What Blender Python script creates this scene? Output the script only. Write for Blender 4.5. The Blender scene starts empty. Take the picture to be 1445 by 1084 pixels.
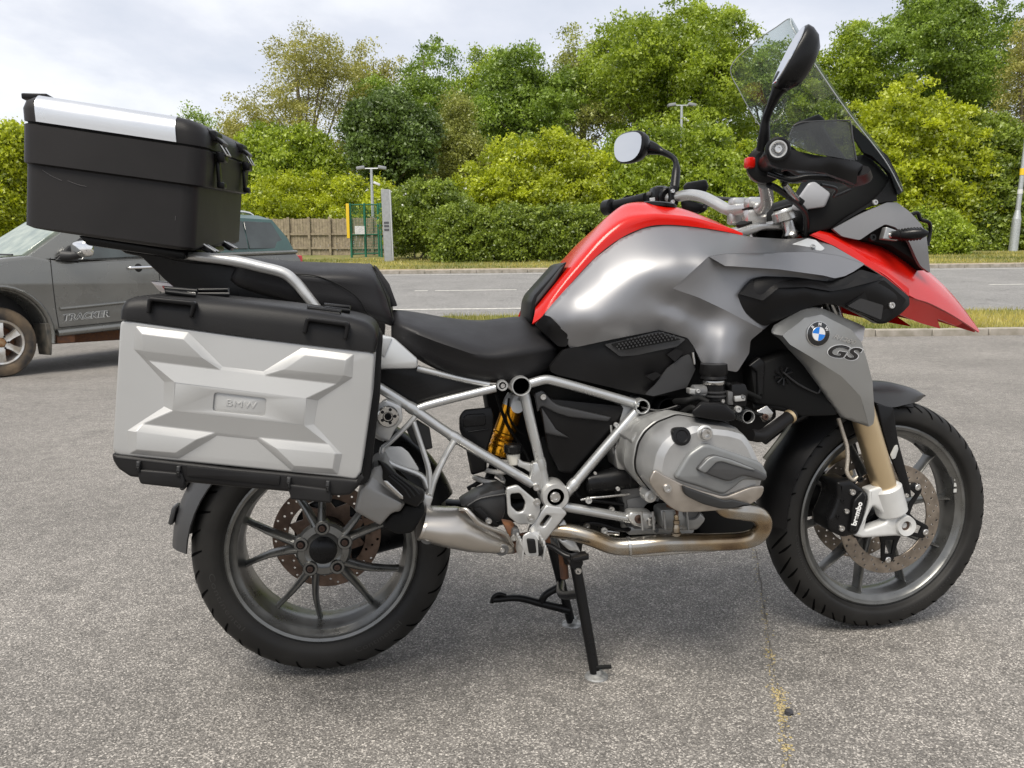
import bpy, bmesh, math, random
import numpy as np
from mathutils import Vector, Matrix
scene = bpy.context.scene
COL = scene.collection
PI = math.pi
rng = np.random.default_rng(7)

# ---------------------------------------------------------------- camera
IW, IH = 1445.0, 1084.0                      # photograph size used for measuring
CAM_P = np.array([0.1886, -1.9571, 0.962])
CAM_YAW, CAM_PITCH, CAM_ROLL, CAM_F = 0.1486, 0.123, -0.0109, 1101.0
FW = np.array([math.sin(CAM_YAW)*math.cos(CAM_PITCH), math.cos(CAM_YAW)*math.cos(CAM_PITCH), -math.sin(CAM_PITCH)])
_r = np.array([math.cos(CAM_YAW), -math.sin(CAM_YAW), 0.0]); _u = np.cross(_r, FW)
RT = math.cos(CAM_ROLL)*_r + math.sin(CAM_ROLL)*_u
UP = -math.sin(CAM_ROLL)*_r + math.cos(CAM_ROLL)*_u
FH = np.array([math.sin(CAM_YAW), math.cos(CAM_YAW), 0.0]); RH = _r
cd = bpy.data.cameras.new('camera'); cam = bpy.data.objects.new('camera', cd); COL.objects.link(cam)
cam.matrix_world = Matrix(((RT[0], UP[0], -FW[0], CAM_P[0]), (RT[1], UP[1], -FW[1], CAM_P[1]), (RT[2], UP[2], -FW[2], CAM_P[2]), (0, 0, 0, 1)))
cd.sensor_width = 36.0; cd.lens = 36.0*CAM_F/IW; cd.clip_start = 0.05; cd.clip_end = 3000
scene.camera = cam

# ---------------------------------------------------------------- sky, sun, exposure
SUN_EL, SUN_AZ = math.radians(58), math.radians(215)      # azimuth clockwise from +Y
wd = bpy.data.worlds.new('World'); scene.world = wd; wd.use_nodes = True
nt = wd.node_tree; nt.nodes.clear()
def wn(t, **k):
    n = nt.nodes.new(t)
    for a, b in k.items(): setattr(n, a, b)
    return n
wo = wn('ShaderNodeOutputWorld'); bg = wn('ShaderNodeBackground'); sky = wn('ShaderNodeTexSky')
sky.sky_type = 'NISHITA'; sky.sun_disc = False; sky.sun_elevation = SUN_EL; sky.sun_rotation = SUN_AZ
tc = wn('ShaderNodeTexCoord'); sep = wn('ShaderNodeSeparateXYZ'); nt.links.new(tc.outputs['Generated'], sep.inputs[0])
zc = wn('ShaderNodeMath', operation='MAXIMUM'); zc.inputs[1].default_value = 0.0; nt.links.new(sep.outputs['Z'], zc.inputs[0])
za = wn('ShaderNodeMath', operation='ADD'); za.inputs[1].default_value = 0.22; nt.links.new(zc.outputs[0], za.inputs[0])
dx = wn('ShaderNodeMath', operation='DIVIDE'); dy = wn('ShaderNodeMath', operation='DIVIDE')
nt.links.new(sep.outputs['X'], dx.inputs[0]); nt.links.new(za.outputs[0], dx.inputs[1])
nt.links.new(sep.outputs['Y'], dy.inputs[0]); nt.links.new(za.outputs[0], dy.inputs[1])
cmb = wn('ShaderNodeCombineXYZ'); nt.links.new(dx.outputs[0], cmb.inputs[0]); nt.links.new(dy.outputs[0], cmb.inputs[1])
nz = wn('ShaderNodeTexNoise'); nz.inputs['Scale'].default_value = 1.15; nz.inputs['Detail'].default_value = 9; nz.inputs['Roughness'].default_value = 0.55; nz.inputs['Distortion'].default_value = 0.15
nt.links.new(cmb.outputs[0], nz.inputs['Vector'])
cr = wn('ShaderNodeValToRGB'); nt.links.new(nz.outputs['Fac'], cr.inputs[0])
cr.color_ramp.elements[0].position = 0.33; cr.color_ramp.elements[0].color = (0.62, 0.66, 0.74, 1)
cr.color_ramp.elements[1].position = 0.66; cr.color_ramp.elements[1].color = (1, 1, 1, 1)
e = cr.color_ramp.elements.new(0.47); e.color = (0.76, 0.78, 0.84, 1)
e = cr.color_ramp.elements.new(0.55); e.color = (0.90, 0.91, 0.94, 1)
sc = wn('ShaderNodeMix', data_type='RGBA', blend_type='MULTIPLY'); sc.inputs['Factor'].default_value = 1
nt.links.new(cr.outputs[0], sc.inputs['A']); sc.inputs['B'].default_value = (3.85, 3.85, 3.87, 1)
mx = wn('ShaderNodeMix', data_type='RGBA'); mx.inputs['Factor'].default_value = 0.93
nt.links.new(sky.outputs[0], mx.inputs['A']); nt.links.new(sc.outputs['Result'], mx.inputs['B'])
nt.links.new(mx.outputs['Result'], bg.inputs[0]); bg.inputs[1].default_value = 0.1
nt.links.new(bg.outputs[0], wo.inputs[0])
sd = bpy.data.lights.new('sun', 'SUN'); sd.energy = 1.5; sd.angle = math.radians(30); sd.color = (1.0, 0.935, 0.83)
so = bpy.data.objects.new('sun', sd); COL.objects.link(so)
sdir = Vector((math.sin(SUN_AZ)*math.cos(SUN_EL), math.cos(SUN_AZ)*math.cos(SUN_EL), math.sin(SUN_EL)))
so.rotation_euler = sdir.to_track_quat('Z', 'Y').to_euler(); so.location = (0, 0, 30)
vs = scene.view_settings; vs.view_transform = 'Standard'; vs.look = 'None'; vs.exposure = 1.5; vs.gamma = 1.0
try: vs.use_curve_mapping = False
except Exception: pass

# ---------------------------------------------------------------- materials
MATS = {}
def mat(name, color, rough=0.5, metal=0.0, var=0.0, vscale=30.0, bump=0.0, bscale=200.0, coat=0.0, rvar=0.0, color2=None, spec=0.5, coat_rough=0.05, detail=4.0):
    if name in MATS: return MATS[name]
    m = bpy.data.materials.new(name); m.use_nodes = True; t = m.node_tree; b = t.nodes['Principled BSDF']
    b.inputs['Base Color'].default_value = (*color, 1); b.inputs['Roughness'].default_value = rough; b.inputs['Metallic'].default_value = metal
    b.inputs['Coat Weight'].default_value = coat; b.inputs['Coat Roughness'].default_value = coat_rough; b.inputs['Specular IOR Level'].default_value = spec
    if var or color2 or rvar or bump:
        co = t.nodes.new('ShaderNodeTexCoord')
    if var or color2 or rvar:
        n = t.nodes.new('ShaderNodeTexNoise'); n.inputs['Scale'].default_value = vscale; n.inputs['Detail'].default_value = detail
        t.links.new(co.outputs['Object'], n.inputs['Vector'])
    if var or color2:
        r = t.nodes.new('ShaderNodeValToRGB'); t.links.new(n.outputs['Fac'], r.inputs[0])
        c2 = color2 or tuple(min(1, c*(1+var)) for c in color); c1 = color if color2 else tuple(c*(1-var) for c in color)
        r.color_ramp.elements[0].position = 0.35; r.color_ramp.elements[1].position = 0.65
        r.color_ramp.elements[0].color = (*c1, 1); r.color_ramp.elements[1].color = (*c2, 1)
        t.links.new(r.outputs[0], b.inputs['Base Color'])
    if rvar:
        mr = t.nodes.new('ShaderNodeMapRange'); t.links.new(n.outputs['Fac'], mr.inputs[0])
        mr.inputs[1].default_value = 0.3; mr.inputs[2].default_value = 0.7
        mr.inputs[3].default_value = max(0.02, rough-rvar); mr.inputs[4].default_value = min(1, rough+rvar)
        t.links.new(mr.outputs[0], b.inputs['Roughness'])
    if bump:
        n2 = t.nodes.new('ShaderNodeTexNoise'); n2.inputs['Scale'].default_value = bscale; n2.inputs['Detail'].default_value = 3
        t.links.new(co.outputs['Object'], n2.inputs['Vector'])
        bp = t.nodes.new('ShaderNodeBump'); bp.inputs['Strength'].default_value = bump; bp.inputs['Distance'].default_value = 0.002
        t.links.new(n2.outputs['Fac'], bp.inputs['Height']); t.links.new(bp.outputs[0], b.inputs['Normal'])
    MATS[name] = m; return m

def glass_mat(name, color, rough=0.02, alpha_mix=0.5, fres=1.45):
    """thin sheet: tinted transparency plus fresnel gloss"""
    if name in MATS: return MATS[name]
    m = bpy.data.materials.new(name); m.use_nodes = True; t = m.node_tree; t.nodes.clear()
    o = t.nodes.new('ShaderNodeOutputMaterial'); tr = t.nodes.new('ShaderNodeBsdfTransparent'); tr.inputs[0].default_value = (*color, 1)
    gl = t.nodes.new('ShaderNodeBsdfGlossy'); gl.inputs['Roughness'].default_value = rough
    lw = t.nodes.new('ShaderNodeLayerWeight'); lw.inputs['Blend'].default_value = 0.5
    pw = t.nodes.new('ShaderNodeMath'); pw.operation = 'POWER'; pw.inputs[1].default_value = 4.0; t.links.new(lw.outputs['Facing'], pw.inputs[0])
    fr = t.nodes.new('ShaderNodeMath'); fr.operation = 'MULTIPLY_ADD'; fr.inputs[1].default_value = 0.55; fr.inputs[2].default_value = 0.03; t.links.new(pw.outputs[0], fr.inputs[0])
    mxs = t.nodes.new('ShaderNodeMixShader'); t.links.new(fr.outputs[0], mxs.inputs[0]); t.links.new(tr.outputs[0], mxs.inputs[1]); t.links.new(gl.outputs[0], mxs.inputs[2])
    df = t.nodes.new('ShaderNodeBsdfDiffuse'); df.inputs[0].default_value = (0.4, 0.42, 0.42, 1)
    m2 = t.nodes.new('ShaderNodeMixShader'); m2.inputs[0].default_value = alpha_mix
    t.links.new(mxs.outputs[0], m2.inputs[1]); t.links.new(df.outputs[0], m2.inputs[2]); t.links.new(m2.outputs[0], o.inputs[0])
    MATS[name] = m; return m

# ---------------------------------------------------------------- scene tree helpers
def tag(o, label=None, cat=None, group=None, kind=None):
    if label: o['label'] = label
    if cat: o['category'] = cat
    if group: o['group'] = group
    if kind: o['kind'] = kind
    return o
def empty(name, loc=(0, 0, 0), rotz=0.0):
    o = bpy.data.objects.new(name, None); COL.objects.link(o); o.location = loc; o.rotation_euler = (0, 0, rotz); o.empty_display_size = 0.1
    return o
def link(name, me, m=None, parent=None):
    o = bpy.data.objects.new(name, me); COL.objects.link(o)
    if m is not None:
        if not me.materials: me.materials.append(m)
    if parent is not None:
        o.parent = parent
        if parent.type == 'EMPTY' and parent.get('world_children', 1): o.matrix_parent_inverse = (Matrix.Translation(parent.location) @ parent.rotation_euler.to_matrix().to_4x4()).inverted()
    return o
def mesh(verts, faces, smooth=35.0):
    me = bpy.data.meshes.new('m'); me.from_pydata([tuple(v) for v in verts], [], [tuple(f) for f in faces]); me.update()
    return shade(me, smooth)
def shade(me, smooth=35.0, fixn=True):
    if fixn:
        bm = bmesh.new(); bm.from_mesh(me); bmesh.ops.remove_doubles(bm, verts=bm.verts, dist=1e-6); bmesh.ops.recalc_face_normals(bm, faces=bm.faces); bm.to_mesh(me); bm.free()
    if smooth:
        me.polygons.foreach_set('use_smooth', [True]*len(me.polygons))
        me.set_sharp_from_angle(angle=math.radians(smooth))
    me.update(); return me
def merge(*mm):
    bm = bmesh.new()
    for m in mm: bm.from_mesh(m)
    me = bpy.data.meshes.new('m'); bm.to_mesh(me); bm.free()
    return me
def obj(name, me, m, parent=None, smooth=None):
    if isinstance(me, (list, tuple)): me = merge(*me)
    if smooth: shade(me, smooth, False)
    return link(name, me, m, parent)

# ---------------------------------------------------------------- measuring helpers
def ray(px, py): return FW + (px-IW/2)/CAM_F*RT - (py-IH/2)/CAM_F*UP
def U(px, py, y, a=0.0, b=0.0, x0=0.0, z0=0.0):
    """point of the sight line through (px,py) on the plane  Y = y + a(X-x0) + b(Z-z0)"""
    v = ray(px, py)
    t = (y + a*(CAM_P[0]-x0) + b*(CAM_P[2]-z0) - CAM_P[1])/(v[1]-a*v[0]-b*v[2])
    return CAM_P + t*v
def proj(P):
    d = np.asarray(P, float)-CAM_P; z = d@FW
    return IW/2+CAM_F*(d@RT)/z, IH/2-CAM_F*(d@UP)/z
class Zoom:
    def __init__(s, x, y, k): s.x, s.y, s.k = x, y, k
    def __call__(s, u, v): return s.x+u/s.k, s.y+v/s.k
    def at(s, u, v, y): return U(*s(u, v), y)
    def pl(s, pts, y): return [U(*s(u, v), y) for u, v in pts]
    def xz(s, pts, y): return [(p[0], p[2]) for p in s.pl(pts, y)]
    def p3(s, pts): return [U(*s(u, v), y) for u, v, y in pts]
ZI = Zoom(0, 0, 1); ZT = Zoom(0, 100, 3.6125); ZP = Zoom(140, 380, 3.388); ZR = Zoom(230, 640, 3.3605); ZF = Zoom(500, 500, 4.5156)
ZE = Zoom(720, 500, 3.6125); ZW = Zoom(1040, 500, 2.7105); ZK = Zoom(720, 240, 3.6125); ZH = Zoom(840, 20, 3.0104); ZB = Zoom(1020, 260, 3.8026)
ZS = Zoom(220, 330, 3.6125); ZC = Zoom(640, 640, 3.188); ZV = Zoom(0, 290, 4.1708); ZG = Zoom(320, 200, 2.7788); ZX = Zoom(1120, 0, 2.169)
ZM = Zoom(500, 620, 4.8167); ZN = Zoom(880, 580, 6.568); ZI2 = Zoom(1040, 160, 5.5577); ZJ = Zoom(850, 180, 4.8167); ZQ = Zoom(1090, 420, 7.225)
ZP1 = Zoom(150, 440, 7.225); ZP2 = Zoom(340, 440, 7.225); ZP3 = Zoom(150, 560, 7.225); ZP4 = Zoom(340, 560, 7.225)

# ---------------------------------------------------------------- shape helpers (all return meshes in world space)
def crom(P, n, closed=False):
    P = np.asarray(P, float)
    if len(P) == 2 and not closed: return P[0]+(P[1]-P[0])*np.linspace(0, 1, n+1)[:, None]
    N = len(P); out = []
    for i in range(N if closed else N-1):
        if closed: p0, p1, p2, p3 = P[(i-1) % N], P[i], P[(i+1) % N], P[(i+2) % N]
        else:
            p1, p2 = P[i], P[i+1]; p0 = P[i-1] if i > 0 else 2*p1-p2; p3 = P[i+2] if i+2 < N else 2*p2-p1
        for k in range(n):
            t = k/n; out.append(0.5*((2*p1)+(-p0+p2)*t+(2*p0-5*p1+4*p2-p3)*t*t+(-p0+3*p1-3*p2+p3)*t**3))
    if not closed: out.append(P[-1])
    return np.array(out)
def fillet(poly, r, n=3):
    """round the corners of a closed 2-D polygon; r scalar or list"""
    P = [np.array(p, float) for p in poly]; N = len(P); out = []
    for i in range(N):
        a, b, c = P[i-1], P[i], P[(i+1) % N]; ri = r[i] if isinstance(r, (list, tuple)) else r
        la, lc = np.linalg.norm(a-b), np.linalg.norm(c-b); d = min(ri, la*0.45, lc*0.45)
        if d < 1e-5: out.append(b); continue
        p, q = b+(a-b)/la*d, b+(c-b)/lc*d
        for k in range(n+1):
            t = k/n; out.append((1-t)**2*p+2*t*(1-t)*b+t*t*q)
    return out
def curve_mesh(splines, thick, bevel, bres=1):
    cu = bpy.data.curves.new('c', 'CURVE'); cu.dimensions = '2D'; cu.fill_mode = 'BOTH'
    for pts in splines:
        s = cu.splines.new('POLY'); s.points.add(len(pts)-1)
        for i, p in enumerate(pts): s.points[i].co = (p[0], p[1], 0, 1)
        s.use_cyclic_u = True
    cu.extrude = max(thick/2-bevel, 0.0); cu.bevel_depth = bevel; cu.bevel_resolution = bres; cu.offset = -bevel
    o = bpy.data.objects.new('c', cu); me = bpy.data.meshes.new_from_object(o)
    bpy.data.objects.remove(o); bpy.data.curves.remove(cu)
    return me
def plate(outline, y0, y1, bevel=0.003, holes=(), a=0.0, b=0.0, ref=None, bres=1, smooth=40):
    """flat part: outline [(x,z)] extruded from y0 (near) to y1 (far); a,b shear y with x,z about ref"""
    me = curve_mesh([outline, *holes], abs(y1-y0), min(bevel, abs(y1-y0)*0.45), bres)
    n = len(me.vertices); co = np.empty(n*3); me.vertices.foreach_get('co', co); co = co.reshape(n, 3)
    new = np.empty_like(co); new[:, 0] = co[:, 0]; new[:, 2] = co[:, 1]; new[:, 1] = (y0+y1)/2 + co[:, 2]
    if ref is None: ref = np.mean(np.array(outline), 0)
    new[:, 1] += a*(co[:, 0]-ref[0])+b*(co[:, 1]-ref[1])
    me.vertices.foreach_set('co', new.ravel()); me.update()
    return shade(me, smooth)
def frame_of(d):
    d = np.asarray(d, float); d = d/np.linalg.norm(d)
    h = np.array([0, 0, 1.0]) if abs(d[2]) < 0.9 else np.array([1.0, 0, 0])
    a = np.cross(h, d); a /= np.linalg.norm(a); return a, np.cross(d, a), d
def tube(pts, r, seg=14, n=6, closed=False, caps=True, flat=1.0, smooth=50, hollow=0.0):
    P = crom(pts, n, closed) if n > 1 and len(pts) > 2 else np.asarray(pts, float)
    N = len(P); rr = np.full(N, float(r)) if np.isscalar(r) else np.interp(np.linspace(0, 1, N), np.linspace(0, 1, len(r)), r)
    T = np.gradient(P, axis=0) if not closed else np.roll(P, -1, 0)-np.roll(P, 1, 0)
    T /= np.linalg.norm(T, axis=1)[:, None]+1e-12
    a, b, _ = frame_of(T[0]); V = []; F = []
    th = np.linspace(0, 2*PI, seg, endpoint=False)
    for i in range(N):
        a = a-T[i]*np.dot(a, T[i]); a /= np.linalg.norm(a); b = np.cross(T[i], a)
        for t in th: V.append(P[i]+rr[i]*(math.cos(t)*a+flat*math.sin(t)*b))
    for i in range(N if closed else N-1):
        j = (i+1) % N
        for k in range(seg): F.append((i*seg+k, i*seg+(k+1) % seg, j*seg+(k+1) % seg, j*seg+k))
    if caps and not closed: F.append(tuple(range(seg))[::-1]); F.append(tuple((N-1)*seg+k for k in range(seg)))
    return mesh(V, F, smooth)
def lathe(prof, c, axis=(0, 1, 0), seg=32, closed=False, smooth=35, caps=True):
    """prof [(radius, offset along axis)]"""
    a, b, d = frame_of(axis); c = np.asarray(c, float); V = []; F = []; n = len(prof)
    th = np.linspace(0, 2*PI, seg, endpoint=False)
    for t in th:
        for (r, o) in prof: V.append(c+d*o+r*(math.cos(t)*a+math.sin(t)*b))
    for i in range(seg):
        j = (i+1) % seg
        for k in range(n if closed else n-1):
            l = (k+1) % n
            F.append((i*n+k, j*n+k, j*n+l, i*n+l))
    if not closed and caps:
        if prof[0][0] > 1e-6: F.append(tuple(i*n for i in range(seg)))
        if prof[-1][0] > 1e-6: F.append(tuple(i*n+n-1 for i in range(seg))[::-1])
    return mesh(V, F, smooth)
def cyl(p0, p1, r, seg=20, bev=0.0, r1=None, smooth=35):
    p0 = np.asarray(p0, float); p1 = np.asarray(p1, float); L = np.linalg.norm(p1-p0); r1 = r if r1 is None else r1
    pr = [(r, 0), (r1, L)] if not bev else [(r-bev, 0), (r, bev), (r1, L-bev), (r1-bev, L)]
    return lathe(pr, p0, p1-p0, seg, smooth=smooth)
def bolt(c, r, axis=(0, -1, 0), h=None):
    h = h or r*0.7
    return lathe([(r, -0.004), (r, h*0.7), (r*0.86, h), (r*0.5, h), (r*0.45, h*0.35), (0.0001, h*0.35)], c, axis, 14)
def loft(secs, caps=True, smooth=40, closed_ring=True, n=1, ncirc=1):
    S = np.array([np.asarray(s, float) for s in secs])
    if ncirc > 1: S = np.array([crom(s, ncirc, True) for s in S])
    if n > 1: S = np.stack([crom(S[:, k], n) for k in range(S.shape[1])], 1)
    A, B = S.shape[:2]; F = []
    for i in range(A-1):
        for k in range(B if closed_ring else B-1): F.append((i*B+k, i*B+(k+1) % B, (i+1)*B+(k+1) % B, (i+1)*B+k))
    if caps: F.append(tuple(range(B))[::-1]); F.append(tuple((A-1)*B+k for k in range(B)))
    return mesh(S.reshape(-1, 3), F, smooth)
def surf(rows, nu=4, nv=4, thick=0.003, mirror=False, smooth=30, both=False, toward=None):
    """smooth sheet through a grid of 3-D points, given thickness away from the viewer side (+Y)"""
    S = np.array([[np.asarray(p, float) for p in r] for r in rows])
    if nu > 1: S = np.stack([crom(S[i], nu) for i in range(S.shape[0])], 0)
    if nv > 1: S = np.stack([crom(S[:, k], nv) for k in range(S.shape[1])], 1)
    A, B = S.shape[:2]
    du = np.gradient(S, axis=1); dv = np.gradient(S, axis=0); N = np.cross(du, dv); N /= np.linalg.norm(N, axis=2)[..., None]+1e-12
    if N[..., 1].mean() < 0: N = -N
    K = S+N*thick; V = np.concatenate([S.reshape(-1, 3), K.reshape(-1, 3)]); F = []; o = A*B
    for i in range(A-1):
        for k in range(B-1):
            q = (i*B+k, i*B+k+1, (i+1)*B+k+1, (i+1)*B+k); F.append(q); F.append(tuple(o+x for x in q[::-1]))
    def edge(l):
        for x, y in zip(l[:-1], l[1:]): F.append((x, y, o+y, o+x))
    edge([k for k in range(B)]); edge([(A-1)*B+k for k in range(B)][::-1]); edge([i*B for i in range(A)][::-1]); edge([i*B+B-1 for i in range(A)])
    if mirror: V = V*np.array([1, -1, 1])
    return mesh(V, F, smooth)
def mirrored(me):
    m = me.copy(); n = len(m.vertices); co = np.empty(n*3); m.vertices.foreach_get('co', co); co[1::3] *= -1; m.vertices.foreach_set('co', co)
    m.flip_normals(); m.update(); return m
def xform(me, M):
    me.transform(M); me.update(); return me
def box(c, size, bev=0.004, rot=None, seg=2):
    bm = bmesh.new(); bmesh.ops.create_cube(bm, size=1)
    bmesh.ops.scale(bm, vec=size, verts=bm.verts)
    if bev: bmesh.ops.bevel(bm, geom=bm.edges[:], offset=bev, segments=seg, affect='EDGES', profile=0.5)
    me = bpy.data.meshes.new('m'); bm.to_mesh(me); bm.free()
    M = Matrix.Translation(Vector(c))
    if rot is not None: M = M @ (rot if isinstance(rot, Matrix) else Matrix.Rotation(rot, 4, 'Y'))
    me.transform(M); return shade(me, 40)
def hexa(P, bev=0.004, seg=2, smooth=40):
    """box from 8 corners: near face 4 (loop), far face 4 (same order)"""
    bm = bmesh.new(); v = [bm.verts.new(tuple(p)) for p in P]
    n = len(P)//2
    bm.faces.new(v[:n]); bm.faces.new(v[n:][::-1])
    for i in range(n): bm.faces.new((v[i], v[n+i], v[n+(i+1) % n], v[(i+1) % n]))
    bmesh.ops.recalc_face_normals(bm, faces=bm.faces)
    if bev: bmesh.ops.bevel(bm, geom=bm.edges[:], offset=bev, segments=seg, affect='EDGES', profile=0.5, clamp_overlap=True)
    me = bpy.data.meshes.new('m'); bm.to_mesh(me); bm.free(); return shade(me, smooth)
def text_mesh(s, size, depth=0.0, shear=0.0, space=1.0, bevel=0.0, offset=0.0, width=None):
    cu = bpy.data.curves.new('t', 'FONT'); cu.body = s; cu.size = size; cu.extrude = depth; cu.shear = shear; cu.space_character = space
    cu.align_x = 'CENTER'; cu.align_y = 'CENTER'; cu.offset = offset; cu.bevel_depth = bevel
    o = bpy.data.objects.new('t', cu); me = bpy.data.meshes.new_from_object(o); bpy.data.objects.remove(o); bpy.data.curves.remove(cu)
    if width and len(me.vertices):
        co = np.array([v.co for v in me.vertices]); w = co[:, 0].max()-co[:, 0].min(); me.transform(Matrix.Scale(width/w, 4, (1, 0, 0)))
    return me
def basis(o, ex, ez):
    """matrix putting local X along ex, local Y along ez (text up), local Z out of the page"""
    ex = np.asarray(ex, float); ex /= np.linalg.norm(ex); ez = np.asarray(ez, float); ez = ez-ex*np.dot(ex, ez); ez /= np.linalg.norm(ez); n = np.cross(ex, ez)
    return Matrix(((ex[0], ez[0], n[0], o[0]), (ex[1], ez[1], n[1], o[1]), (ex[2], ez[2], n[2], o[2]), (0, 0, 0, 1)))
# ================================================================ terrain
D0, D1, SL = 8.5, 14.0, 0.09
def zt(d):
    d = np.asarray(d, float); a = np.clip(d-D0, 0, D1-D0)
    return SL*a*a/(2*(D1-D0)) + SL*np.clip(d-D1, 0, 31) + 0.02*np.clip(d-45, 0, 60)
def W3(x, d, h=0.0):
    p = CAM_P*np.array([1, 1, 0]) + RH*x + FH*d
    return np.array([p[0], p[1], float(zt(d))+h])
def G(px, py):
    v = ray(px, py); t = np.linspace(1, 160, 60000); P = CAM_P+t[:, None]*v; d = (P-CAM_P)@FH
    i = int(np.argmax(P[:, 2]-zt(d) < 0)); return (P[i]-CAM_P)@RH, d[i]
def at_d(px, py, d):
    """point of the sight line at forward distance d"""
    v = ray(px, py); return CAM_P + v*(d/np.dot(v, FH))
def strip(name, x0, x1, d0, d1, h, m, nx=40, nd=24, k=0.0):
    xs = np.linspace(x0, x1, nx+1); ds = np.linspace(d0, d1, nd+1)
    V = [W3(x, d+k*x, h) for d in ds for x in xs]; F = [(i*(nx+1)+j, i*(nx+1)+j+1, (i+1)*(nx+1)+j+1, (i+1)*(nx+1)+j) for i in range(nd) for j in range(nx)]
    return tag(obj(name, mesh(V, F, 60), m), kind='structure')

def asphalt(name, scale, dark, mid, light, bumps, stain=0.25):
    m = bpy.data.materials.new(name); m.use_nodes = True; t = m.node_tree; b = t.nodes['Principled BSDF']; L = t.links.new
    co = t.nodes.new('ShaderNodeTexCoord')
    v = t.nodes.new('ShaderNodeTexVoronoi'); v.inputs['Scale'].default_value = scale; L(co.outputs['Object'], v.inputs['Vector'])
    hs = t.nodes.new('ShaderNodeSeparateColor'); L(v.outputs['Color'], hs.inputs[0])
    r = t.nodes.new('ShaderNodeValToRGB'); L(hs.outputs[0], r.inputs[0]); e = r.color_ramp
    e.elements[0].position = 0.0; e.elements[0].color = (*dark, 1); e.elements[1].position = 1.0; e.elements[1].color = (*light, 1)
    for p, c in ((0.35, tuple(0.5*(a+q) for a, q in zip(dark, mid))), (0.72, mid), (0.88, tuple(0.6*a+0.4*q for a, q in zip(mid, light)))):
        x = e.elements.new(p); x.color = (*c, 1)
    n = t.nodes.new('ShaderNodeTexNoise'); n.inputs['Scale'].default_value = 0.9; n.inputs['Detail'].default_value = 6; L(co.outputs['Object'], n.inputs['Vector'])
    mr = t.nodes.new('ShaderNodeMapRange'); L(n.outputs['Fac'], mr.inputs[0]); mr.inputs[1].default_value = 0.3; mr.inputs[2].default_value = 0.7; mr.inputs[3].default_value = 1-stain; mr.inputs[4].default_value = 1+stain*0.5
    n3 = t.nodes.new('ShaderNodeTexNoise'); n3.inputs['Scale'].default_value = 14; n3.inputs['Detail'].default_value = 5; L(co.outputs['Object'], n3.inputs['Vector'])
    m3 = t.nodes.new('ShaderNodeMapRange'); L(n3.outputs['Fac'], m3.inputs[0]); m3.inputs[1].default_value = 0.3; m3.inputs[2].default_value = 0.7; m3.inputs[3].default_value = 0.82; m3.inputs[4].default_value = 1.12
    n4 = t.nodes.new('ShaderNodeTexNoise'); n4.inputs['Scale'].default_value = 2.3; n4.inputs['Detail'].default_value = 3; n4.inputs['Roughness'].default_value = 0.65; L(co.outputs['Object'], n4.inputs['Vector'])
    m4 = t.nodes.new('ShaderNodeMapRange'); L(n4.outputs['Fac'], m4.inputs[0]); m4.inputs[1].default_value = 0.60; m4.inputs[2].default_value = 0.74; m4.inputs[3].default_value = 1.0; m4.inputs[4].default_value = 0.72
    pn = t.nodes.new('ShaderNodeMath'); pn.operation = 'MULTIPLY'; L(mr.outputs[0], pn.inputs[0]); L(m4.outputs[0], pn.inputs[1])
    pm = t.nodes.new('ShaderNodeMath'); pm.operation = 'MULTIPLY'; L(pn.outputs[0], pm.inputs[0]); L(m3.outputs[0], pm.inputs[1])
    mm = t.nodes.new('ShaderNodeMix'); mm.data_type = 'RGBA'; mm.blend_type = 'MULTIPLY'; mm.inputs['Factor'].default_value = 1; L(r.outputs[0], mm.inputs['A']); L(pm.outputs[0], mm.inputs['B'])
    L(mm.outputs['Result'], b.inputs['Base Color'])
    v2 = t.nodes.new('ShaderNodeTexVoronoi'); v2.inputs['Scale'].default_value = scale*0.8; L(co.outputs['Object'], v2.inputs['Vector'])
    bp = t.nodes.new('ShaderNodeBump'); bp.inputs['Strength'].default_value = bumps; bp.inputs['Distance'].default_value = 0.004; bp.invert = True
    L(v2.outputs['Distance'], bp.inputs['Height']); L(bp.outputs[0], b.inputs['Normal']); b.inputs['Roughness'].default_value = 0.85
    return m
M_park = asphalt('car_park_asphalt', 300, (0.090, 0.084, 0.077), (0.215, 0.201, 0.184), (0.54, 0.505, 0.46), 0.6, 0.2)
M_road = asphalt('road_asphalt', 90, (0.135, 0.132, 0.128), (0.225, 0.22, 0.213), (0.36, 0.35, 0.335), 0.4, 0.15)
M_soil = mat('dry_soil', (0.30, 0.22, 0.12), 0.9, var=0.35, vscale=4, bump=0.6, bscale=30)
M_kerb = mat('kerb_concrete', (0.33, 0.30, 0.26), 0.9, color2=(0.22, 0.20, 0.16), vscale=6, bump=0.5, bscale=60)
M_turf = mat('turf', (0.10, 0.125, 0.020), 0.9, color2=(0.22, 0.18, 0.065), vscale=1.6, bump=0.7, bscale=40, detail=8)
M_line = mat('road_paint', (0.72, 0.70, 0.64), 0.7, color2=(0.42, 0.41, 0.38), vscale=12, detail=8)

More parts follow.
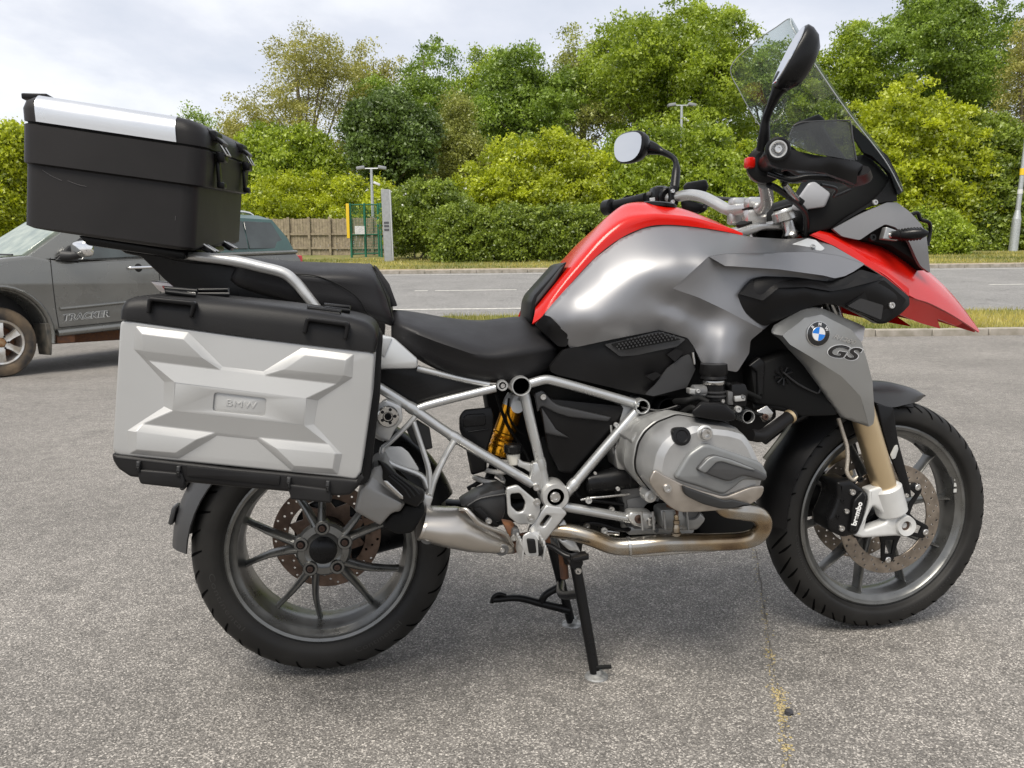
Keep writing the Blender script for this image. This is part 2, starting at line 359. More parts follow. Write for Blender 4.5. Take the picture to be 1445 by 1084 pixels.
# car park: one sheet out to the horizon
ds = np.concatenate([np.linspace(-60, 8, 18), np.linspace(9, 46, 75), np.array([50, 60, 80, 105, 300, 1200])])
xs = np.concatenate([np.array([-900, -200, -80]), np.linspace(-40, 40, 33), np.array([80, 200, 900])])
V = [W3(x, d) for d in ds for x in xs]; nx = len(xs)
F = [(i*nx+j, i*nx+j+1, (i+1)*nx+j+1, (i+1)*nx+j) for i in range(len(ds)-1) for j in range(nx-1)]
tag(obj('ground', mesh(V, F, 60), M_park), kind='structure')
strip('road', -70, 70, 15.2, 27.6, 0.004, M_road, 60, 30)
strip('road_edge_line', -4.2, 4.6, 16.85, 16.97, 0.008, M_line, 20, 1)
for i, (a, b) in enumerate(((-2.6, -2.25), (-2.05, 0.15), (0.45, 1.05), (3.2, 4.6), (9.2, 11.2), (12.9, 14.4))):
    strip('road_dash', a, b, 21.15, 21.27, 0.008, M_line, 4, 1)
strip('road_far_line', -60, 60, 27.0, 27.12, 0.008, M_line, 40, 1)
strip('grass_verge', 0.8 - 2.2, 70, 12.55, 15.2, 0.07, M_turf, 60, 8)
strip('pavement', -70, 70, 27.75, 28.6, 0.10, mat('pavement_concrete', (0.40, 0.33, 0.25), 0.9, color2=(0.27, 0.20, 0.13), vscale=2.5, detail=8), 60, 3)
strip('grass_bank', -70, 70, 28.6, 60, 0.09, M_turf, 70, 30)
# kerb stones, each its own block
def kerb_run(name, x0, x1, d0, d1, h, L):
    base = tag(strip(name, x0, x1, d0+0.02, d1-0.02, h-0.012, M_kerb, 50, 1), kind='structure')
    x = x0; i = 0
    while x < x1:
        L1 = L-0.012; dz = rng.normal(0, 0.004); P = []
        for d in (d0, d1):
            for (xx, hh) in ((x, -0.05), (x+L1, -0.05), (x+L1, h+dz), (x, h+dz)): P.append(W3(xx, d, hh))
        o = obj('kerb_stone', hexa(P, 0.012, 1), M_kerb, base); x += L; i += 1
kerb_run('near_kerb', -1.4, 12.5, 12.4, 12.55, 0.11, 0.9)
kerb_run('far_kerb', -12, 26, 27.6, 27.75, 0.13, 0.9)

# ---------------------------------------------------------------- crack with moss
cr_px = [(1056, 745), (1066, 775), (1076, 840), (1082, 880), (1088, 925), (1092, 950), (1100, 985), (1106, 1012), (1110, 1050), (1113, 1090)]
cp = crom([np.array([*U(px, py, 0)*0]) + (CAM_P + ray(px, py)*(-CAM_P[2]/ray(px, py)[2])) for px, py in cr_px], 8)
V, F = [], []
for i, p in enumerate(cp):
    w = 0.0007+0.0006*rng.random(); V += [(p[0]-w+0.002*rng.normal(), p[1], 0.002), (p[0]+w+0.002*rng.normal(), p[1], 0.002)]
    if i: F.append((2*i-2, 2*i-1, 2*i+1, 2*i))
tag(obj('crack', mesh(V, F, 0), mat('crack_dark', (0.09, 0.08, 0.07), 0.95)), kind='structure')
V, F = [], []
def clump(c, n, sp, s):
    for _ in range(n):
        o = np.array(c)+np.array([rng.normal(0, sp[0]), rng.normal(0, sp[1]), 0]); k = len(V); q = s*(0.5+rng.random())
        for a in range(4): V.append(o+np.array([q*math.cos(a*PI/2+rng.random()), q*math.sin(a*PI/2+rng.random()), 0.001]))
        V.append(o+np.array([0, 0, q*0.8])); F.extend([(k+a, k+(a+1) % 4, k+4) for a in range(4)])
for i, p in enumerate(cp):
    f = i/len(cp); n = 2
    if 0.05 < f < 0.45: n = 3
    if 0.62 < f < 0.80: n = 10
    clump((p[0]-0.004, p[1], 0.0), n, (0.006 if n < 20 else 0.011, 0.012), 0.0026)
for px, py, n, s in ((1087, 924, 22, 0.008), (1099, 978, 42, 0.009), (1106, 998, 42, 0.009), (1110, 1052, 16, 0.006)):
    q = CAM_P+ray(px, py)*(-CAM_P[2]/ray(px, py)[2]); clump((q[0], q[1], 0), n, (s, s*1.6), 0.003)
tag(obj('moss', mesh(V, F, 0), mat('moss_yellow', (0.30, 0.24, 0.08), 0.95, color2=(0.42, 0.34, 0.20), vscale=90)), 'yellowish moss and grit growing along the tarmac crack', 'moss', kind='stuff')
q = CAM_P+ray(1113, 1008)*(-CAM_P[2]/ray(1113, 1008)[2])
bm = bmesh.new(); bmesh.ops.create_icosphere(bm, subdivisions=2, radius=0.0095)
for v in bm.verts: v.co *= 1+0.16*math.sin(v.co.x*600+v.co.y*400)+0.08*rng.normal(); v.co.z *= 0.8
me = bpy.data.meshes.new('m'); bm.to_mesh(me); bm.free(); me.transform(Matrix.Translation((q[0], q[1], 0.006)))
tag(obj('pebble', shade(me, 20), mat('pebble_dark', (0.035, 0.035, 0.04), 0.8)), 'small black pebble lying on the mossy crack', 'pebble')

# ================================================================ foliage
def leaf_mat(name, c1, c2, trans=0.35):
    if name in MATS: return MATS[name]
    m = bpy.data.materials.new(name); m.use_nodes = True; t = m.node_tree; t.nodes.clear(); L = t.links.new
    o = t.nodes.new('ShaderNodeOutputMaterial'); at = t.nodes.new('ShaderNodeAttribute'); at.attribute_name = 'tint'
    r = t.nodes.new('ShaderNodeValToRGB'); L(at.outputs['Fac'], r.inputs[0]); r.color_ramp.elements[0].color = (*c1, 1); r.color_ramp.elements[1].color = (*c2, 1)
    d = t.nodes.new('ShaderNodeBsdfDiffuse'); tl = t.nodes.new('ShaderNodeBsdfTranslucent'); mx = t.nodes.new('ShaderNodeMixShader'); mx.inputs[0].default_value = trans
    gl = t.nodes.new('ShaderNodeBsdfGlossy'); gl.inputs['Roughness'].default_value = 0.45; m2 = t.nodes.new('ShaderNodeMixShader'); m2.inputs[0].default_value = 0.05
    L(r.outputs[0], d.inputs[0]); L(r.outputs[0], tl.inputs[0]); L(d.outputs[0], mx.inputs[1]); L(tl.outputs[0], mx.inputs[2])
    L(mx.outputs[0], m2.inputs[1]); L(gl.outputs[0], m2.inputs[2]); L(m2.outputs[0], o.inputs[0]); MATS[name] = m; return m
def leaves(centers, tints, size, ratio=0.55, up=0.35, R=rng, single=False):
    """folded leaf faces (two triangles pairs) at centres, one mesh"""
    n = len(centers); N = R.normal(size=(n, 3)); N[:, 2] = N[:, 2]*0.7+up*1.2; N /= np.linalg.norm(N, axis=1)[:, None]
    A = R.normal(size=(n, 3)); A -= N*(A*N).sum(1)[:, None]; A /= np.linalg.norm(A, axis=1)[:, None]; B = np.cross(N, A)
    s = size*(0.6+0.8*R.random(n))[:, None]; c = np.asarray(centers)
    if single:
        V = np.stack([c-A*s-B*s*ratio*0.7, c+A*s*0.9, c-A*s*0.3+B*s*ratio*1.5], 1).reshape(-1, 3); me = bpy.data.meshes.new('leaves'); me.vertices.add(3*n); me.vertices.foreach_set('co', V.ravel())
        me.loops.add(3*n); me.loops.foreach_set('vertex_index', np.arange(3*n)); me.polygons.add(n); me.polygons.foreach_set('loop_start', np.arange(n)*3)
        try: me.polygons.foreach_set('loop_total', np.full(n, 3))
        except Exception: pass
        a = me.attributes.new('tint', 'FLOAT', 'FACE'); a.data.foreach_set('value', np.clip(tints, 0, 1).astype(np.float32)); me.update(); me.validate(); return me
    V = np.stack([c-A*s, c+B*s*ratio+N*s*0.18, c+A*s, c-B*s*ratio+N*s*0.18], 1).reshape(-1, 3)
    me = bpy.data.meshes.new('leaves'); me.vertices.add(4*n); me.vertices.foreach_set('co', V.ravel())
    idx = np.arange(n)*4; tri = np.stack([idx, idx+1, idx+2, idx, idx+2, idx+3], 1).reshape(-1)
    me.loops.add(6*n); me.loops.foreach_set('vertex_index', tri); me.polygons.add(2*n); me.polygons.foreach_set('loop_start', np.arange(2*n)*3)
    try: me.polygons.foreach_set('loop_total', np.full(2*n, 3))
    except Exception: pass
    a = me.attributes.new('tint', 'FLOAT', 'FACE'); a.data.foreach_set('value', np.repeat(np.clip(tints, 0, 1), 2).astype(np.float32)); me.update(); me.validate(); return me
def crown_points(lobes, nclump, per, csize, R=rng, shell=0.62):
    """clump centres spread through the lobes (cx,cy,cz,rx,ry,rz), leaves gathered round each"""
    w = np.array([l[3]*l[4]*l[5] for l in lobes])**0.7; w /= w.sum(); pick = R.choice(len(lobes), nclump, p=w)
    L = np.array(lobes)[pick]; d = R.normal(size=(nclump, 3)); d /= np.linalg.norm(d, axis=1)[:, None]
    rad = (shell+(1.04-shell)*R.random(nclump)**0.6)*(1+0.07*R.normal(size=nclump)); C = L[:, :3]+d*rad[:, None]*L[:, 3:6]
    ct = R.random(nclump)
    P = np.repeat(C, per, 0); o = R.normal(size=(nclump*per, 3))*csize*np.repeat(0.7+0.6*R.random(nclump), per)[:, None]; o[:, 2] *= 0.55; o[:, 2] -= 0.15*(o[:, 0]**2+o[:, 1]**2)/csize
    return P+o, np.clip(np.repeat(ct, per)*0.72+R.random(nclump*per)*0.28, 0, 1), C
M_bark = mat('bark', (0.12, 0.10, 0.075), 0.95, color2=(0.20, 0.17, 0.13), vscale=9, bump=0.8, bscale=25)
def tree(px, top, bot, hw, d, leafc, label, n=260, per=30, leaf=0.17, csize=0.55, airy=False, seed=1, cat='tree', name='tree', grp='trees along the road', lob=9, kindname=None):
    R = np.random.default_rng(seed); c = at_d(px, (top+bot)/2, d); k = CAM_F/d; rx = hw/k; rz = (bot-top)/2/k; x, _ = (c-CAM_P)@RH, 0
    g = W3(x, d); H = c[2]+rz
    root = empty(name, (g[0], g[1], g[2])); tag(root, label, cat, grp)
    lobes = [(c[0], c[1], c[2]-0.1*rz, rx*0.62, rx*0.62, rz*0.8)]
    for i in range(lob):
        a = 2*PI*i/lob+R.random()*0.6; zz = R.uniform(-0.62, 0.62); q = math.sqrt(max(0.1, 1-zz*zz)); s = R.uniform(0.28, 0.44)
        lobes.append((c[0]+math.cos(a)*rx*(q-s*0.72), c[1]+math.sin(a)*rx*(q-s*0.72), c[2]+zz*rz*0.98, rx*s, rx*s, min(rz*s*1.2, rx*s*1.1)))
    lobes.append((c[0]+R.uniform(-.25, .25)*rx, c[1], c[2]+rz*0.62, rx*0.42, rx*0.42, rz*0.36))
    P, t, C = crown_points(lobes, int(n*0.85), int(per*4.2), csize*0.80, R, 0.35 if airy else 0.52)
    lm = leaves(P, t, leaf*0.66, R=R, single=True)
    obj('crown', lm, leafc, root)
    tb = [g+np.array([0, 0, -0.2]), g+np.array([R.uniform(-.2, .2), 0, (c[2]-g[2])*0.45]), np.array([c[0]+R.uniform(-.3, .3), c[1], c[2]-0.1*rz]), np.array([c[0], c[1], H-rz*0.25])]
    r0 = 0.045*(H-g[2])*0.42+0.06; parts = [tube(tb, [r0*1.25, r0, r0*0.6, r0*0.12], 9, 5)]
    st = np.array(tb[1])
    for i in range(14 if airy else 9):
        q = C[R.integers(len(C))]; s = st+(np.array(tb[2])-st)*R.random()
        mid = (s+q)/2+np.array([0, 0, -0.06*np.linalg.norm(q-s)])+R.normal(size=3)*0.1
        parts.append(tube([s, mid, q], [r0*0.42, r0*0.22, r0*0.05], 6, 4))
    obj('trunk', parts, M_bark, root)
    return root, c, rx, rz
def shrub(px, top, bot, hw, d, leafc, label, n=300, per=34, leaf=0.11, csize=0.26, seed=1, name='shrub', cat='shrub', grp='shrubs by the road', flowers=0, boxy=False, depth=0.6):
    R = np.random.default_rng(seed); c = at_d(px, (top+bot)/2, d); k = CAM_F/d; rx = hw/k; rz = (bot-top)/2/k; ry = min(rx*depth, 2.2)
    x = (c-CAM_P)@RH; g = W3(x, d); root = empty(name, g); tag(root, label, cat, grp)
    nl = max(6, int(rx/rz*6)); lobes = []
    F3 = np.array([FH[0], FH[1], 0]); R3 = np.array([RH[0], RH[1], 0])
    for i in range(nl):
        u = -1+2*(i+0.5)/nl+R.uniform(-.05, .05); top_ = rz*(1 if boxy else math.sqrt(max(0.12, 1-(abs(u)*0.93)**2)))*(R.uniform(0.95, 1.02) if boxy else R.uniform(0.80, 1.06))
        hz = (top_+rz)*0.5; s = max(rx/nl*1.7, 0.5*rz)
        s = min(s, rx*(1.04-abs(u))+0.25*rz)
        p = c+R3*u*rx*0.92+F3*R.uniform(-.3, .3)*ry
        lobes.append((p[0], p[1], c[2]-rz+hz, s, s, hz))
        if not boxy: lobes.append((p[0]+R3[0]*R.uniform(-.3, .3)*s, p[1]-F3[1]*ry*0.5, c[2]-rz*0.35+R.uniform(-.2, .2)*rz, s*0.8, s*0.8, rz*0.6))
    P, t, C = crown_points(lobes, int(n*0.85), int(per*3.4), csize*0.86, R, 0.66)
    gz = g[2]-0.1; P = P[P[:, 2] > gz]; t = t[:len(P)]
    obj('foliage', leaves(P, t, leaf*0.74, R=R, single=True), leafc, root)
    parts = [tube([g+R3*R.uniform(-.5, .5)*rx+np.array([0, 0, -0.1]), c+R3*R.uniform(-.4, .4)*rx+np.array([0, 0, -0.3*rz]), C[R.integers(len(C))]], [0.05, 0.035, 0.01], 6, 4) for _ in range(7)]
    obj('stem', parts, M_bark, root)
    if flowers:
        i = R.integers(len(P), size=flowers); Q = P[i]-F3*0.15-np.array([0, 0, -0.05]); fm = leaves(np.repeat(Q, 3, 0)+R.normal(size=(flowers*3, 3))*0.03, np.ones(flowers*3), 0.055, 0.9, R=R)
        obj('blossom', fm, mat('white_petals', (0.75, 0.75, 0.68), 0.7), root)
    return root
LM = {k: leaf_mat('leaf_'+k, tuple(0.80*x for x in a), tuple(min(0.8, 1.25*x) for x in b), tr) for k, a, b, tr in (
    ('olive', (0.19, 0.195, 0.030), (0.42, 0.40, 0.09), 0.45), ('mid', (0.085, 0.16, 0.014), (0.29, 0.40, 0.045), 0.42), ('fresh', (0.13, 0.215, 0.010), (0.40, 0.49, 0.038), 0.48),
    ('dark', (0.040, 0.075, 0.012), (0.16, 0.24, 0.045), 0.35), ('bright', (0.19, 0.26, 0.006), (0.52, 0.57, 0.025), 0.48), ('ivy', (0.075, 0.13, 0.010), (0.29, 0.37, 0.040), 0.4),
    ('hedge', (0.12, 0.185, 0.006), (0.42, 0.48, 0.030), 0.44), ('brown', (0.14, 0.17, 0.025), (0.35, 0.37, 0.075), 0.42), ('grass', (0.16, 0.195, 0.018), (0.45, 0.39, 0.095), 0.4))}
# trees, far ones first
tree(270, 148, 330, 60, 66, LM['mid'], 'small green tree showing just above the black top box', n=240, seed=11)
tree(8, 175, 330, 58, 34, LM['bright'], 'yellow green tree at the left edge behind the pickup', n=520, per=34, leaf=0.12, csize=0.3, seed=12)
tree(420, 42, 320, 98, 60, LM['olive'], 'tall airy olive tree with thin branches right of the top box', n=760, per=20, leaf=0.13, csize=0.5, airy=True, seed=13)
tree(530, 65, 300, 58, 68, LM['olive'], 'thin pale tree behind the tall olive tree', n=300, per=20, leaf=0.15, airy=True, seed=31)
tree(600, 62, 310, 92, 65, LM['mid'], 'broad green tree left of the centre of the tree line', n=520, per=30, seed=14)
tree(700, 72, 300, 60, 70, LM['fresh'], 'yellow green tree showing between the broad tree and the rounded tree', n=360, seed=32)
tree(552, 128, 292, 62, 48, LM['dark'], 'dark green maple like tree behind the lamp post and grey sign', n=560, per=32, leaf=0.17, csize=0.4, seed=15)
tree(648, 130, 300, 42, 52, LM['brown'], 'sparse brownish tree with bare limbs right of the dark tree', n=380, per=20, leaf=0.13, csize=0.45, airy=True, seed=16)
tree(748, 68, 290, 76, 56, LM['mid'], 'rounded green tree above the rose bush', n=560, per=32, leaf=0.17, csize=0.45, seed=17)
tree(820, 48, 260, 62, 70, LM['brown'], 'brownish tree behind the rounded green tree', n=340, per=26, seed=33)
tree(945, 2, 280, 112, 54, LM['fresh'], 'largest tree of the line, light green, left of the windscreen', n=900, per=34, leaf=0.17, csize=0.5, seed=18, lob=12)
tree(1075, 60, 300, 70, 62, LM['mid'], 'green tree seen through the windscreen', n=420, seed=34)
tree(1185, 38, 300, 66, 58, LM['fresh'], 'green tree right of the raised mirror', n=520, per=32, leaf=0.16, csize=0.42, seed=19)
tree(1320, -32, 230, 100, 55, LM['mid'], 'tall dark topped tree at the upper right', n=900, per=32, leaf=0.15, csize=0.42, seed=20, lob=13)
tree(1452, 10, 300, 62, 46, LM['olive'], 'drooping pale birch at the right edge', n=560, per=22, leaf=0.10, csize=0.45, airy=True, seed=21)
# a closed wood behind, nobody could count it
P = []
for i in range(64):
    px = -1200+i*62; q = at_d(px, 265, 82); P.append((q[0], q[1], q[2]-3, 4.5, 3, 6.0+rng.uniform(-1.2, 1.2)))
PP, tt, _ = crown_points(P, 6200, 12, 0.9, rng, 0.6)
tag(obj('wood', leaves(PP, tt, 0.34), LM['dark']), 'dark wood behind the roadside trees', 'wood', kind='stuff')
# shrubs
shrub(452, 240, 330, 105, 44, LM['bright'], 'yellow green bushes growing behind the timber fence', n=520, leaf=0.12, csize=0.3, seed=41)
shrub(400, 175, 275, 72, 50, LM['fresh'], 'green bushes under the tall olive tree', n=420, leaf=0.15, csize=0.4, seed=42)
shrub(965, 172, 330, 125, 40, LM['fresh'], 'large bush behind the small round mirror', n=1000, leaf=0.12, csize=0.28, seed=43)
shrub(762, 188, 330, 104, 38.5, LM['bright'], 'rose bush with white blossom above the clipped hedge', n=900, leaf=0.11, csize=0.27, seed=44, flowers=46)
shrub(1120, 200, 345, 100, 39, LM['bright'], 'bush behind the handlebar of the motorcycle', n=700, leaf=0.11, csize=0.27, seed=45)
shrub(607, 246, 356, 54, 35.5, LM['ivy'], 'round dark bush with white blossom next to the grey sign', n=520, leaf=0.09, csize=0.2, seed=46, flowers=16)
shrub(1288, 122, 340, 92, 40, LM['bright'], 'tall yellow green bush right of the windscreen', n=1100, leaf=0.13, csize=0.28, seed=47)
shrub(1400, 160, 350, 82, 40, LM['ivy'], 'tall leafy bush behind the right lamp post', n=1100, leaf=0.12, csize=0.26, seed=48)
shrub(1308, 292, 368, 48, 35.5, LM['fresh'], 'low bush behind the headlight of the motorcycle', n=420, leaf=0.09, csize=0.18, seed=49)
shrub(1395, 300, 362, 60, 38.5, LM['ivy'], 'low ivy mound at the foot of the right lamp post', n=420, leaf=0.09, csize=0.18, seed=50)
shrub(752, 292, 374, 140, 33.4, LM['ivy'], 'long clipped hedge beside the road', n=1300, leaf=0.085, csize=0.18, seed=51, name='hedge', cat='hedge', boxy=True, depth=0.4)
shrub(1030, 288, 374, 130, 33.9, LM['hedge'], 'clipped hedge behind the fuel tank', n=700, leaf=0.085, csize=0.18, seed=52, name='hedge', cat='hedge', boxy=True, depth=0.4)
# grass blades
def blades(name, label, xr, dr, n, hgt, h0, w, m, R):
    x = R.uniform(*xr, n); d = R.uniform(*dr, n); g = CAM_P*np.array([1, 1, 0])+x[:, None]*RH+d[:, None]*FH; g[:, 2] = zt(d)+h0
    a = R.uniform(0, 2*PI, n); o = np.stack([np.cos(a), np.sin(a), 0*a], 1); hh = hgt*(0.4+R.random(n))
    lean = R.normal(size=(n, 3))*0.35; lean[:, 2] = 1
    V = np.stack([g-o*w, g+o*w, g+lean*hh[:, None]], 1).reshape(-1, 3)
    me = bpy.data.meshes.new('g'); me.vertices.add(3*n); me.vertices.foreach_set('co', V.ravel()); me.loops.add(3*n); me.loops.foreach_set('vertex_index', np.arange(3*n)); me.polygons.add(n); me.polygons.foreach_set('loop_start', np.arange(n)*3)
    try: me.polygons.foreach_set('loop_total', np.full(n, 3))
    except Exception: pass
    t = np.clip(0.5+0.35*np.sin(x*0.9)+0.3*np.sin(d*1.7+x*0.4)+R.normal(0, 0.25, n), 0, 1)
    at = me.attributes.new('tint', 'FLOAT', 'FACE'); at.data.foreach_set('value', t.astype(np.float32)); me.update(); me.validate()
    return tag(obj(name, me, m), label, 'grass', kind='stuff')
R = np.random.default_rng(5)
blades('verge_grass', 'rough grass on the strip between car park and road', (-1.3, 13), (12.6, 15.2), 26000, 0.09, 0.06, 0.006, LM['grass'], R)
blades('bank_grass', 'dry grass on the far side of the road below the bushes', (-14, 26), (28.6, 36), 30000, 0.10, 0.08, 0.014, LM['grass'], R)

# ================================================================ fence, gate, sign, lamp posts
M_wood = mat('weathered_timber', (0.30, 0.25, 0.17), 0.85, color2=(0.20, 0.165, 0.115), vscale=7, bump=0.5, bscale=40, detail=8)
xa, da = G(352, 364); xb, db = G(560, 366); da = 41.0; db = 39.5; xa = (at_d(352, 350, da)-CAM_P)@RH; xb = (at_d(556, 350, db)-CAM_P)@RH
fen = empty('timber_fence', W3((xa+xb)/2, (da+db)/2)); tag(fen, 'weathered timber board fence left of the green gate', 'fence')
nb = 52
for i in range(nb):
    f = i/nb; f2 = (i+0.93)/nb; P = []; top = 1.92+rng.normal(0, 0.015); dd = rng.normal(0, 0.008)
    for off in (0, 0.022):
        for ff, hh in ((f, 0.05), (f2, 0.05), (f2, top), (f, top)): P.append(W3(xa+(xb-xa)*ff, da+(db-da)*ff+off+dd, hh))
    obj('board', hexa(P, 0), M_wood, fen)
for i in range(8):
    f = i/7; p = W3(xa+(xb-xa)*f, da+(db-da)*f-0.09); obj('post', hexa([p+np.array([a*0.06, b*0.06, z]) for b in (-1, 1) for a, z in ((-1, -0.2), (1, -0.2), (1, 2.0), (-1, 2.0))], 0.01, 1), M_wood, fen)
for hh in (0.45, 1.15):
    a, b = W3(xa, da-0.05, hh), W3(xb, db-0.05, hh)
    obj('rail', hexa([q+np.array([0, y, z]) for y in (-0.03, 0.03) for q, z in ((a, -.05), (b, -.05), (b, .05), (a, .05))], 0), M_wood, fen)
# gate
M_green = mat('green_coating', (0.015, 0.13, 0.075), 0.45); M_yel = mat('yellow_paint', (0.75, 0.50, 0.02), 0.5); M_galv = mat('galvanised_steel', (0.42, 0.44, 0.45), 0.5, 0.5, var=0.15, vscale=20)
dg = 37.5; k = CAM_F/dg
def gp(px, h, dd=0.0): x = (at_d(px, 350, dg+dd)-CAM_P)@RH; return W3(x, dg+dd, h)
gate = empty('mesh_gate', gp(515, 0)); tag(gate, 'green wire mesh gate with a yellow post beside the timber fence', 'gate')
for px, dd, m in ((496, 0, M_green), (516, 0.3, M_green), (535, 0.6, M_green), (538.5, 0.2, M_green)):
    p = gp(px, 0, dd); obj('post', cyl(p+np.array([0, 0, -.1]), p+np.array([0, 0, 2.62]), 0.055, 10), m, gate)
p = gp(492.3, 0, -0.1); obj('post', hexa([p+np.array([a*.07, b*.05, z]) for b in (-1, 1) for a, z in ((-1, 1.0), (1, 1.0), (1, 2.6), (-1, 2.6))], 0.01, 1), M_yel, gate)['label'] = 'yellow painted gate post'
for hh in (0.25, 1.15, 2.55): obj('rail', cyl(gp(496, hh), gp(535, hh, 0.6), 0.03, 8), M_green, gate)
wires = [cyl(gp(497+i*1.9, 0.25, i*0.03), gp(497+i*1.9, 2.55, i*0.03), 0.008, 4) for i in range(20)]+[cyl(gp(496, 0.3+j*0.14), gp(535, 0.3+j*0.14, 0.6), 0.006, 4) for j in range(17)]
tag(obj('wire_mesh', wires, M_green, gate), kind='stuff')
p = gp(508.5, 1.36, -0.08); obj('notice', hexa([p+RH*a*0.23+np.array([0, b*0.005, z]) for b in (-1, 1) for a, z in ((-1, -.18), (1, -.18), (1, .2), (-1, .2))], 0.004, 1), mat('notice_white', (0.62, 0.62, 0.60), 0.6, color2=(0.40, 0.40, 0.42), vscale=18), gate)
# totem sign
dsn = 34.0; sx = (at_d(547, 350, dsn)-CAM_P)@RH; q = W3(sx, dsn); k = CAM_F/dsn
sg = empty('totem_sign', q); tag(sg, 'tall grey totem sign standing on the dry grass bank', 'sign')
sl = lambda w0, w1, z0, z1, y, t, lean=0.10: [q+RH*(w+lean*(-(z-1.6)/3.2)*0.6)+FH*(y+s*t)+np.array([0, 0, z]) for s in (-1, 1) for w, z in ((w0, z0), (w1, z0), (w1, z1), (w0, z1))]
obj('panel', hexa(sl(-0.17, 0.17, -0.1, 3.12, 0, 0.08), 0.01, 1), mat('sign_grey', (0.28, 0.29, 0.30), 0.5, var=0.08, vscale=8), sg)
obj('side_panel', hexa(sl(0.175, 0.23, -0.1, 3.10, 0, 0.08), 0.005, 1), mat('sign_pale', (0.42, 0.43, 0.44), 0.5), sg)
for z in (1.72, 1.58, 1.42): obj('lettering', hexa(sl(-0.11, 0.10, z-0.045, z+0.045, -0.085, 0.003), 0), mat('sign_dark', (0.06, 0.06, 0.07), 0.6), sg)
# twin floodlight columns
def flood(px, top, d, label):
    p = at_d(px, top, d); x = (p-CAM_P)@RH; g = W3(x, d); r = empty('floodlight_column', g); tag(r, label, 'lamp post', 'twin floodlight columns')
    obj('pole', cyl(g, np.array([g[0], g[1], p[2]]), 0.10, 10, r1=0.07), M_galv, r)
    t = np.array([g[0], g[1], p[2]]); obj('crossarm', cyl(t-RH*0.5, t+RH*0.5, 0.035, 8), M_galv, r)
    for s in (-1, 1):
        c = t+RH*s*0.55+np.array([0, 0, 0.03]); obj('floodlight', xform(box((0, 0, 0), (0.42, 0.30, 0.16), 0.03, Matrix.Rotation(s*0.18, 4, 'Y')), Matrix.Translation(Vector(c))), mat('lamp_head', (0.25, 0.26, 0.27), 0.4), r)
    c = t+RH*0.25+np.array([0, 0, -0.75]); obj('camera_housing', xform(box((0, 0, 0), (0.34, 0.14, 0.12), 0.02, Matrix.Rotation(0.4, 4, 'Y')), Matrix.Translation(Vector(c))), mat('housing_white', (0.65, 0.65, 0.65), 0.4), r)
flood(524, 238, 40.5, 'floodlight column with a camera behind the green gate')
flood(962, 149, 44, 'floodlight column rising from the bushes left of the windscreen')
xg, dgp = G(1429, 357); g = W3(xg, dgp); r = empty('lamp_post', g); tag(r, 'grey lamp post with yellow band at the right edge', 'lamp post')
tilt = RH*0.055+np.array([0, 0, 1.0])
obj('base', cyl(g-0.2*tilt, g+1.55*tilt, 0.20, 14, r1=0.19), M_galv, r); obj('shoulder', cyl(g+1.55*tilt, g+1.95*tilt, 0.185, 14, r1=0.11), M_galv, r); obj('pole', cyl(g+1.95*tilt, g+9*tilt, 0.11, 12, r1=0.08), M_galv, r)
obj('band', cyl(g+3.55*tilt, g+3.85*tilt, 0.118, 12), M_yel, r); obj('number_plate', cyl(g+2.7*tilt, g+2.9*tilt, 0.117, 12), mat('housing_white', (0.65, 0.65, 0.65), 0.4), r)
# ================================================================ pickup truck (local frame: x forward, near side y = 0, interior y < 0)
TX = -(0.55*RH+0.834*FH); TX /= np.linalg.norm(TX); xg, dg_ = G(8, 533); TO = W3(xg, dg_)
truck = empty('pickup_truck', TO, math.atan2(TX[1], TX[0])); truck['world_children'] = 0
tag(truck, 'dusty grey green pickup truck with dark green canopy behind the luggage', 'pickup truck')
M_tp = mat('truck_paint', (0.180, 0.180, 0.168), 0.26, 0.60, color2=(0.205, 0.203, 0.188), vscale=2.5, rvar=0.1, coat=0.4, coat_rough=0.12, detail=8)
M_teal = mat('canopy_paint', (0.035, 0.085, 0.077), 0.3, 0.1, coat=0.5, var=0.1, vscale=4)
M_tglass = mat('truck_glass', (0.035, 0.045, 0.045), 0.06, 0.0, var=0.3, vscale=3, spec=0.8)
M_tshield = mat('windscreen_reflection', (0.16, 0.20, 0.16), 0.08, 0.0, color2=(0.30, 0.34, 0.27), vscale=6, spec=0.9, detail=8)  # mottled greenish reflection painted into the glass colour
M_chr = mat('chrome', (0.78, 0.78, 0.78), 0.10, 1.0)
M_blk = mat('black_trim', (0.02, 0.02, 0.021), 0.55, bump=0.15, bscale=400)
M_tyd = mat('dusty_tyre', (0.035, 0.033, 0.031), 0.9, color2=(0.20, 0.145, 0.09), vscale=5, detail=10, bump=0.5, bscale=60)
M_alloy = mat('dirty_alloy', (0.68, 0.67, 0.64), 0.32, 0.8, color2=(0.52, 0.47, 0.40), vscale=14, detail=6)
M_rust = mat('rust', (0.16, 0.065, 0.025), 0.85, color2=(0.09, 0.045, 0.03), vscale=25)
M_seam = mat('panel_gap', (0.012, 0.012, 0.012), 0.9)
arc = [(0.50*math.cos(a)*1.02, 0.46+0.53*math.sin(a)) for a in np.linspace(0, PI, 15)]
rarc = [(-3.25+0.5*math.cos(a), 0.60+0.50*math.sin(a)) for a in np.linspace(0, PI, 13)]
body = [(0.80, 0.50), (0.86, 0.75), (0.82, 1.0), (0.70, 1.12), (0.3, 1.27), (-0.05, 1.345), (-0.40, 1.395), (-0.62, 1.35), (-0.95, 1.335), (-1.8, 1.40), (-2.4, 1.43), (-4.36, 1.55), (-4.47, 1.45), (-4.50, 0.86), (-4.42, 0.70), (-3.8, 0.62)] + rarc[::-1] + [(-2.7, 0.60), (-0.62, 0.50), (-0.53, 0.48)] + arc[::-1] + [(0.53, 0.46)]
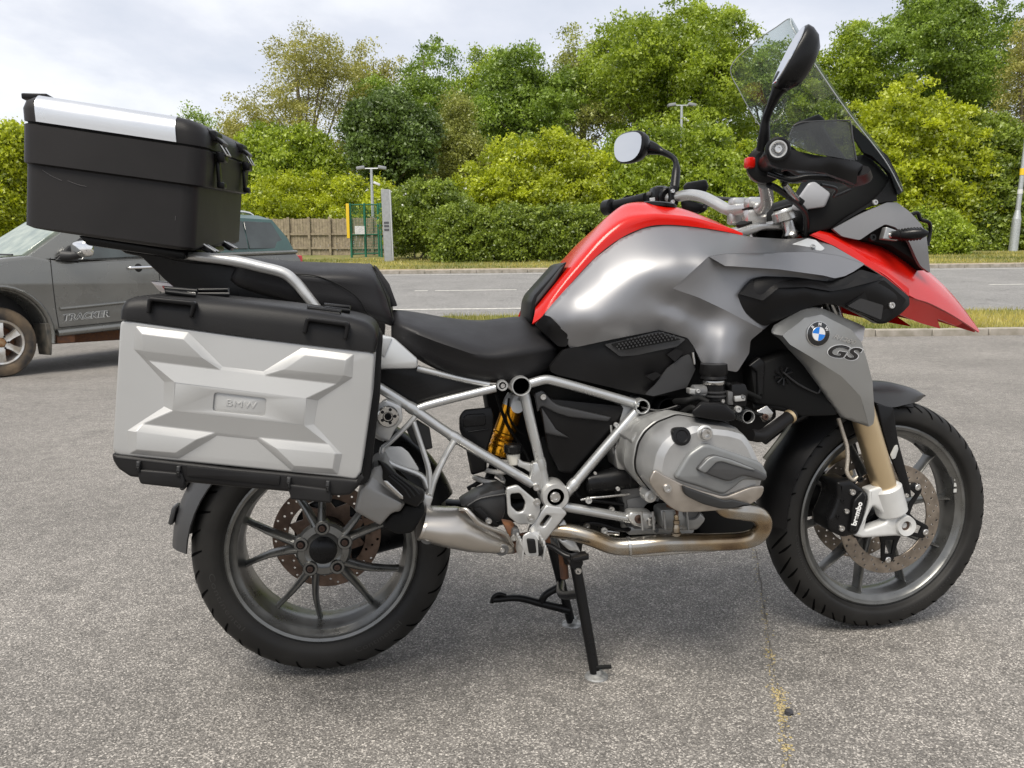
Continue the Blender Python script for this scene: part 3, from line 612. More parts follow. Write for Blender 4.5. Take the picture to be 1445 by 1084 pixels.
obj('body', plate(body, 0, -1.74, 0.045, bres=3), M_tp, truck)
obj('wheel_well', box((-0.0, -0.95, 0.75), (1.2, 1.2, 0.62), 0.02), M_blk, truck)
obj('wheel_well', box((-3.25, -0.95, 0.85), (1.2, 1.2, 0.62), 0.02), M_blk, truck)
obj('chassis', box((-1.9, -0.85, 0.42), (2.4, 0.9, 0.2), 0.03), M_rust, truck)
obj('sill', tube([(-0.62, -0.02, 0.475), (-1.6, 0.0, 0.535), (-2.7, -0.01, 0.60)], 0.045, 10, 4), M_tp, truck)
obj('bracket', box((-0.72, -0.12, 0.40), (0.22, 0.2, 0.10), 0.015), M_rust, truck)
# flared arches
for cx, cz, nm in ((0, 0.46, 'arch'), (-3.25, 0.60, 'arch')):
    pts = [(cx+0.555*math.cos(a), -0.005, cz+0.575*math.sin(a)) for a in np.linspace(-0.15, PI+0.18, 20)]
    obj('wheel_arch', tube(pts, 0.05, 8, 1, flat=0.6), M_tp, truck)
# cab greenhouse
def cabsec(xf, xr, z, y): return [(xf, y, z), (xr, y, z), (xr, -1.74-y, z), (xf, -1.74-y, z)]
gh = loft([cabsec(-0.34, -2.95, 1.36, -0.03), cabsec(-0.78, -2.9, 1.66, -0.10), cabsec(-1.12, -2.8, 1.92, -0.20), cabsec(-1.5, -2.7, 1.99, -0.36)], smooth=25)
obj('cab', gh, M_tp, truck)
def quad_panel(nm, P, m, t=0.012): P = [np.array(p, float) for p in P]; n = np.cross(P[1]-P[0], P[2]-P[0]); n /= np.linalg.norm(n); n = n if n[1] > 0 or n[0] > 0.3 else -n; return obj(nm, hexa([p+n*t for p in P]+[p-n*t*0.5 for p in P], 0.006, 1), m, truck)
quad_panel('side_window', [(-0.98, -0.03, 1.355), (-1.98, -0.03, 1.43), (-1.98, -0.165, 1.83), (-1.30, -0.155, 1.80)], M_tglass)
quad_panel('side_window', [(-2.1, -0.03, 1.44), (-2.72, -0.03, 1.47), (-2.66, -0.165, 1.83), (-2.1, -0.165, 1.83)], M_tglass)
quad_panel('quarter_glass', [(-0.66, -0.03, 1.37), (-0.93, -0.03, 1.36), (-1.20, -0.14, 1.76)], M_blk)
ws = [(-0.36, -0.14, 1.385), (-0.36, -1.6, 1.385), (-1.08, -1.5, 1.885), (-1.08, -0.26, 1.885)]
obj('windscreen', hexa([np.array(p)+np.array([0.012, 0, 0.016]) for p in ws]+[np.array(p)-np.array([0.02, 0, 0.02]) for p in ws], 0.006, 1), M_tshield, truck)
obj('wiper', tube([(-0.30, -0.25, 1.405), (-0.33, -0.8, 1.425), (-0.36, -1.3, 1.42)], 0.012, 6, 3), M_blk, truck)
# bed canopy
cn = loft([[(-2.96, -0.03, 1.44), (-4.37, -0.03, 1.545), (-4.37, -1.70, 1.545), (-2.96, -1.70, 1.44)], [(-2.96, -0.10, 1.75), (-4.28, -0.10, 1.78), (-4.28, -1.62, 1.78), (-2.96, -1.62, 1.75)],
           [(-2.96, -0.20, 2.03), (-4.08, -0.20, 2.05), (-4.08, -1.52, 2.05), (-2.96, -1.52, 2.03)], [(-3.02, -0.32, 2.10), (-3.92, -0.32, 2.11), (-3.92, -1.40, 2.11), (-3.02, -1.40, 2.10)]], smooth=25)
obj('canopy', cn, M_teal, truck)
quad_panel('canopy_window', [(-3.05, -0.055, 1.555), (-3.49, -0.055, 1.575), (-3.49, -0.165, 1.99), (-3.05, -0.165, 1.97)], M_tglass, 0.014)
quad_panel('canopy_window', [(-3.51, -0.055, 1.575), (-4.24, -0.075, 1.61), (-4.14, -0.125, 1.80), (-4.02, -0.165, 2.0), (-3.51, -0.165, 1.99)], M_tglass, 0.014)
obj('bed_rail', tube([(-2.9, -0.0, 1.47), (-4.37, -0.0, 1.56)], 0.028, 8, 1), M_tp, truck)
for y in (-0.36, -1.36): obj('roof_rail', tube([(-2.9, y, 2.09), (-3.0, y, 2.14), (-3.7, y, 2.15), (-3.85, y, 2.11)], 0.02, 8, 3), M_chr, truck)
obj('tail_light', box((-4.46, -0.09, 1.36), (0.09, 0.16, 0.30), 0.02), mat('tail_red', (0.45, 0.01, 0.012), 0.2, coat=0.5), truck)
# door details
for pts in ([(-0.60, 1.37), (-0.605, 1.1), (-0.615, 0.8), (-0.635, 0.54)], [(-1.97, 1.415), (-1.99, 1.1), (-1.98, 0.75), (-1.96, 0.58)], [(-0.635, 0.54), (-1.3, 0.575), (-1.96, 0.615)], [(-0.93, 1.345), (-1.75, 1.40), (-2.75, 1.455)]):
    obj('door_seam', tube([(x, -0.001, z) for x, z in pts], 0.0055, 6, 4), M_seam, truck)
hd = obj('door_handle', tube([(-1.56, 0.0, 1.262), (-1.60, 0.04, 1.268), (-1.85, 0.04, 1.28), (-1.89, 0.0, 1.283)], 0.019, 10, 4), M_chr, truck)
obj('handle_recess', lathe([(0.055, 0), (0.05, 0.003), (0.0, 0.003)], (-1.70, 0.0, 1.27), (0, 1, 0), 20), M_seam, hd)
obj('moulding', tube([(-0.66, 0.0, 0.765), (-0.9, 0.005, 0.78), (-1.97, 0.005, 0.865)], 0.028, 10, 3, flat=0.8), M_tp, truck)
mr = obj('door_mirror', xform(box((0, 0, 0), (0.16, 0.30, 0.20), 0.07, seg=5), Matrix.Translation((-0.90, 0.17, 1.48)) @ Matrix.Rotation(0.12, 4, 'Z')), M_chr, truck)
obj('mirror_arm', tube([(-0.76, -0.02, 1.40), (-0.82, 0.07, 1.40), (-0.88, 0.15, 1.42)], [0.07, 0.05, 0.05], 10, 4), M_blk, mr)
obj('mirror_sail', hexa([(-0.66, 0.0, 1.34), (-0.95, 0.0, 1.335), (-0.86, -0.03, 1.53), (-0.66, -0.05, 1.34), (-0.95, -0.05, 1.335), (-0.86, -0.08, 1.53)], 0.006, 1), M_blk, mr)
def ttext(s, w, c, m, size=0.10, dy=0.0):
    me = text_mesh(s, size, 0.001, 0.25, 1.05, offset=dy, width=w)
    ex = np.array([-1, 0, -0.0]); ez = np.array([0.0, 0, 1])
    M = basis(c, (-1, 0, 0.058), (0.0, 0, 1)); me.transform(M); return obj('decal', me, m, truck)
ttext('TRACKER', 0.58, (-0.965, 0.004, 0.668), mat('decal_pale', (0.55, 0.55, 0.52), 0.5), 0.105, 0.006)
ttext('TRACKER', 0.575, (-0.965, 0.006, 0.668), mat('decal_dark', (0.05, 0.05, 0.05), 0.5), 0.105, 0.0)
# wheels and flaps
for cx, cz in ((0.0, 0.40), (-3.25, 0.45)):
    wh = empty('wheel', (cx, 0, cz)); wh.parent = truck; wh['world_children'] = 0
    obj('tyre', lathe([(0.255, -0.005), (0.275, 0.012), (0.33, 0.02), (0.385, 0.0), (0.40, -0.03), (0.403, -0.12), (0.40, -0.22), (0.36, -0.25), (0.25, -0.24)], (0, -0.04, 0), (0, 1, 0), 40, caps=False), M_tyd, wh)
    obj('rim', lathe([(0.262, 0.0), (0.25, 0.01), (0.232, 0.002), (0.215, -0.03), (0.205, -0.18)], (0, -0.04, 0), (0, 1, 0), 40, caps=False), M_alloy, wh)
    obj('brake_drum', lathe([(0.20, -0.17), (0.20, -0.12), (0.0, -0.12)], (0, -0.04, 0), (0, 1, 0), 24), M_rust, wh)
    for i in range(6):
        a = i*PI/3+0.52; ca, sa = math.cos(a), math.sin(a)
        S = []
        for rr, w, y in ((0.055, 0.045, -0.035), (0.13, 0.036, -0.03), (0.225, 0.05, -0.045)):
            S.append([(ca*rr-sa*q, y+yy, sa*rr+ca*q) for q, yy in ((-w, -0.03), (w, -0.03), (w*0.85, 0.006), (0, -0.003), (-w*0.85, 0.006))])
        obj('spoke', loft(S, n=3), M_alloy, wh)
    obj('hub', lathe([(0.085, -0.05), (0.08, -0.015), (0.055, -0.005), (0.045, 0.02), (0.0, 0.028)], (0, -0.04, 0), (0, 1, 0), 20), mat('rusty_hub', (0.28, 0.14, 0.06), 0.6, 0.5, color2=(0.4, 0.28, 0.16), vscale=30), wh)
    for i in range(6):
        a = i*PI/3; obj('wheel_nut', cyl((0.075*math.cos(a), -0.07, 0.075*math.sin(a)), (0.075*math.cos(a), -0.025, 0.075*math.sin(a)), 0.012, 8), M_seam, wh)
    obj('mudflap', hexa([(cx-0.47, 0.02, cz+0.2), (cx-0.50, 0.02, cz-0.18), (cx-0.52, 0.02, cz-0.18), (cx-0.56, 0.02, cz+0.2), (cx-0.47, -0.26, cz+0.2), (cx-0.50, -0.26, cz-0.18), (cx-0.52, -0.26, cz-0.18), (cx-0.56, -0.26, cz+0.2)], 0.008, 1), mat('mudflap_dirty', (0.05, 0.05, 0.045), 0.8, color2=(0.15, 0.13, 0.10), vscale=8), truck)
# ================================================================ motorcycle: wheels, fork, mudguards
bike = empty('motorcycle', (0.75, 0, 0)); tag(bike, 'grey and red adventure motorcycle on its centre stand, with side and top cases', 'motorcycle')
M_rub = mat('tyre_rubber', (0.0125, 0.0120, 0.0115), 0.55, spec=0.24, color2=(0.021, 0.020, 0.0185), vscale=9, detail=8, rvar=0.1, bump=0.12, bscale=300)
M_groove_shade = mat('tread_groove_shade', (0.002, 0.002, 0.002), 0.95, spec=0.05)
M_rim = mat('rim_grey', (0.17, 0.17, 0.163), 0.32, 0.80, var=0.12, vscale=25, rvar=0.08)
M_disc = mat('brake_disc_steel', (0.30, 0.255, 0.21), 0.36, 0.85, var=0.2, vscale=40)
M_discr = mat('rear_disc_steel', (0.17, 0.115, 0.085), 0.5, 0.6, var=0.3, vscale=40)
M_bp = mat('black_plastic', (0.0075, 0.0072, 0.0075), 0.38, spec=0.2, var=0.15, vscale=8, rvar=0.06, bump=0.10, bscale=700)
M_bs = mat('black_satin', (0.0065, 0.0065, 0.007), 0.30, spec=0.24, rvar=0.06, vscale=20)
M_bm = mat('black_matte', (0.0045, 0.0045, 0.0045), 0.7, spec=0.24)
M_gp = mat('grey_plastic', (0.030, 0.030, 0.031), 0.40, var=0.1, vscale=6, bump=0.06, bscale=700)
M_gold = mat('gold_anodised', (0.64, 0.50, 0.31), 0.38, 0.85, rvar=0.05, vscale=12)
M_alu = mat('cast_silver', (0.52, 0.52, 0.51), 0.36, 0.65, var=0.06, vscale=30, rvar=0.08, bump=0.06, bscale=500)
M_frame = mat('frame_silver', (0.50, 0.505, 0.50), 0.30, 0.75, rvar=0.05, vscale=20, coat=0.2)
M_steel = mat('bare_steel', (0.50, 0.49, 0.47), 0.25, 1.0, rvar=0.08, vscale=60)
M_bolt = mat('bolt_steel', (0.62, 0.61, 0.59), 0.28, 1.0)
M_rustb = mat('bolt_rusty', (0.075, 0.045, 0.034), 0.6, 0.5)
M_fork = mat('fork_casting', (0.60, 0.60, 0.585), 0.42, 0.25, var=0.05, vscale=20, bump=0.06, bscale=400)

def wheel(name, c, R, W, lip, lw, barrel, spoke_ang, steer, hubr, back=False):
    root = empty(name, (c[0], c[1], c[2])); root.parent = bike; root.matrix_parent_inverse = Matrix.Translation(-Vector(bike.location))
    root.rotation_euler = (0, 0, steer); root['world_children'] = 0
    w = W/2
    prof = [(lip-0.010, -lw*0.93), (lip+0.004, -lw*0.99), (lip+0.012, -w*0.93), (lip+0.3*(R-lip), -w*1.0), (lip+0.55*(R-lip), -w*0.985), (lip+0.74*(R-lip), -w*0.88), (lip+0.87*(R-lip), -w*0.66), (lip+0.96*(R-lip), -w*0.36), (R, 0)]
    P = crom([(a, b) for a, b in prof], 3); full = [tuple(p) for p in P]+[(a, -b) for a, b in P[::-1][1:]]
    ty = obj('tyre', lathe(full, (0, 0, 0), (0, 1, 0), 96, smooth=50, caps=False), M_rub, root)
    # tread: shade of the grooves laid on as dark curved strips, shoulder to crown
    S2 = np.array([p for p in crom(prof, 4) if p[0] > lip+0.52*(R-lip)])[:-1]
    V, F = [], []
    def sipe(a0, sweep, k0, k1, wd, side):
        n = k1-k0
        for i in range(k0, k1+1):
            r, y = S2[i]; tg = S2[min(i+1, len(S2)-1)]-S2[max(i-1, 0)]; tg = tg/np.linalg.norm(tg); r, y = r+tg[1]*0.0007, y-tg[0]*0.0007; f = (i-k0)/max(1, n); aa = a0+sweep*f; k = len(V); ww = wd*(1-0.5*abs(2*f-1))/r
            for s in (-1, 1): V.append((r*math.cos(aa+s*ww), y*side, r*math.sin(aa+s*ww)))
            if i > k0: F.append((k-2, k-1, k+1, k))
    nt_ = 18 if back else 26
    for i in range(nt_):
        a = 2*PI*i/nt_
        for side in (1, -1):
            o = 0.5*PI/nt_*(1 if side > 0 else 2)
            sipe(a+o, 0.19, 2, len(S2)-1, 0.0050, side); sipe(a+o+PI/nt_, 0.09, 0, 10, 0.0042, side)
    tag(obj('tread_groove_shade', mesh(V, F, 0), M_groove_shade, root), kind='stuff')
    for th0_, txt, wid in ((math.radians(205 if back else 300), 'Continental', 0.62), (math.radians(300 if back else 200), 'Conti' + 'nental', 0.50)):
        tm = text_mesh(txt, 0.02, 0.0, 0, 1.08, width=wid); rs_ = lip+0.36*(R-lip) if back else lip+0.30*(R-lip)
        for v in tm.vertices:
            aa = th0_-v.co.x if th0_ < PI else th0_+v.co.x; rr_ = rs_+(v.co.y if th0_ < PI else -v.co.y)*(0.95 if back else 0.55); v.co = (rr_*math.cos(aa), -w*1.003-0.0004, rr_*math.sin(aa))
        obj('sidewall_lettering', tm, mat('rubber_lettering', (0.020, 0.019, 0.018), 0.45), ty)
    rp = [(lip-0.012, -lw*0.90), (lip-0.004, -lw*0.985), (lip, -lw*1.0), (lip+0.0005, -lw*1.04), (lip-0.004, -lw*1.09), (lip-0.011, -lw*1.05), (lip-0.014, -lw*0.95), (lip-0.022, -lw*0.86), (lip-0.026, -lw*0.80), (barrel+0.006, -lw*0.55), (barrel, -lw*0.25)]
    rp = rp+[(a, -b) for a, b in rp[::-1]]
    rp += [(lip-0.008, lw*0.8), (barrel+0.008, lw*0.3), (barrel+0.008, -lw*0.3), (lip-0.008, -lw*0.8)]
    obj('rim', lathe(rp, (0, 0, 0), (0, 1, 0), 96, closed=True, smooth=32), M_rim, root)
    for (th0, th1, r0, y0, w0) in spoke_ang:
        S = []
        for f in (0, 0.12, 0.5, 0.9, 1.0):
            th = math.radians(th0+(th1-th0)*min(1, f*1.0)); r = r0+(barrel+0.004-r0)*f; y = y0*(1-f)+(0.0)*f; ww = w0*(1-0.52*f)*(1.35 if f == 1 else 1); hh = 0.021*(1-0.2*f)*(1.25 if f == 1 else 1)
            d = np.array([math.cos(th), 0, math.sin(th)]); t = np.array([-math.sin(th), 0, math.cos(th)]); p = d*r+np.array([0, y, 0])
            S.append([p+t*a*ww+np.array([0, b*hh, 0]) for a, b in ((-1, 0.3), (-0.75, -0.75), (-0.25, -1), (0.25, -1), (0.75, -0.75), (1, 0.3), (0.7, 1), (-0.7, 1))])
        obj('spoke', loft(S, n=2, smooth=40), M_rim, root)
    return root
RZ = 0.3277
# rear wheel: five bolt bosses, two spokes leaving each
sp = []
for k in range(5):
    b = 90+72*k; sp += [(b+2, b-2, 0.066, -0.040, 0.0112), (b+17, b+31, 0.062, -0.040, 0.0108)]
rw = wheel('rear_wheel', (0, 0, RZ), 0.318, 0.170, 0.229, 0.074, 0.196, sp, 0.0, 0.05, True)
star = []
for k in range(5):
    b = math.radians(90+72*k)
    for da, rr in ((-20, 0.074), (-8, 0.080), (8, 0.080), (20, 0.074), (36, 0.060)): star.append((rr*math.cos(b+math.radians(da)), rr*math.sin(b+math.radians(da))))
holes = []
for k in range(5):
    b = math.radians(90+36+72*k); t = [(0.046, -7), (0.046, 7), (0.057, 12), (0.057, -12)]; holes.append([(r*math.cos(b+math.radians(a)), r*math.sin(b+math.radians(a))) for r, a in t])
obj('hub', lathe([(0.066, -0.030), (0.068, -0.048), (0.062, -0.056), (0.046, -0.058), (0.040, -0.054), (0.034, -0.054)], (0, 0, 0), (0, 1, 0), 40), M_rim, rw)
for k in range(5):
    b = math.radians(90+72*k); c_ = (0.0555*math.cos(b), 0, 0.0555*math.sin(b)); obj('bolt_boss', lathe([(0.019, -0.03), (0.0185, -0.058), (0.0165, -0.0605), (0.0, -0.0605)], c_, (0, 1, 0), 22), M_rim, rw)
obj('hub_barrel', lathe([(0.058, -0.03), (0.052, 0.0), (0.050, 0.09), (0.0, 0.09)], (0, 0, 0), (0, 1, 0), 30), M_bs, rw)
obj('hub_cap', lathe([(0.034, -0.058), (0.033, -0.064), (0.030, -0.066), (0.024, -0.070), (0.012, -0.073), (0.0, -0.074)], (0, 0, 0), (0, 1, 0), 32), M_bs, rw)
for k in range(5):
    b = math.radians(90+72*k); c = (0.0555*math.cos(b), -0.0605, 0.0555*math.sin(b))
    x = obj('bolt_recess', lathe([(0.0115, 0.0), (0.011, 0.0012), (0.0, 0.0012)], c, (0, -1, 0), 18), M_bm, rw); obj('wheel_bolt', bolt((c[0], c[1]-0.002, c[2]), 0.0075, h=0.003), M_rustb, x)
def disc(parent, r0, r1, y, m, nh, thick=0.005, lugs=0):
    outer = [(r1*math.cos(a), r1*math.sin(a)) for a in np.linspace(0, 2*PI, 72, endpoint=False)]
    inner = []
    for i, a in enumerate(np.linspace(0, 2*PI, 72, endpoint=False)): inner.append((r0*math.cos(a), r0*math.sin(a)))
    hs = []
    for i in range(nh):
        a = 2*PI*i/nh; rr = r0+(r1-r0)*(0.24, 0.52, 0.80)[i % 3]
        hs.append([(rr*math.cos(a)+0.0034*math.cos(t), rr*math.sin(a)+0.0034*math.sin(t)) for t in np.linspace(0, 2*PI, 7)[:-1]])
    return obj('brake_disc', plate(outer, y-thick/2, y+thick/2, 0.0006, [inner]+hs, ref=(0, 0), bres=0), m, parent)
dr = disc(rw, 0.098, 0.138, 0.062, M_discr, 45)
obj('disc_carrier', plate([(0.102*math.cos(a)*(1 if i % 2 else 0.72), 0.102*math.sin(a)*(1 if i % 2 else 0.72)) for i, a in enumerate(np.linspace(0, 2*PI, 20, endpoint=False))], 0.064, 0.072, 0.001, ref=(0, 0)), M_discr, rw)

# front wheel
STEER = 0.0437; FC = np.array([1.507, 0, 0.325])
spf = []
for k in range(10): b = 7+36*k; spf.append((b-(9 if k % 2 else -9), b, 0.040, 0.0, 0.0105))
fwh = wheel('front_wheel', tuple(FC), 0.325, 0.120, 0.2545, 0.044, 0.222, spf, STEER, 0.04)
obj('hub', lathe([(0.030, -0.075), (0.045, -0.06), (0.050, -0.03), (0.046, 0.0), (0.050, 0.03), (0.045, 0.06), (0.030, 0.075)], (0, 0, 0), (0, 1, 0), 30), M_rim, fwh)
obj('weight_label', xform(box((0, 0, 0), (0.014, 0.004, 0.052), 0.001), Matrix.Translation((0.222, -0.036, 0.075)) @ Matrix.Rotation(-0.30, 4, 'Y')), mat('sticker_dark', (0.03, 0.03, 0.03), 0.4), fwh)
for z in (0.058, 0.075, 0.092): obj('label_print', box((0.2225, -0.0395, z), (0.009, 0.0012, 0.010), 0), mat('sticker_print', (0.5, 0.5, 0.48), 0.5), fwh)
for s in (-1, 1):
    dd = disc(fwh, 0.112, 0.1525, s*0.066, M_disc, 66)
    carr = []
    for k in range(5):
        b = math.radians(50+72*k)
        for da, rr in ((-10, 0.112), (-7, 0.119), (7, 0.119), (10, 0.112), (20, 0.072), (36, 0.056), (52, 0.072)): carr.append((rr*math.cos(b+math.radians(da)), rr*math.sin(b+math.radians(da))))
    hl = [[(0.03*math.cos(t), 0.03*math.sin(t)) for t in np.linspace(0, 2*PI, 20, endpoint=False)]]
    for k in range(5):
        b = math.radians(50+72*k); hl.append([(r*math.cos(b+math.radians(a)), r*math.sin(b+math.radians(a))) for r, a in ((0.058, -12), (0.096, -6), (0.096, 6), (0.058, 12))])
    obj('disc_carrier', plate(carr, s*0.073-0.003, s*0.073+0.003, 0.0015, hl, ref=(0, 0)), M_bs, fwh)
    for k in range(5):
        b = math.radians(50+72*k); c = (0.1125*math.cos(b), s*0.077, 0.1125*math.sin(b))
        obj('disc_bobbin', lathe([(0.0088, -0.003), (0.0088, 0.0015), (0.007, 0.003), (0.004, 0.003), (0.003, 0.001), (0, 0.001)], c, (0, s, 0), 16), M_bolt, fwh)
obj('valve', cyl((0.10, -0.02, 0.195), (0.115, -0.045, 0.175), 0.0035, 8), M_bm, fwh)

# ---------------------------------------------------------------- fork legs
FTOP, FBOT = ZW.at(478, 215, -0.105), ZW.at(568, 520, -0.105)
def fork_leg(mir):
    f = (lambda m: mirrored(m)) if mir else (lambda m: m)
    d = FTOP-FBOT; top = FBOT+d*1.9
    o = obj('fork_tube', f(cyl(FBOT-d*0.05, top, 0.0315, 28)), M_gold, bike)
    obj('fork_stanchion', f(cyl(FBOT+d*1.8, FBOT+d*3.0, 0.021, 20)), M_steel, o)
    return o
fork_leg(False); fork_leg(True)
fl = fillet(ZW.xz([(496, 516), (505, 512), (604, 482), (622, 500), (646, 578), (632, 598), (655, 628), (668, 652), (664, 680), (640, 695), (600, 690), (470, 698), (440, 690), (452, 660), (478, 610), (492, 566)], -0.115), 0.006)
h1 = fillet(ZW.xz([(512, 575), (534, 590), (566, 624), (560, 640), (478, 668), (488, 620)], -0.115), 0.006)
h2 = ZW.xz([(642+17*math.cos(t), 655+17*math.sin(t)) for t in np.linspace(0, 2*PI, 16, endpoint=False)], -0.115)
fb = obj('fork_bottom', plate(fl, -0.128, -0.088, 0.007, [h1[::-1], h2[::-1]], bres=3), M_fork, bike)
obj('fork_socket', cyl(FBOT-(FTOP-FBOT)*0.30, FBOT+(FTOP-FBOT)*0.06, 0.040, 28, 0.006, r1=0.0425), M_fork, fb)
obj('fork_bottom', mirrored(plate(fl, -0.128, -0.088, 0.007, [h1[::-1], h2[::-1]], bres=3)), M_fork, bike)
ax = ZW.at(642, 655, -0.128)
obj('axle_clamp', lathe([(0.012, -0.002), (0.014, 0.008), (0.026, 0.010), (0.028, 0.0), (0.028, -0.04)], ax, (0, -1, 0), 28), M_fork, fb)
obj('front_axle', lathe([(0.0, -0.006), (0.007, -0.006), (0.0085, 0.001), (0.0125, 0.002), (0.013, -0.24), (0.0, -0.24)], ax, (0, -1, 0), 18), mat('axle_brown', (0.09, 0.06, 0.045), 0.5, 0.6), bike)
# caliper
cal = fillet(ZW.xz([(376, 486), (432, 478), (470, 505), (499, 532), (500, 556), (478, 640), (458, 686), (402, 699), (346, 672), (343, 626), (362, 590), (378, 545)], -0.125), 0.008)
for s in (0, 1):
    f = mirrored if s else (lambda m: m)
    ca = obj('brake_caliper', f(plate(cal, -0.135, -0.045, 0.012, bres=3)), M_bs, bike)
    if not s:
        obj('caliper_rib', plate(fillet(ZW.xz([(440, 560), (476, 520), (490, 540), (470, 620), (452, 672), (425, 680), (432, 640)], -0.137), 0.006), -0.145, -0.13, 0.005, bres=2), M_bs, ca)
        for u, v, r in ((440, 527, 0.0085), (398, 665, 0.0085), (418, 600, 0.007), (385, 620, 0.005), (403, 560, 0.005)): obj('caliper_bolt', bolt(ZW.at(u, v, -0.136), r), M_bolt if r > 0.006 else M_bs, ca)
        a, b = ZW.at(447, 655, -0.147), ZW.at(472, 566, -0.147); me = text_mesh('brembo', 0.02, 0.0004, 0, 1.0, offset=0.0006, width=np.linalg.norm(b-a)); dirv = b-a
        up = np.cross(np.array([0, -1, 0]), dirv); me.transform(basis((a+b)/2, dirv, up)); obj('lettering', me, mat('white_print', (0.8, 0.8, 0.78), 0.5), ca)
obj('brake_hose', tube(ZW.p3([(388, 245, -0.10), (405, 300, -0.105), (420, 350, -0.11), (423, 400, -0.115), (420, 450, -0.12), (440, 480, -0.12), (462, 470, -0.12)]), 0.0052, 10, 6), mat('braided_hose', (0.48, 0.43, 0.36), 0.4, 0.5, var=0.2, vscale=300), bike)
obj('hose_clip', bolt(ZW.at(470, 478, -0.125), 0.008), M_bm, bike)
# ---------------------------------------------------------------- front mudguard: rear shell, beak and stays
def guard(a0, a1, r, wf, nA=14, nB=9, cx=FC, drop=0.04):
    rows = []
    for i in range(nA):
        f = i/(nA-1); a = math.radians(a0+(a1-a0)*f); w = wf(f); row = []
        for k in range(nB):
            u = -1+2*k/(nB-1); rr = r(f) if callable(r) else r; rr = rr-drop*abs(u)**2.6
            row.append((cx[0]+rr*math.cos(a), u*w, cx[2]+rr*math.sin(a)))
        rows.append(row)
    return rows
def shell(rows, thick=0.004):
    S = np.array(rows); A, B = S.shape[:2]; du = np.gradient(S, axis=1); dv = np.gradient(S, axis=0); N = np.cross(du, dv); N /= np.linalg.norm(N, axis=2)[..., None]
    K = S-N*thick; V = np.concatenate([S.reshape(-1, 3), K.reshape(-1, 3)]); o = A*B; F = []
    for i in range(A-1):
        for k in range(B-1): q = (i*B+k, i*B+k+1, (i+1)*B+k+1, (i+1)*B+k); F += [q, tuple(o+x for x in q[::-1])]
    L = [k for k in range(B)]+[i*B+B-1 for i in range(1, A)]+[(A-1)*B+k for k in range(B-2, -1, -1)]+[i*B for i in range(A-2, 0, -1)]
    for x, y in zip(L, L[1:]+L[:1]): F.append((x, y, o+y, o+x))
    return mesh(V, F, 40)
M = Matrix.Translation(Vector(FC)) @ Matrix.Rotation(STEER, 4, 'Z') @ Matrix.Translation(-Vector(FC))
mg = obj('front_mudguard', xform(shell(guard(80, 181, lambda f: 0.350+0.012*math.sin(f*PI), lambda f: 0.070+0.010*math.sin(f*PI), 18)), M), M_bp, bike)
bn = ZW.p3([(470, 150, -.085), (525, 182, -.088), (590, 202, -.088), (640, 194, -.075), (690, 182, -.045), (712, 166, -.010)])
bt = ZW.p3([(470, 118, -.03), (525, 112, -.03), (590, 114, -.03), (640, 124, -.028), (690, 140, -.018), (716, 158, -.003)])
hb_ = [bn, [0.5*(a+b)+np.array([0, -0.008, 0.006]) for a, b in zip(bn, bt)], bt, [p*np.array([1, 0, 1])+np.array([0, 0, 0.004]) for p in bt]]
rows = hb_+[[p*np.array([1, -1, 1]) for p in r] for r in hb_[::-1][1:]]
obj('mudguard_beak', surf(rows, 4, 3, 0.004, smooth=45), M_gp, mg)
for s in (0, 1):
    f = mirrored if s else (lambda m: m)
    st = fillet(ZW.xz([(528, 188), (594, 204), (602, 270), (612, 330), (658, 505), (662, 545), (644, 545), (626, 500), (575, 370), (552, 290)], -0.105), 0.004)
    obj('mudguard_stay', f(plate(st, -0.112, -0.102, 0.003)), M_bs, mg)
    if not s:
        obj('stay_bolt', bolt(ZW.at(648, 540, -0.113), 0.006), M_bolt, mg)
        obj('reflector', plate(fillet(ZW.xz([(585, 385), (602, 350), (612, 345), (616, 362), (604, 398), (592, 402)], -0.113), 0.003), -0.1155, -0.112, 0.001), mat('clear_reflector', (0.45, 0.45, 0.43), 0.15), mg)
# ================================================================ motorcycle: frame, engine, exhaust, stand
def B(name, me, m, parent=None): return obj(name, me, m, parent or bike)
def zplate(Z, pts, y0, y1, bev=0.003, r=0.003, holes=(), bres=2):
    return plate(fillet(Z.xz(pts, y0), r), y0, y1, bev, [fillet(Z.xz(h, y0), r)[::-1] for h in holes], bres=bres)
def ring(c, ro, ri, L, m, name='tube_end', dark=True):
    o = B(name, lathe([(ri, 0.0), (ri+0.0008, -0.001), (ro-0.001, -0.001), (ro, 0.001), (ro, L), (ri, L)], c, (0, 1, 0), 28, closed=True), m)
    if dark: B('tube_bore', lathe([(ri, 0.012), (0.0, 0.012)], c, (0, 1, 0), 24), M_bm, o)
    return o
YF = -0.165
# trellis tubes
B('frame_tube', tube(ZF.p3([(60, 150, YF), (370, 345, YF), (640, 530, YF), (1135, 825, YF)]), 0.0118, 16, 3), M_frame)
B('frame_tube', tube(ZF.p3([(395, 350, YF), (520, 310, YF), (900, 215, YF)]), 0.0098, 16, 3), M_frame)
B('frame_tube', tube(ZF.p3([(1083, 250, YF), (1130, 460, YF), (1188, 700, YF), (1215, 850, YF)]), [0.0125, 0.0125, 0.0118, 0.014], 16, 4), M_frame)
B('frame_tube', tube(ZE.p3([(100, 150, YF), (175, 130, YF), (240, 140, YF), (430, 192, YF), (650, 255, YF)]), 0.0112, 16, 4), M_frame)
B('frame_tube', tube(ZE.p3([(650, 285, YF), (480, 480, YF), (300, 692, YF), (270, 730, YF)]), [0.0125, 0.0125, 0.0125, 0.0115], 16, 3), M_frame)
B('frame_tube', tube(ZE.p3([(260, 775, -0.17), (420, 802, -0.17), (640, 842, -0.17)]), 0.0118, 16, 3), M_frame)
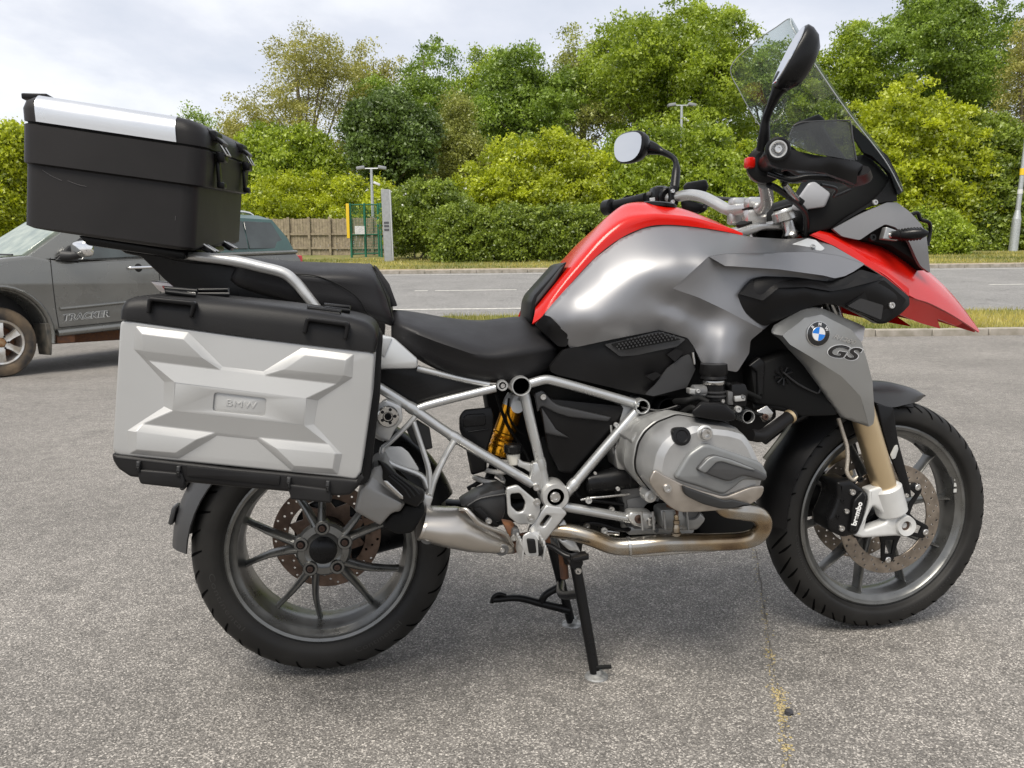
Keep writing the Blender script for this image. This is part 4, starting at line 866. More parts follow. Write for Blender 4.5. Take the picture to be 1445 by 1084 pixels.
B('frame_tube', tube(ZF.p3([(400, 90, -0.15), (650, 150, -0.15), (860, 195, -0.155)]), 0.008, 12, 3), M_frame)
for (u, v, d) in ((370, 345, 1), (640, 530, 1), (1188, 700, 0)): B('weld', lathe([(0.0, -0.016), (0.0128, -0.013), (0.0142, 0), (0.0128, 0.013), (0.0, 0.016)], ZF.at(u, v, YF), ZF.at(u+40, v+24, YF)-ZF.at(u, v, YF) if d else ZF.at(u+20, v+100, YF)-ZF.at(u, v, YF), 14), M_frame)
B('weld', lathe([(0.0, -0.012), (0.0138, -0.010), (0.015, 0), (0.0138, 0.010), (0.0, 0.012)], ZE.at(322, 665, YF), ZE.at(340, 645, YF)-ZE.at(322, 665, YF), 14), M_frame)
ring(ZF.at(1065, 205, -0.185), 0.0235, 0.0195, 0.36, M_frame); ring(ZF.at(945, 200, -0.178), 0.0130, 0.0085, 0.02, M_frame); B('frame_bolt', bolt(ZF.at(945, 200, -0.172), 0.006), M_bolt)
ring(ZE.at(675, 268, -0.185), 0.0185, 0.0145, 0.36, M_frame); ring(ZE.at(805, 275, -0.16), 0.025, 0.0215, 0.3, M_bs); ring(ZE.at(1215, 320, -0.21), 0.0165, 0.0135, 0.25, M_frame)
pv = B('pivot_boss', lathe([(0.018, -0.004), (0.021, -0.008), (0.031, -0.008), (0.0345, -0.003), (0.0345, 0.05), (0.0, 0.05)], ZF.at(1280, 905, -0.185), (0, 1, 0), 36), M_alu)
B('pivot_recess', lathe([(0.0215, -0.002), (0.0, -0.002)], ZF.at(1280, 905, -0.190), (0, 1, 0), 24), M_bm, pv); B('pivot_bolt', bolt(ZF.at(1278, 908, -0.194), 0.0125, h=0.008), M_bolt, pv)
B('gusset', zplate(ZF, [(1140, 690), (1215, 700), (1240, 800), (1190, 880), (1130, 850), (1120, 800)], -0.176, -0.150, 0.004), M_frame)
B('frame_bolt', bolt(ZF.at(1160, 845, -0.178), 0.0095), M_bolt)
lb = B('engine_mount', zplate(ZE, [(610, 805), (720, 805), (748, 835), (740, 880), (700, 895), (620, 870), (600, 840)], -0.192, -0.150, 0.006, 0.008), M_alu)
for u, v in ((655, 840), (716, 852)): B('mount_bolt', bolt(ZE.at(u, v, -0.193), 0.0105), M_rustb if u < 700 else M_bolt, lb)
# passenger peg hanger: an A of cast bars
hg = B('peg_hanger', tube(ZF.p3([(388, 395, -0.185), (330, 462, -0.188), (235, 552, -0.19), (180, 596, -0.19)]), 0.0085, 10, 4, flat=0.7), M_alu)
B('hanger_bar', tube(ZF.p3([(376, 430, -0.185), (430, 590, -0.19), (474, 740, -0.195), (478, 900, -0.20)]), [0.0085, 0.008, 0.009, 0.011], 10, 4, flat=0.8), M_alu, hg)
B('hanger_bar', tube(ZF.p3([(636, 552, -0.178), (580, 650, -0.185), (512, 790, -0.195), (478, 900, -0.20)]), [0.0095, 0.0085, 0.0095, 0.011], 10, 4, flat=0.8), M_alu, hg)
B('hanger_bar', tube(ZF.p3([(182, 594, -0.19), (178, 640, -0.192), (250, 706, -0.194), (420, 772, -0.196), (466, 850, -0.198)]), [0.009, 0.0085, 0.0085, 0.009, 0.010], 10, 4, flat=0.8), M_alu, hg)
B('hanger_web', zplate(ZF, [(190, 590), (300, 590), (345, 625), (415, 735), (400, 765), (240, 700), (185, 650)], -0.186, -0.178, 0.003, 0.006), M_fork, hg)
B('hanger_clamp', xform(box((0, 0, 0), (0.030, 0.030, 0.042), 0.006, Matrix.Rotation(0.35, 4, 'Y')), Matrix.Translation(Vector(ZF.at(447, 940, -0.205)))), M_alu, hg)
B('hanger_bolt', bolt(ZF.at(470, 905, -0.213), 0.007), M_bolt, hg)
# round pannier mount and bracket
pm = B('pannier_mount', zplate(ZF, [(130, 350), (200, 290), (300, 330), (310, 420), (260, 480), (220, 560), (160, 540), (110, 480), (120, 400)], -0.20, -0.165, 0.005, 0.006), M_alu)
B('mount_cap', lathe([(0.0245, 0.0), (0.0245, 0.008), (0.022, 0.012), (0.012, 0.012), (0.010, 0.006), (0.0, 0.006)], ZF.at(215, 395, -0.202), (0, -1, 0), 30), M_steel, pm)
for i in range(5): a = i*2*PI/5; c = ZF.at(215+44*math.cos(a), 395+44*math.sin(a), -0.2142); B('cap_slot', lathe([(0.0038, 0), (0.0038, 0.0006), (0, 0.0006)], c, (0, -1, 0), 10), M_bs, pm)
B('mount_bolt', bolt(ZF.at(215, 397, -0.209), 0.008), M_bm, pm)
B('peg_bracket', zplate(ZF, [(100, 470), (160, 440), (200, 500), (190, 560), (150, 545), (110, 520)], -0.195, -0.17, 0.004), M_alu)
B('inner_bracket', zplate(ZF, [(330, 480), (400, 420), (480, 470), (500, 600), (440, 615), (370, 560)], -0.10, -0.085, 0.003), M_gp)
# underseat side covers
B('underseat_cover', zplate(ZF, [(20, 20), (410, 88), (640, 148), (862, 202), (840, 222), (440, 332), (385, 322), (130, 175), (20, 120)], -0.150, -0.115, 0.004), M_bs)
ts = B('tail_side_panel', hexa(ZS.pl([(1050, 500), (1150, 512), (1212, 528), (1338, 640), (1330, 688), (1050, 692)], -0.185)+ZS.pl([(1050, 500), (1150, 512), (1212, 528), (1338, 640), (1330, 688), (1050, 692)], -0.12), 0.007), mat('pale_silver_panel', (0.55, 0.56, 0.56), 0.35, 0.5, coat=0.2))
B('panel_insert', hexa(ZS.pl([(1120, 530), (1205, 533), (1165, 630), (1120, 600)], -0.1875)+ZS.pl([(1120, 530), (1205, 533), (1165, 630), (1120, 600)], -0.18), 0.002), mat('pale_silver_insert', (0.42, 0.43, 0.44), 0.4, 0.5), ts)
# shock absorber
sa, sb = ZF.at(1012, 330, -0.02), ZF.at(908, 645, -0.02); ax = sb-sa; L = np.linalg.norm(ax)
M_sg = mat('shock_gold', (0.82, 0.36, 0.02), 0.24, 0.9, rvar=0.05, vscale=20)
sh = B('shock_absorber', lathe([(0.018, -0.01), (0.0275, 0.0), (0.0275, L*0.52), (0.030, L*0.54), (0.030, L*0.58), (0.026, L*0.62), (0.029, L*0.66), (0.026, L*0.70), (0.029, L*0.75), (0.026, L*0.79), (0.030, L*0.86), (0.030, L*0.96), (0.02, L)], sa, ax, 30), M_sg)
B('shock_head', lathe([(0.012, -0.035), (0.024, -0.03), (0.028, -0.012), (0.028, 0.001)], sa, ax, 24), M_alu, sh); B('shock_eye', cyl(ZF.at(1040, 335, -0.06), ZF.at(1040, 335, 0.03), 0.016, 20), M_alu, sh)
spn = []; c0 = sa+ax*0.95; c1 = sa+ax*2.05
a_, b_, d_ = frame_of(ax)
for i in range(0, 121): f = i/120; th = f*5.2*2*PI; spn.append(c0+(c1-c0)*f+0.037*(math.cos(th)*a_+math.sin(th)*b_))
B('shock_spring', tube(spn, 0.0062, 8, 1), mat('spring_white', (0.68, 0.66, 0.62), 0.4), sh)
B('shock_rod', cyl(c0, c1, 0.012, 14), M_bs, sh)
B('shock_hose', tube(ZF.p3([(985, 280, -0.05), (980, 380, -0.055), (1030, 470, -0.055), (1090, 520, -0.05)]), 0.0028, 8, 5), M_bm, sh)
fb_ = B('fuse_box', hexa(ZF.pl([(668, 395), (700, 352), (872, 336), (892, 400), (888, 490), (850, 600), (842, 742), (745, 772), (705, 570), (668, 480)], -0.115)+ZF.pl([(668, 395), (700, 352), (872, 336), (892, 400), (888, 490), (850, 600), (842, 742), (745, 772), (705, 570), (668, 480)], -0.06), 0.006), M_bs)
B('box_lid', zplate(ZF, [(690, 410), (715, 385), (835, 378), (840, 440), (830, 455), (695, 470)], -0.120, -0.112, 0.003, 0.006), M_bs, fb_)
B('box_rib', zplate(ZF, [(720, 492), (855, 472), (858, 482), (722, 504)], -0.119, -0.112, 0.002), M_bs, fb_)
# brake fluid reservoir
rv = B('brake_reservoir', cyl(ZF.at(1010, 625, -0.13), ZF.at(1022, 705, -0.13), 0.017, 20, 0.003, r1=0.014), mat('reservoir_white', (0.60, 0.58, 0.52), 0.4))
B('reservoir_cap', cyl(ZF.at(1012, 572, -0.13), ZF.at(1013, 630, -0.13), 0.0225, 24, 0.004), M_bs, rv); B('reservoir_stay', zplate(ZF, [(1040, 660), (1080, 690), (1140, 700), (1165, 735), (1130, 765), (1090, 735), (1040, 715)], -0.15, -0.135, 0.003, 0.004), M_alu, rv)
B('stay_bolt', bolt(ZF.at(1137, 735, -0.151), 0.006), M_bolt, rv)
# triangular side cover inside the frame
tc_ = B('frame_cover', hexa(ZE.pl([(122, 205), (165, 185), (210, 225), (600, 262), (555, 345), (318, 612), (245, 598), (192, 490), (158, 310)], -0.150)+ZE.pl([(122, 205), (165, 185), (210, 225), (600, 262), (555, 345), (318, 612), (245, 598), (192, 490), (158, 310)], -0.10), 0.008), M_bp)
B('cover_tab', zplate(ZE, [(122, 200), (165, 182), (215, 240), (250, 262), (520, 322), (500, 345), (300, 322), (232, 300), (160, 264), (140, 300)], -0.158, -0.148, 0.005, 0.006), M_gp, tc_)
B('cover_ridge', hexa(ZE.pl([(158, 268), (235, 385), (300, 425), (180, 400)], -0.157)+ZE.pl([(158, 268), (235, 385), (310, 432), (176, 410)], -0.146), 0.003), M_gp, tc_); B('cover_bolt', bolt(ZE.at(167, 217, -0.159), 0.008), M_bolt, tc_)
# ---------------------------------------------------------------- engine block, gearbox, starter
M_eng = mat('engine_grey', (0.36, 0.36, 0.35), 0.42, 0.6, var=0.14, vscale=18, rvar=0.1, bump=0.12, bscale=250)
M_engd = mat('engine_dark', (0.13, 0.13, 0.13), 0.5, 0.5, var=0.2, vscale=18, bump=0.15, bscale=200)
def blk(Z, pts, y0, y1, m, name, bev=0.008, parent=None): return B(name, hexa(Z.pl(pts, y0)+[p+np.array([0, y1-y0, 0]) for p in Z.pl(pts, y0)], bev), m, parent)
eng = blk(ZE, [(560, 330), (700, 290), (900, 300), (1000, 420), (1010, 760), (900, 900), (600, 900), (560, 700)], -0.145, 0.145, M_engd, 'crankcase', 0.012)
blk(ZE, [(150, 420), (600, 300), (640, 880), (420, 930), (150, 860)], -0.085, 0.10, M_bm, 'gearbox', 0.012)
blk(ZE, [(560, 250), (700, 250), (760, 330), (700, 420), (610, 430), (555, 400)], -0.150, -0.05, M_eng, 'engine_boss', 0.01)
blk(ZE, [(545, 400), (600, 380), (640, 560), (610, 600), (545, 590), (530, 500)], -0.165, -0.05, M_eng, 'engine_boss', 0.008)
blk(ZE, [(590, 740), (760, 700), (800, 900), (620, 905)], -0.150, -0.05, M_engd, 'engine_boss', 0.008)
st = B('starter_motor', lathe([(0.020, -0.002), (0.027, 0.003), (0.0285, 0.01), (0.0285, 0.105), (0.030, 0.107), (0.030, 0.14), (0.0, 0.14)], ZE.at(382, 655, -0.145), (1, 0, 0.08), 28), M_bs)
B('starter_strap', tube(ZE.p3([(360, 742, -0.17), (420, 732, -0.18), (500, 725, -0.18), (610, 712, -0.18)]), 0.003, 8, 3), M_steel, st); B('strap_bolt', bolt(ZE.at(400, 745, -0.182), 0.008), M_alu, st)
B('wiring_loom', tube(ZE.p3([(300, 640, -0.12), (345, 720, -0.14), (420, 770, -0.12), (560, 780, -0.10)]), 0.006, 8, 5), M_bm, st)
for i, (u, v, r) in enumerate(((540, 360, .006), (545, 470, .007), (575, 525, .010), (650, 590, .006), (660, 640, .008), (640, 820, .010), (480, 900, .008), (350, 885, .006), (700, 700, 0.009), (515, 790, 0.008))): B('engine_bolt', bolt(ZE.at(u, v, -0.16), r), M_bolt if i % 2 else M_alu, eng)
blk(ZE, [(470, 895), (560, 905), (560, 925), (470, 920)], -0.14, -0.08, M_steel, 'engine_bracket', 0.003)
B('alternator_cover', lathe([(0.055, 0.0), (0.058, 0.02), (0.05, 0.045), (0.03, 0.05), (0, 0.05)], ZE.at(700, 780, -0.10), (0, -1, 0), 30), M_bm, eng)
blk(ZE, [(760, 790), (940, 780), (1010, 840), (960, 905), (780, 900)], -0.20, 0.05, M_eng, 'sump', 0.012)
B('sump_recess', lathe([(0.022, 0), (0.022, 0.003), (0.018, 0.003), (0.017, -0.004), (0, -0.004)], ZE.at(925, 800, -0.202), (0, -1, 0), 24), M_engd, eng)
blk(ZE, [(600, 880), (940, 880), (940, 915), (600, 925)], -0.15, 0.12, M_eng, 'sump_fins', 0.006)
# cylinder and head
def outline(Z, pts, y, r=0.012): return [np.array((p[0], y, p[1])) for p in fillet(Z.xz(pts, y), r, 3)]
HEAD = [(240, 660), (228, 560), (262, 380), (330, 265), (440, 175), (640, 98), (800, 128), (1000, 150), (1145, 190), (1218, 290), (1290, 450), (1345, 590), (1330, 640), (1312, 700), (1280, 800), (1180, 868), (1030, 905), (880, 915), (700, 930), (520, 938), (420, 880), (330, 780)]
o0 = fillet(ZN.xz(HEAD, -0.385), 0.010, 3); cen = np.mean(np.array(o0), 0)
def sec(k, y, dx=0.0): return [(cen[0]+(p[0]-cen[0])*k+dx, y, cen[1]+(p[1]-cen[1])*k) for p in o0]
def engine_head(mir):
    f = mirrored if mir else (lambda m: m)
    hd = B('cylinder', f(loft([sec(0.93, -0.12, -0.02), sec(0.95, -0.20, -0.012), sec(1.02, -0.235, -0.006)], smooth=35)), M_eng)
    B('head', f(loft([sec(1.03, -0.235, -0.004), sec(1.03, -0.285, 0), sec(1.0, -0.29, 0)], smooth=35)), M_eng, hd)
    B('head_gasket', f(loft([sec(1.018, -0.289), sec(1.018, -0.296)], smooth=35)), M_bm, hd)
    cv = B('valve_cover', f(loft([sec(1.0, -0.295), sec(1.0, -0.330), sec(0.985, -0.337), sec(0.935, -0.374), sec(0.915, -0.381), sec(0.80, -0.389)], smooth=22)), mat('valve_cover', (0.42, 0.42, 0.415), 0.40, 0.7, var=0.05, vscale=20, rvar=0.06, bump=0.05, bscale=300))
    return hd, cv
hd, cv = engine_head(False); engine_head(True)
blk(ZN, [(60, 270), (220, 120), (420, 60), (420, 170), (260, 330), (200, 420), (100, 330)], -0.27, -0.14, M_eng, 'cylinder_boss', 0.008, hd)
blk(ZN, [(150, 380), (260, 330), (230, 620), (190, 560)], -0.265, -0.14, M_eng, 'cylinder_boss', 0.008, hd)
for i in range(6): B('cooling_fin', tube(ZN.p3([(420+i*22, 155-i*9, -0.27), (500+i*18, 80-i*8, -0.27)]), 0.0022, 6, 1), M_alu, hd)
M_vcd = mat('valve_cover_dark', (0.20, 0.205, 0.205), 0.42, 0.45, var=0.06, vscale=20)
M_vck = mat('valve_cover_black', (0.055, 0.055, 0.056), 0.35, 0.2)
M_guard = mat('guard_steel', (0.40, 0.36, 0.315), 0.34, 0.85, var=0.1, vscale=25, rvar=0.08)
def capplate(pts, y0, y1, m, name, bev=0.004, r=0.006, holes=()): return B(name, zplate(ZN, pts, y0, y1, bev, r, holes, 3), m, cv)
capplate([(470, 622), (610, 395), (735, 312), (790, 308), (1190, 445), (1288, 485), (1345, 590), (1308, 655), (1120, 640), (1000, 740), (935, 782), (880, 770), (700, 706), (545, 662)], -0.402, -0.372, M_vcd, 'cover_panel', 0.008, 0.010)
capplate([(672, 548), (770, 430), (838, 405), (1010, 450), (1222, 535), (1345, 600), (1312, 655), (1115, 602), (1005, 650), (960, 655), (840, 615)], -0.410, -0.385, M_vck, 'cover_insert', 0.005, 0.008)
capplate([(690, 545), (790, 440), (850, 415), (1000, 455), (1230, 545), (1180, 552), (905, 470), (860, 480), (760, 585)], -0.413, -0.398, M_vcd, 'cover_trim', 0.003, 0.006)
gd = capplate([(238, 640), (288, 540), (360, 590), (470, 640), (545, 680), (700, 735), (945, 800), (1185, 705), (1312, 690), (1290, 790), (1185, 868), (1010, 912), (860, 925), (700, 938), (520, 942), (420, 885), (330, 790), (260, 700)], -0.400, -0.392, M_guard, 'cylinder_guard', 0.003, 0.012)
capplate([(545, 688), (600, 712), (940, 832), (1012, 822), (1195, 868), (1020, 912), (900, 910), (740, 868), (600, 800), (560, 760)], -0.409, -0.398, mat('guard_rubber', (0.018, 0.018, 0.018), 0.4), 'guard_pad', 0.004, 0.006)
B('cover_bolt', bolt(ZN.at(752, 208, -0.388), 0.0135, h=0.013), M_bolt, cv); B('bolt_collar', lathe([(0.0185, -0.012), (0.0185, 0.002), (0.016, 0.004), (0.012, 0.004)], ZN.at(750, 210, -0.386), (0, -1, 0), 22), M_alu, cv)
B('guard_bolt', bolt(ZN.at(402, 716, -0.401), 0.0095), M_bolt, cv)
B('oil_filler', lathe([(0.021, -0.02), (0.020, 0.012), (0.014, 0.013), (0.012, 0.011), (0, 0.0115)], ZN.at(522, 236, -0.380), (0.0, -1, 0.2), 24), M_bs, cv)
for u, v, m in ((245, 790, M_alu),): B('head_stud', lathe([(0.015, -0.03), (0.014, 0.004), (0.008, 0.006), (0.006, 0.0), (0, 0.0)], ZN.at(u, v, -0.30), (0, -1, 0), 18), m, hd)
# plug cover, throttle body, hoses
pc = B('plug_cover', hexa(ZE.pl([(925, 290), (970, 252), (1090, 256), (1145, 300), (1148, 335), (1100, 345), (935, 318)], -0.365)+ZE.pl([(925, 285), (970, 240), (1090, 245), (1145, 290), (1148, 320), (1100, 330), (935, 300)], -0.25), 0.010, 3), M_bp)
tb = B('throttle_body', cyl(ZE.at(1035, 90, -0.22), ZE.at(1042, 235, -0.22), 0.0245, 26, 0.002), M_bs)
B('hose_clamp', lathe([(0.026, 0), (0.027, 0.002), (0.027, 0.009), (0.026, 0.011)], ZE.at(1036, 152, -0.22), (0, 0, 1), 26), M_steel, tb)
for v in (195, 215): B('body_ring', lathe([(0.024, 0), (0.027, 0.001), (0.027, 0.004), (0.024, 0.005)], ZE.at(1040, v, -0.22), (0, 0, 1), 26), M_gp, tb)
B('throttle_lever', lathe([(0.016, -0.03), (0.016, 0.0), (0.01, 0.004), (0, 0.004)], ZE.at(930, 190, -0.22), (-1, 0, 0), 18), M_engd, tb)
B('throttle_arm', zplate(ZE, [(915, 175), (1000, 180), (1000, 215), (915, 205)], -0.235, -0.21, 0.003), M_eng, tb)
blk(ZE, [(1130, 155), (1200, 150), (1215, 190), (1205, 265), (1150, 275), (1125, 240)], -0.235, -0.19, M_bs, 'idle_motor', 0.004, tb); blk(ZE, [(1145, 215), (1200, 210), (1200, 238), (1146, 243)], -0.242, -0.23, M_alu, 'motor_tag', 0.002, tb)
blk(ZE, [(1110, 190), (1140, 190), (1140, 260), (1110, 260)], -0.235, -0.2, M_engd, 'motor_link', 0.003, tb); B('motor_bolt', bolt(ZE.at(1160, 280, -0.24), 0.008), M_alu, tb)
B('intake_boot', lathe([(0.026, 0), (0.031, 0.006), (0.029, 0.012), (0.033, 0.02), (0.031, 0.04)], ZE.at(1036, 135, -0.22), (0, 0, 1), 26), M_bp, tb)
B('wiring_loom', tube(ZE.p3([(840, 240, -0.18), (900, 235, -0.24), (960, 225, -0.24), (1010, 245, -0.25)]), 0.007, 8, 5), M_bm)
B('wiring_loom', tube(ZE.p3([(870, 300, -0.22), (920, 270, -0.25), (960, 290, -0.27)]), 0.006, 8, 5), M_bm)
B('cooling_hose', tube(ZE.p3([(1225, 412, -0.24), (1280, 415, -0.23), (1340, 380, -0.215), (1440, 305, -0.19)]), [0.0145, 0.0155, 0.0155, 0.0155], 16, 6), M_bp)
B('hose_clamp', lathe([(0.0162, -0.004), (0.0172, -0.003), (0.0172, 0.004), (0.0162, 0.005)], ZE.at(1425, 318, -0.195), ZE.at(1440, 305, -0.19)-ZE.at(1340, 380, -0.215), 20), M_gold)
B('head_bracket', zplate(ZE, [(1255, 290), (1310, 260), (1345, 300), (1330, 340), (1290, 345)], -0.2, -0.19, 0.003), M_steel); B('bracket_bolt', bolt(ZE.at(1298, 320, -0.2), 0.008), M_rustb)
# ---------------------------------------------------------------- exhaust
def heat_mat():
    m = bpy.data.materials.new('heat_tinted_pipe'); m.use_nodes = True; t = m.node_tree; b = t.nodes['Principled BSDF']; L = t.links.new
    co = t.nodes.new('ShaderNodeTexCoord'); n = t.nodes.new('ShaderNodeTexNoise'); n.inputs['Scale'].default_value = 9; n.inputs['Detail'].default_value = 7; L(co.outputs['Object'], n.inputs['Vector'])
    r = t.nodes.new('ShaderNodeValToRGB'); L(n.outputs['Fac'], r.inputs[0]); e = r.color_ramp
    e.elements[0].position = 0.30; e.elements[0].color = (0.17, 0.115, 0.075, 1); e.elements[1].position = 0.72; e.elements[1].color = (0.44, 0.42, 0.385, 1)
    x = e.elements.new(0.45); x.color = (0.36, 0.27, 0.17, 1); x = e.elements.new(0.58); x.color = (0.37, 0.34, 0.295, 1)
    L(r.outputs[0], b.inputs['Base Color']); b.inputs['Metallic'].default_value = 0.95; b.inputs['Roughness'].default_value = 0.24; return m
M_heat = heat_mat()
hp = B('exhaust_header', tube(ZE.p3([(1050, 720, -0.325), (1095, 785, -0.33), (1180, 800, -0.335), (1255, 815, -0.33), (1290, 860, -0.32), (1262, 920, -0.305), (1180, 950, -0.29), (1000, 958, -0.26), (800, 962, -0.235), (620, 978, -0.215), (520, 975, -0.205), (410, 935, -0.195), (300, 905, -0.18), (150, 890, -0.16)]), [0.0195, 0.020, 0.0205, 0.0205, 0.0205, 0.0205, 0.0205, 0.021, 0.0215, 0.0215, 0.021, 0.0205, 0.020, 0.020], 22, 6), M_heat)
B('pipe_joint', lathe([(0.0215, -0.004), (0.0232, -0.003), (0.0232, 0.003), (0.0215, 0.004)], ZE.at(606, 978, -0.214), ZE.at(700, 968, -0.22)-ZE.at(606, 978, -0.214), 24), M_steel, hp)
B('oxygen_sensor', lathe([(0.004, -0.03), (0.0055, -0.026), (0.0055, -0.018), (0.0075, -0.016), (0.0075, -0.008), (0.006, -0.006), (0.0085, 0.002), (0.0085, 0.012), (0.012, 0.014), (0.012, 0.022)], ZE.at(846, 880, -0.24), (0, 0, -1), 16), M_heat, hp)
B('sensor_lead', tube(ZE.p3([(846, 850, -0.24), (850, 820, -0.238), (845, 790, -0.225), (800, 770, -0.20)]), 0.004, 8, 4), M_rust, hp)
B('belly_pan', hexa(ZE.pl([(590, 1028), (640, 1000), (1000, 975), (1085, 995), (1050, 1008), (640, 1038)], -0.20)+[p+np.array([0, 0.34, 0]) for p in ZE.pl([(590, 1028), (640, 1000), (1000, 975), (1085, 995), (1050, 1008), (640, 1038)], -0.20)], 0.003, 1), M_steel)
def esec(Z, u, v, hh, y, hy, n=20, th=0.0):
    c = Z.at(u, v, y); a = Z.at(u+math.sin(th)*10, v-math.cos(th)*10, y)-c; a /= np.linalg.norm(a); h = hh/Z.k*abs(np.dot(c-CAM_P, FW))/CAM_F
    return [c+a*h*math.cos(t)+np.array([0, hy*math.sin(t), 0]) for t in np.linspace(0, 2*PI, n, endpoint=False)]
M_muf = mat('muffler_steel', (0.50, 0.47, 0.43), 0.30, 0.95, var=0.06, vscale=5, rvar=0.07, bump=0.03, bscale=90)
mf = B('muffler', loft([esec(ZM, 455, 560, 110, -0.235, 0.066, th=0.33), esec(ZM, 480, 566, 114, -0.235, 0.069, th=0.31), esec(ZM, 620, 592, 132, -0.235, 0.067, th=0.16), esec(ZM, 715, 606, 140, -0.232, 0.062, th=0.08), esec(ZM, 800, 640, 122, -0.227, 0.055, th=0.12), esec(ZM, 900, 676, 92, -0.220, 0.046, th=0.14), esec(ZM, 1000, 708, 66, -0.210, 0.036, th=0.14), esec(ZM, 1060, 730, 44, -0.204, 0.028, th=0.14), esec(ZM, 1080, 738, 26, -0.20, 0.020, th=0.14)], n=4, smooth=60), M_muf)
B('muffler_rim', tube(ZM.p3([(712, 476, -.262), (760, 478, -.268), (800, 520, -.272), (850, 572, -.268), (930, 606, -.258), (1020, 640, -.245), (1050, 680, -.236), (1078, 722, -.225)]), [0.003, 0.005, 0.006, 0.006, 0.005, 0.005, 0.005, 0.004], 10, 5), M_muf, mf)
B('band', loft([esec(ZM, 452, 558, 114, -0.235, 0.071, th=0.35), esec(ZM, 468, 563, 117, -0.235, 0.073, th=0.34)], smooth=40), M_muf, mf)
for u, v, y in ((497, 672, -0.286), (1005, 752, -0.243)):
    x = B('muffler_recess', lathe([(0.0155, 0.0), (0.014, 0.003), (0, 0.002)], ZM.at(u, v, y), (0, -1, -0.25 if v > 500 else 0.7), 20), M_engd, mf); B('muffler_bolt', bolt(ZM.at(u, v, y-0.003), 0.006), M_bolt, mf)
B('muffler_bolt', bolt(ZM.at(912, 556, -0.235), 0.0075), M_bolt, mf)
B('link_pipe', tube(ZM.p3([(1060, 720, -0.19), (1130, 700, -0.175), (1230, 680, -0.17), (1320, 660, -0.17)]), 0.021, 16, 4), M_rust, mf)
blk(ZM, [(1010, 575), (1090, 590), (1130, 640), (1135, 750), (1080, 700), (1040, 640)], -0.19, -0.14, M_rust, 'rusty_collar', 0.006, mf); blk(ZM, [(1075, 610), (1120, 605), (1128, 650), (1105, 700), (1065, 690)], -0.205, -0.17, M_engd, 'clamp', 0.006, mf); B('clamp_bolt', bolt(ZM.at(1083, 668, -0.206), 0.008), M_bolt, mf)
M_ebx = mat('silencer_grey', (0.27, 0.265, 0.255), 0.42, 0.55, var=0.06, vscale=10)
eb = blk(ZM, [(0, 490), (45, 322), (130, 190), (205, 165), (345, 440), (312, 492), (252, 502), (176, 588)], -0.318, -0.175, M_ebx, 'silencer_tip', 0.004, mf)
B('tip_face', hexa(ZM.pl([(52, 326), (86, 318), (330, 432), (318, 478), (250, 500), (176, 580), (10, 482)], -0.326)+ZM.pl([(45, 322), (130, 190), (345, 440), (318, 485), (252, 502), (176, 588), (0, 490)], -0.312), 0.006), M_ebx, mf)
blk(ZM, [(345, 445), (430, 462), (490, 482), (448, 560), (398, 640), (300, 655), (185, 598), (252, 512), (312, 500)], -0.300, -0.18, M_bm, 'tip_end_cap', 0.008, mf)
hs = B('heat_shield', hexa(ZM.pl([(160, 140), (215, 165), (300, 250), (470, 352), (470, 400), (425, 465), (330, 425), (215, 305), (188, 268), (200, 215)], -0.338)+ZM.pl([(150, 130), (215, 150), (300, 240), (480, 345), (480, 420), (425, 470), (330, 440), (215, 310), (185, 268), (170, 215)], -0.20), 0.008), M_bp, mf)
B('shield_strip', hexa(ZM.pl([(195, 278), (225, 282), (332, 385), (335, 410), (310, 402), (215, 312)], -0.344)+ZM.pl([(195, 278), (225, 282), (332, 385), (335, 410), (310, 402), (215, 312)], -0.334), 0.002), M_steel, mf)
for i in range(3): B('shield_rib', tube(ZM.p3([(235+i*18, 250+i*-8, -0.341), (330+i*30, 330-i*4, -0.341), (380+i*30, 400-i*12, -0.341)]), 0.0022, 6, 4), M_bs, mf)
# ---------------------------------------------------------------- swing arm, heel guard, pegs, hugger
B('swing_arm', loft([esec(ZR, 790, 425, 120, 0.115, 0.05), esec(ZM, 300, 560, 180, 0.12, 0.045), esec(ZM, 800, 520, 110, 0.11, 0.04), esec(ZM, 1250, 420, 100, 0.09, 0.04)], n=4, smooth=60), M_bs)
B('final_drive', lathe([(0.0, 0.13), (0.05, 0.13), (0.085, 0.11), (0.088, 0.08), (0.06, 0.07), (0.0, 0.07)], (0, 0.02, RZ), (0, 1, 0), 36), M_bs)
B('drive_cover', hexa(ZM.pl([(715, 462), (840, 385), (930, 352), (1030, 330), (1035, 470), (1010, 560), (905, 585), (800, 470)], -0.150)+[p+np.array([0, 0.09, 0]) for p in ZM.pl([(715, 462), (840, 385), (930, 352), (1030, 330), (1035, 470), (1010, 560), (905, 585), (800, 470)], -0.150)], 0.012), M_gp)
B('drive_rib', tube(ZM.p3([(770, 452, -0.152), (860, 402, -0.152), (1028, 372, -0.152)]), 0.003, 8, 3), M_gp)
B('drive_pad', hexa(ZM.pl([(800, 470), (860, 460), (990, 590), (960, 600), (880, 560)], -0.165)+ZM.pl([(800, 470), (860, 460), (990, 590), (960, 600), (880, 560)], -0.145), 0.004), M_bp)
B('heel_guard', zplate(ZM, [(1032, 332), (1110, 312), (1262, 440), (1264, 500), (1222, 580), (1112, 580), (1044, 522)], -0.205, -0.193, 0.003, 0.006, [[(1060, 372), (1128, 366), (1166, 430), (1150, 492), (1108, 500), (1066, 456)]]), M_alu)
for u, v in ((1240, 426), (1200, 532)): B('heel_guard_bolt', bolt(ZM.at(u, v, -0.207), 0.0085), M_bolt)
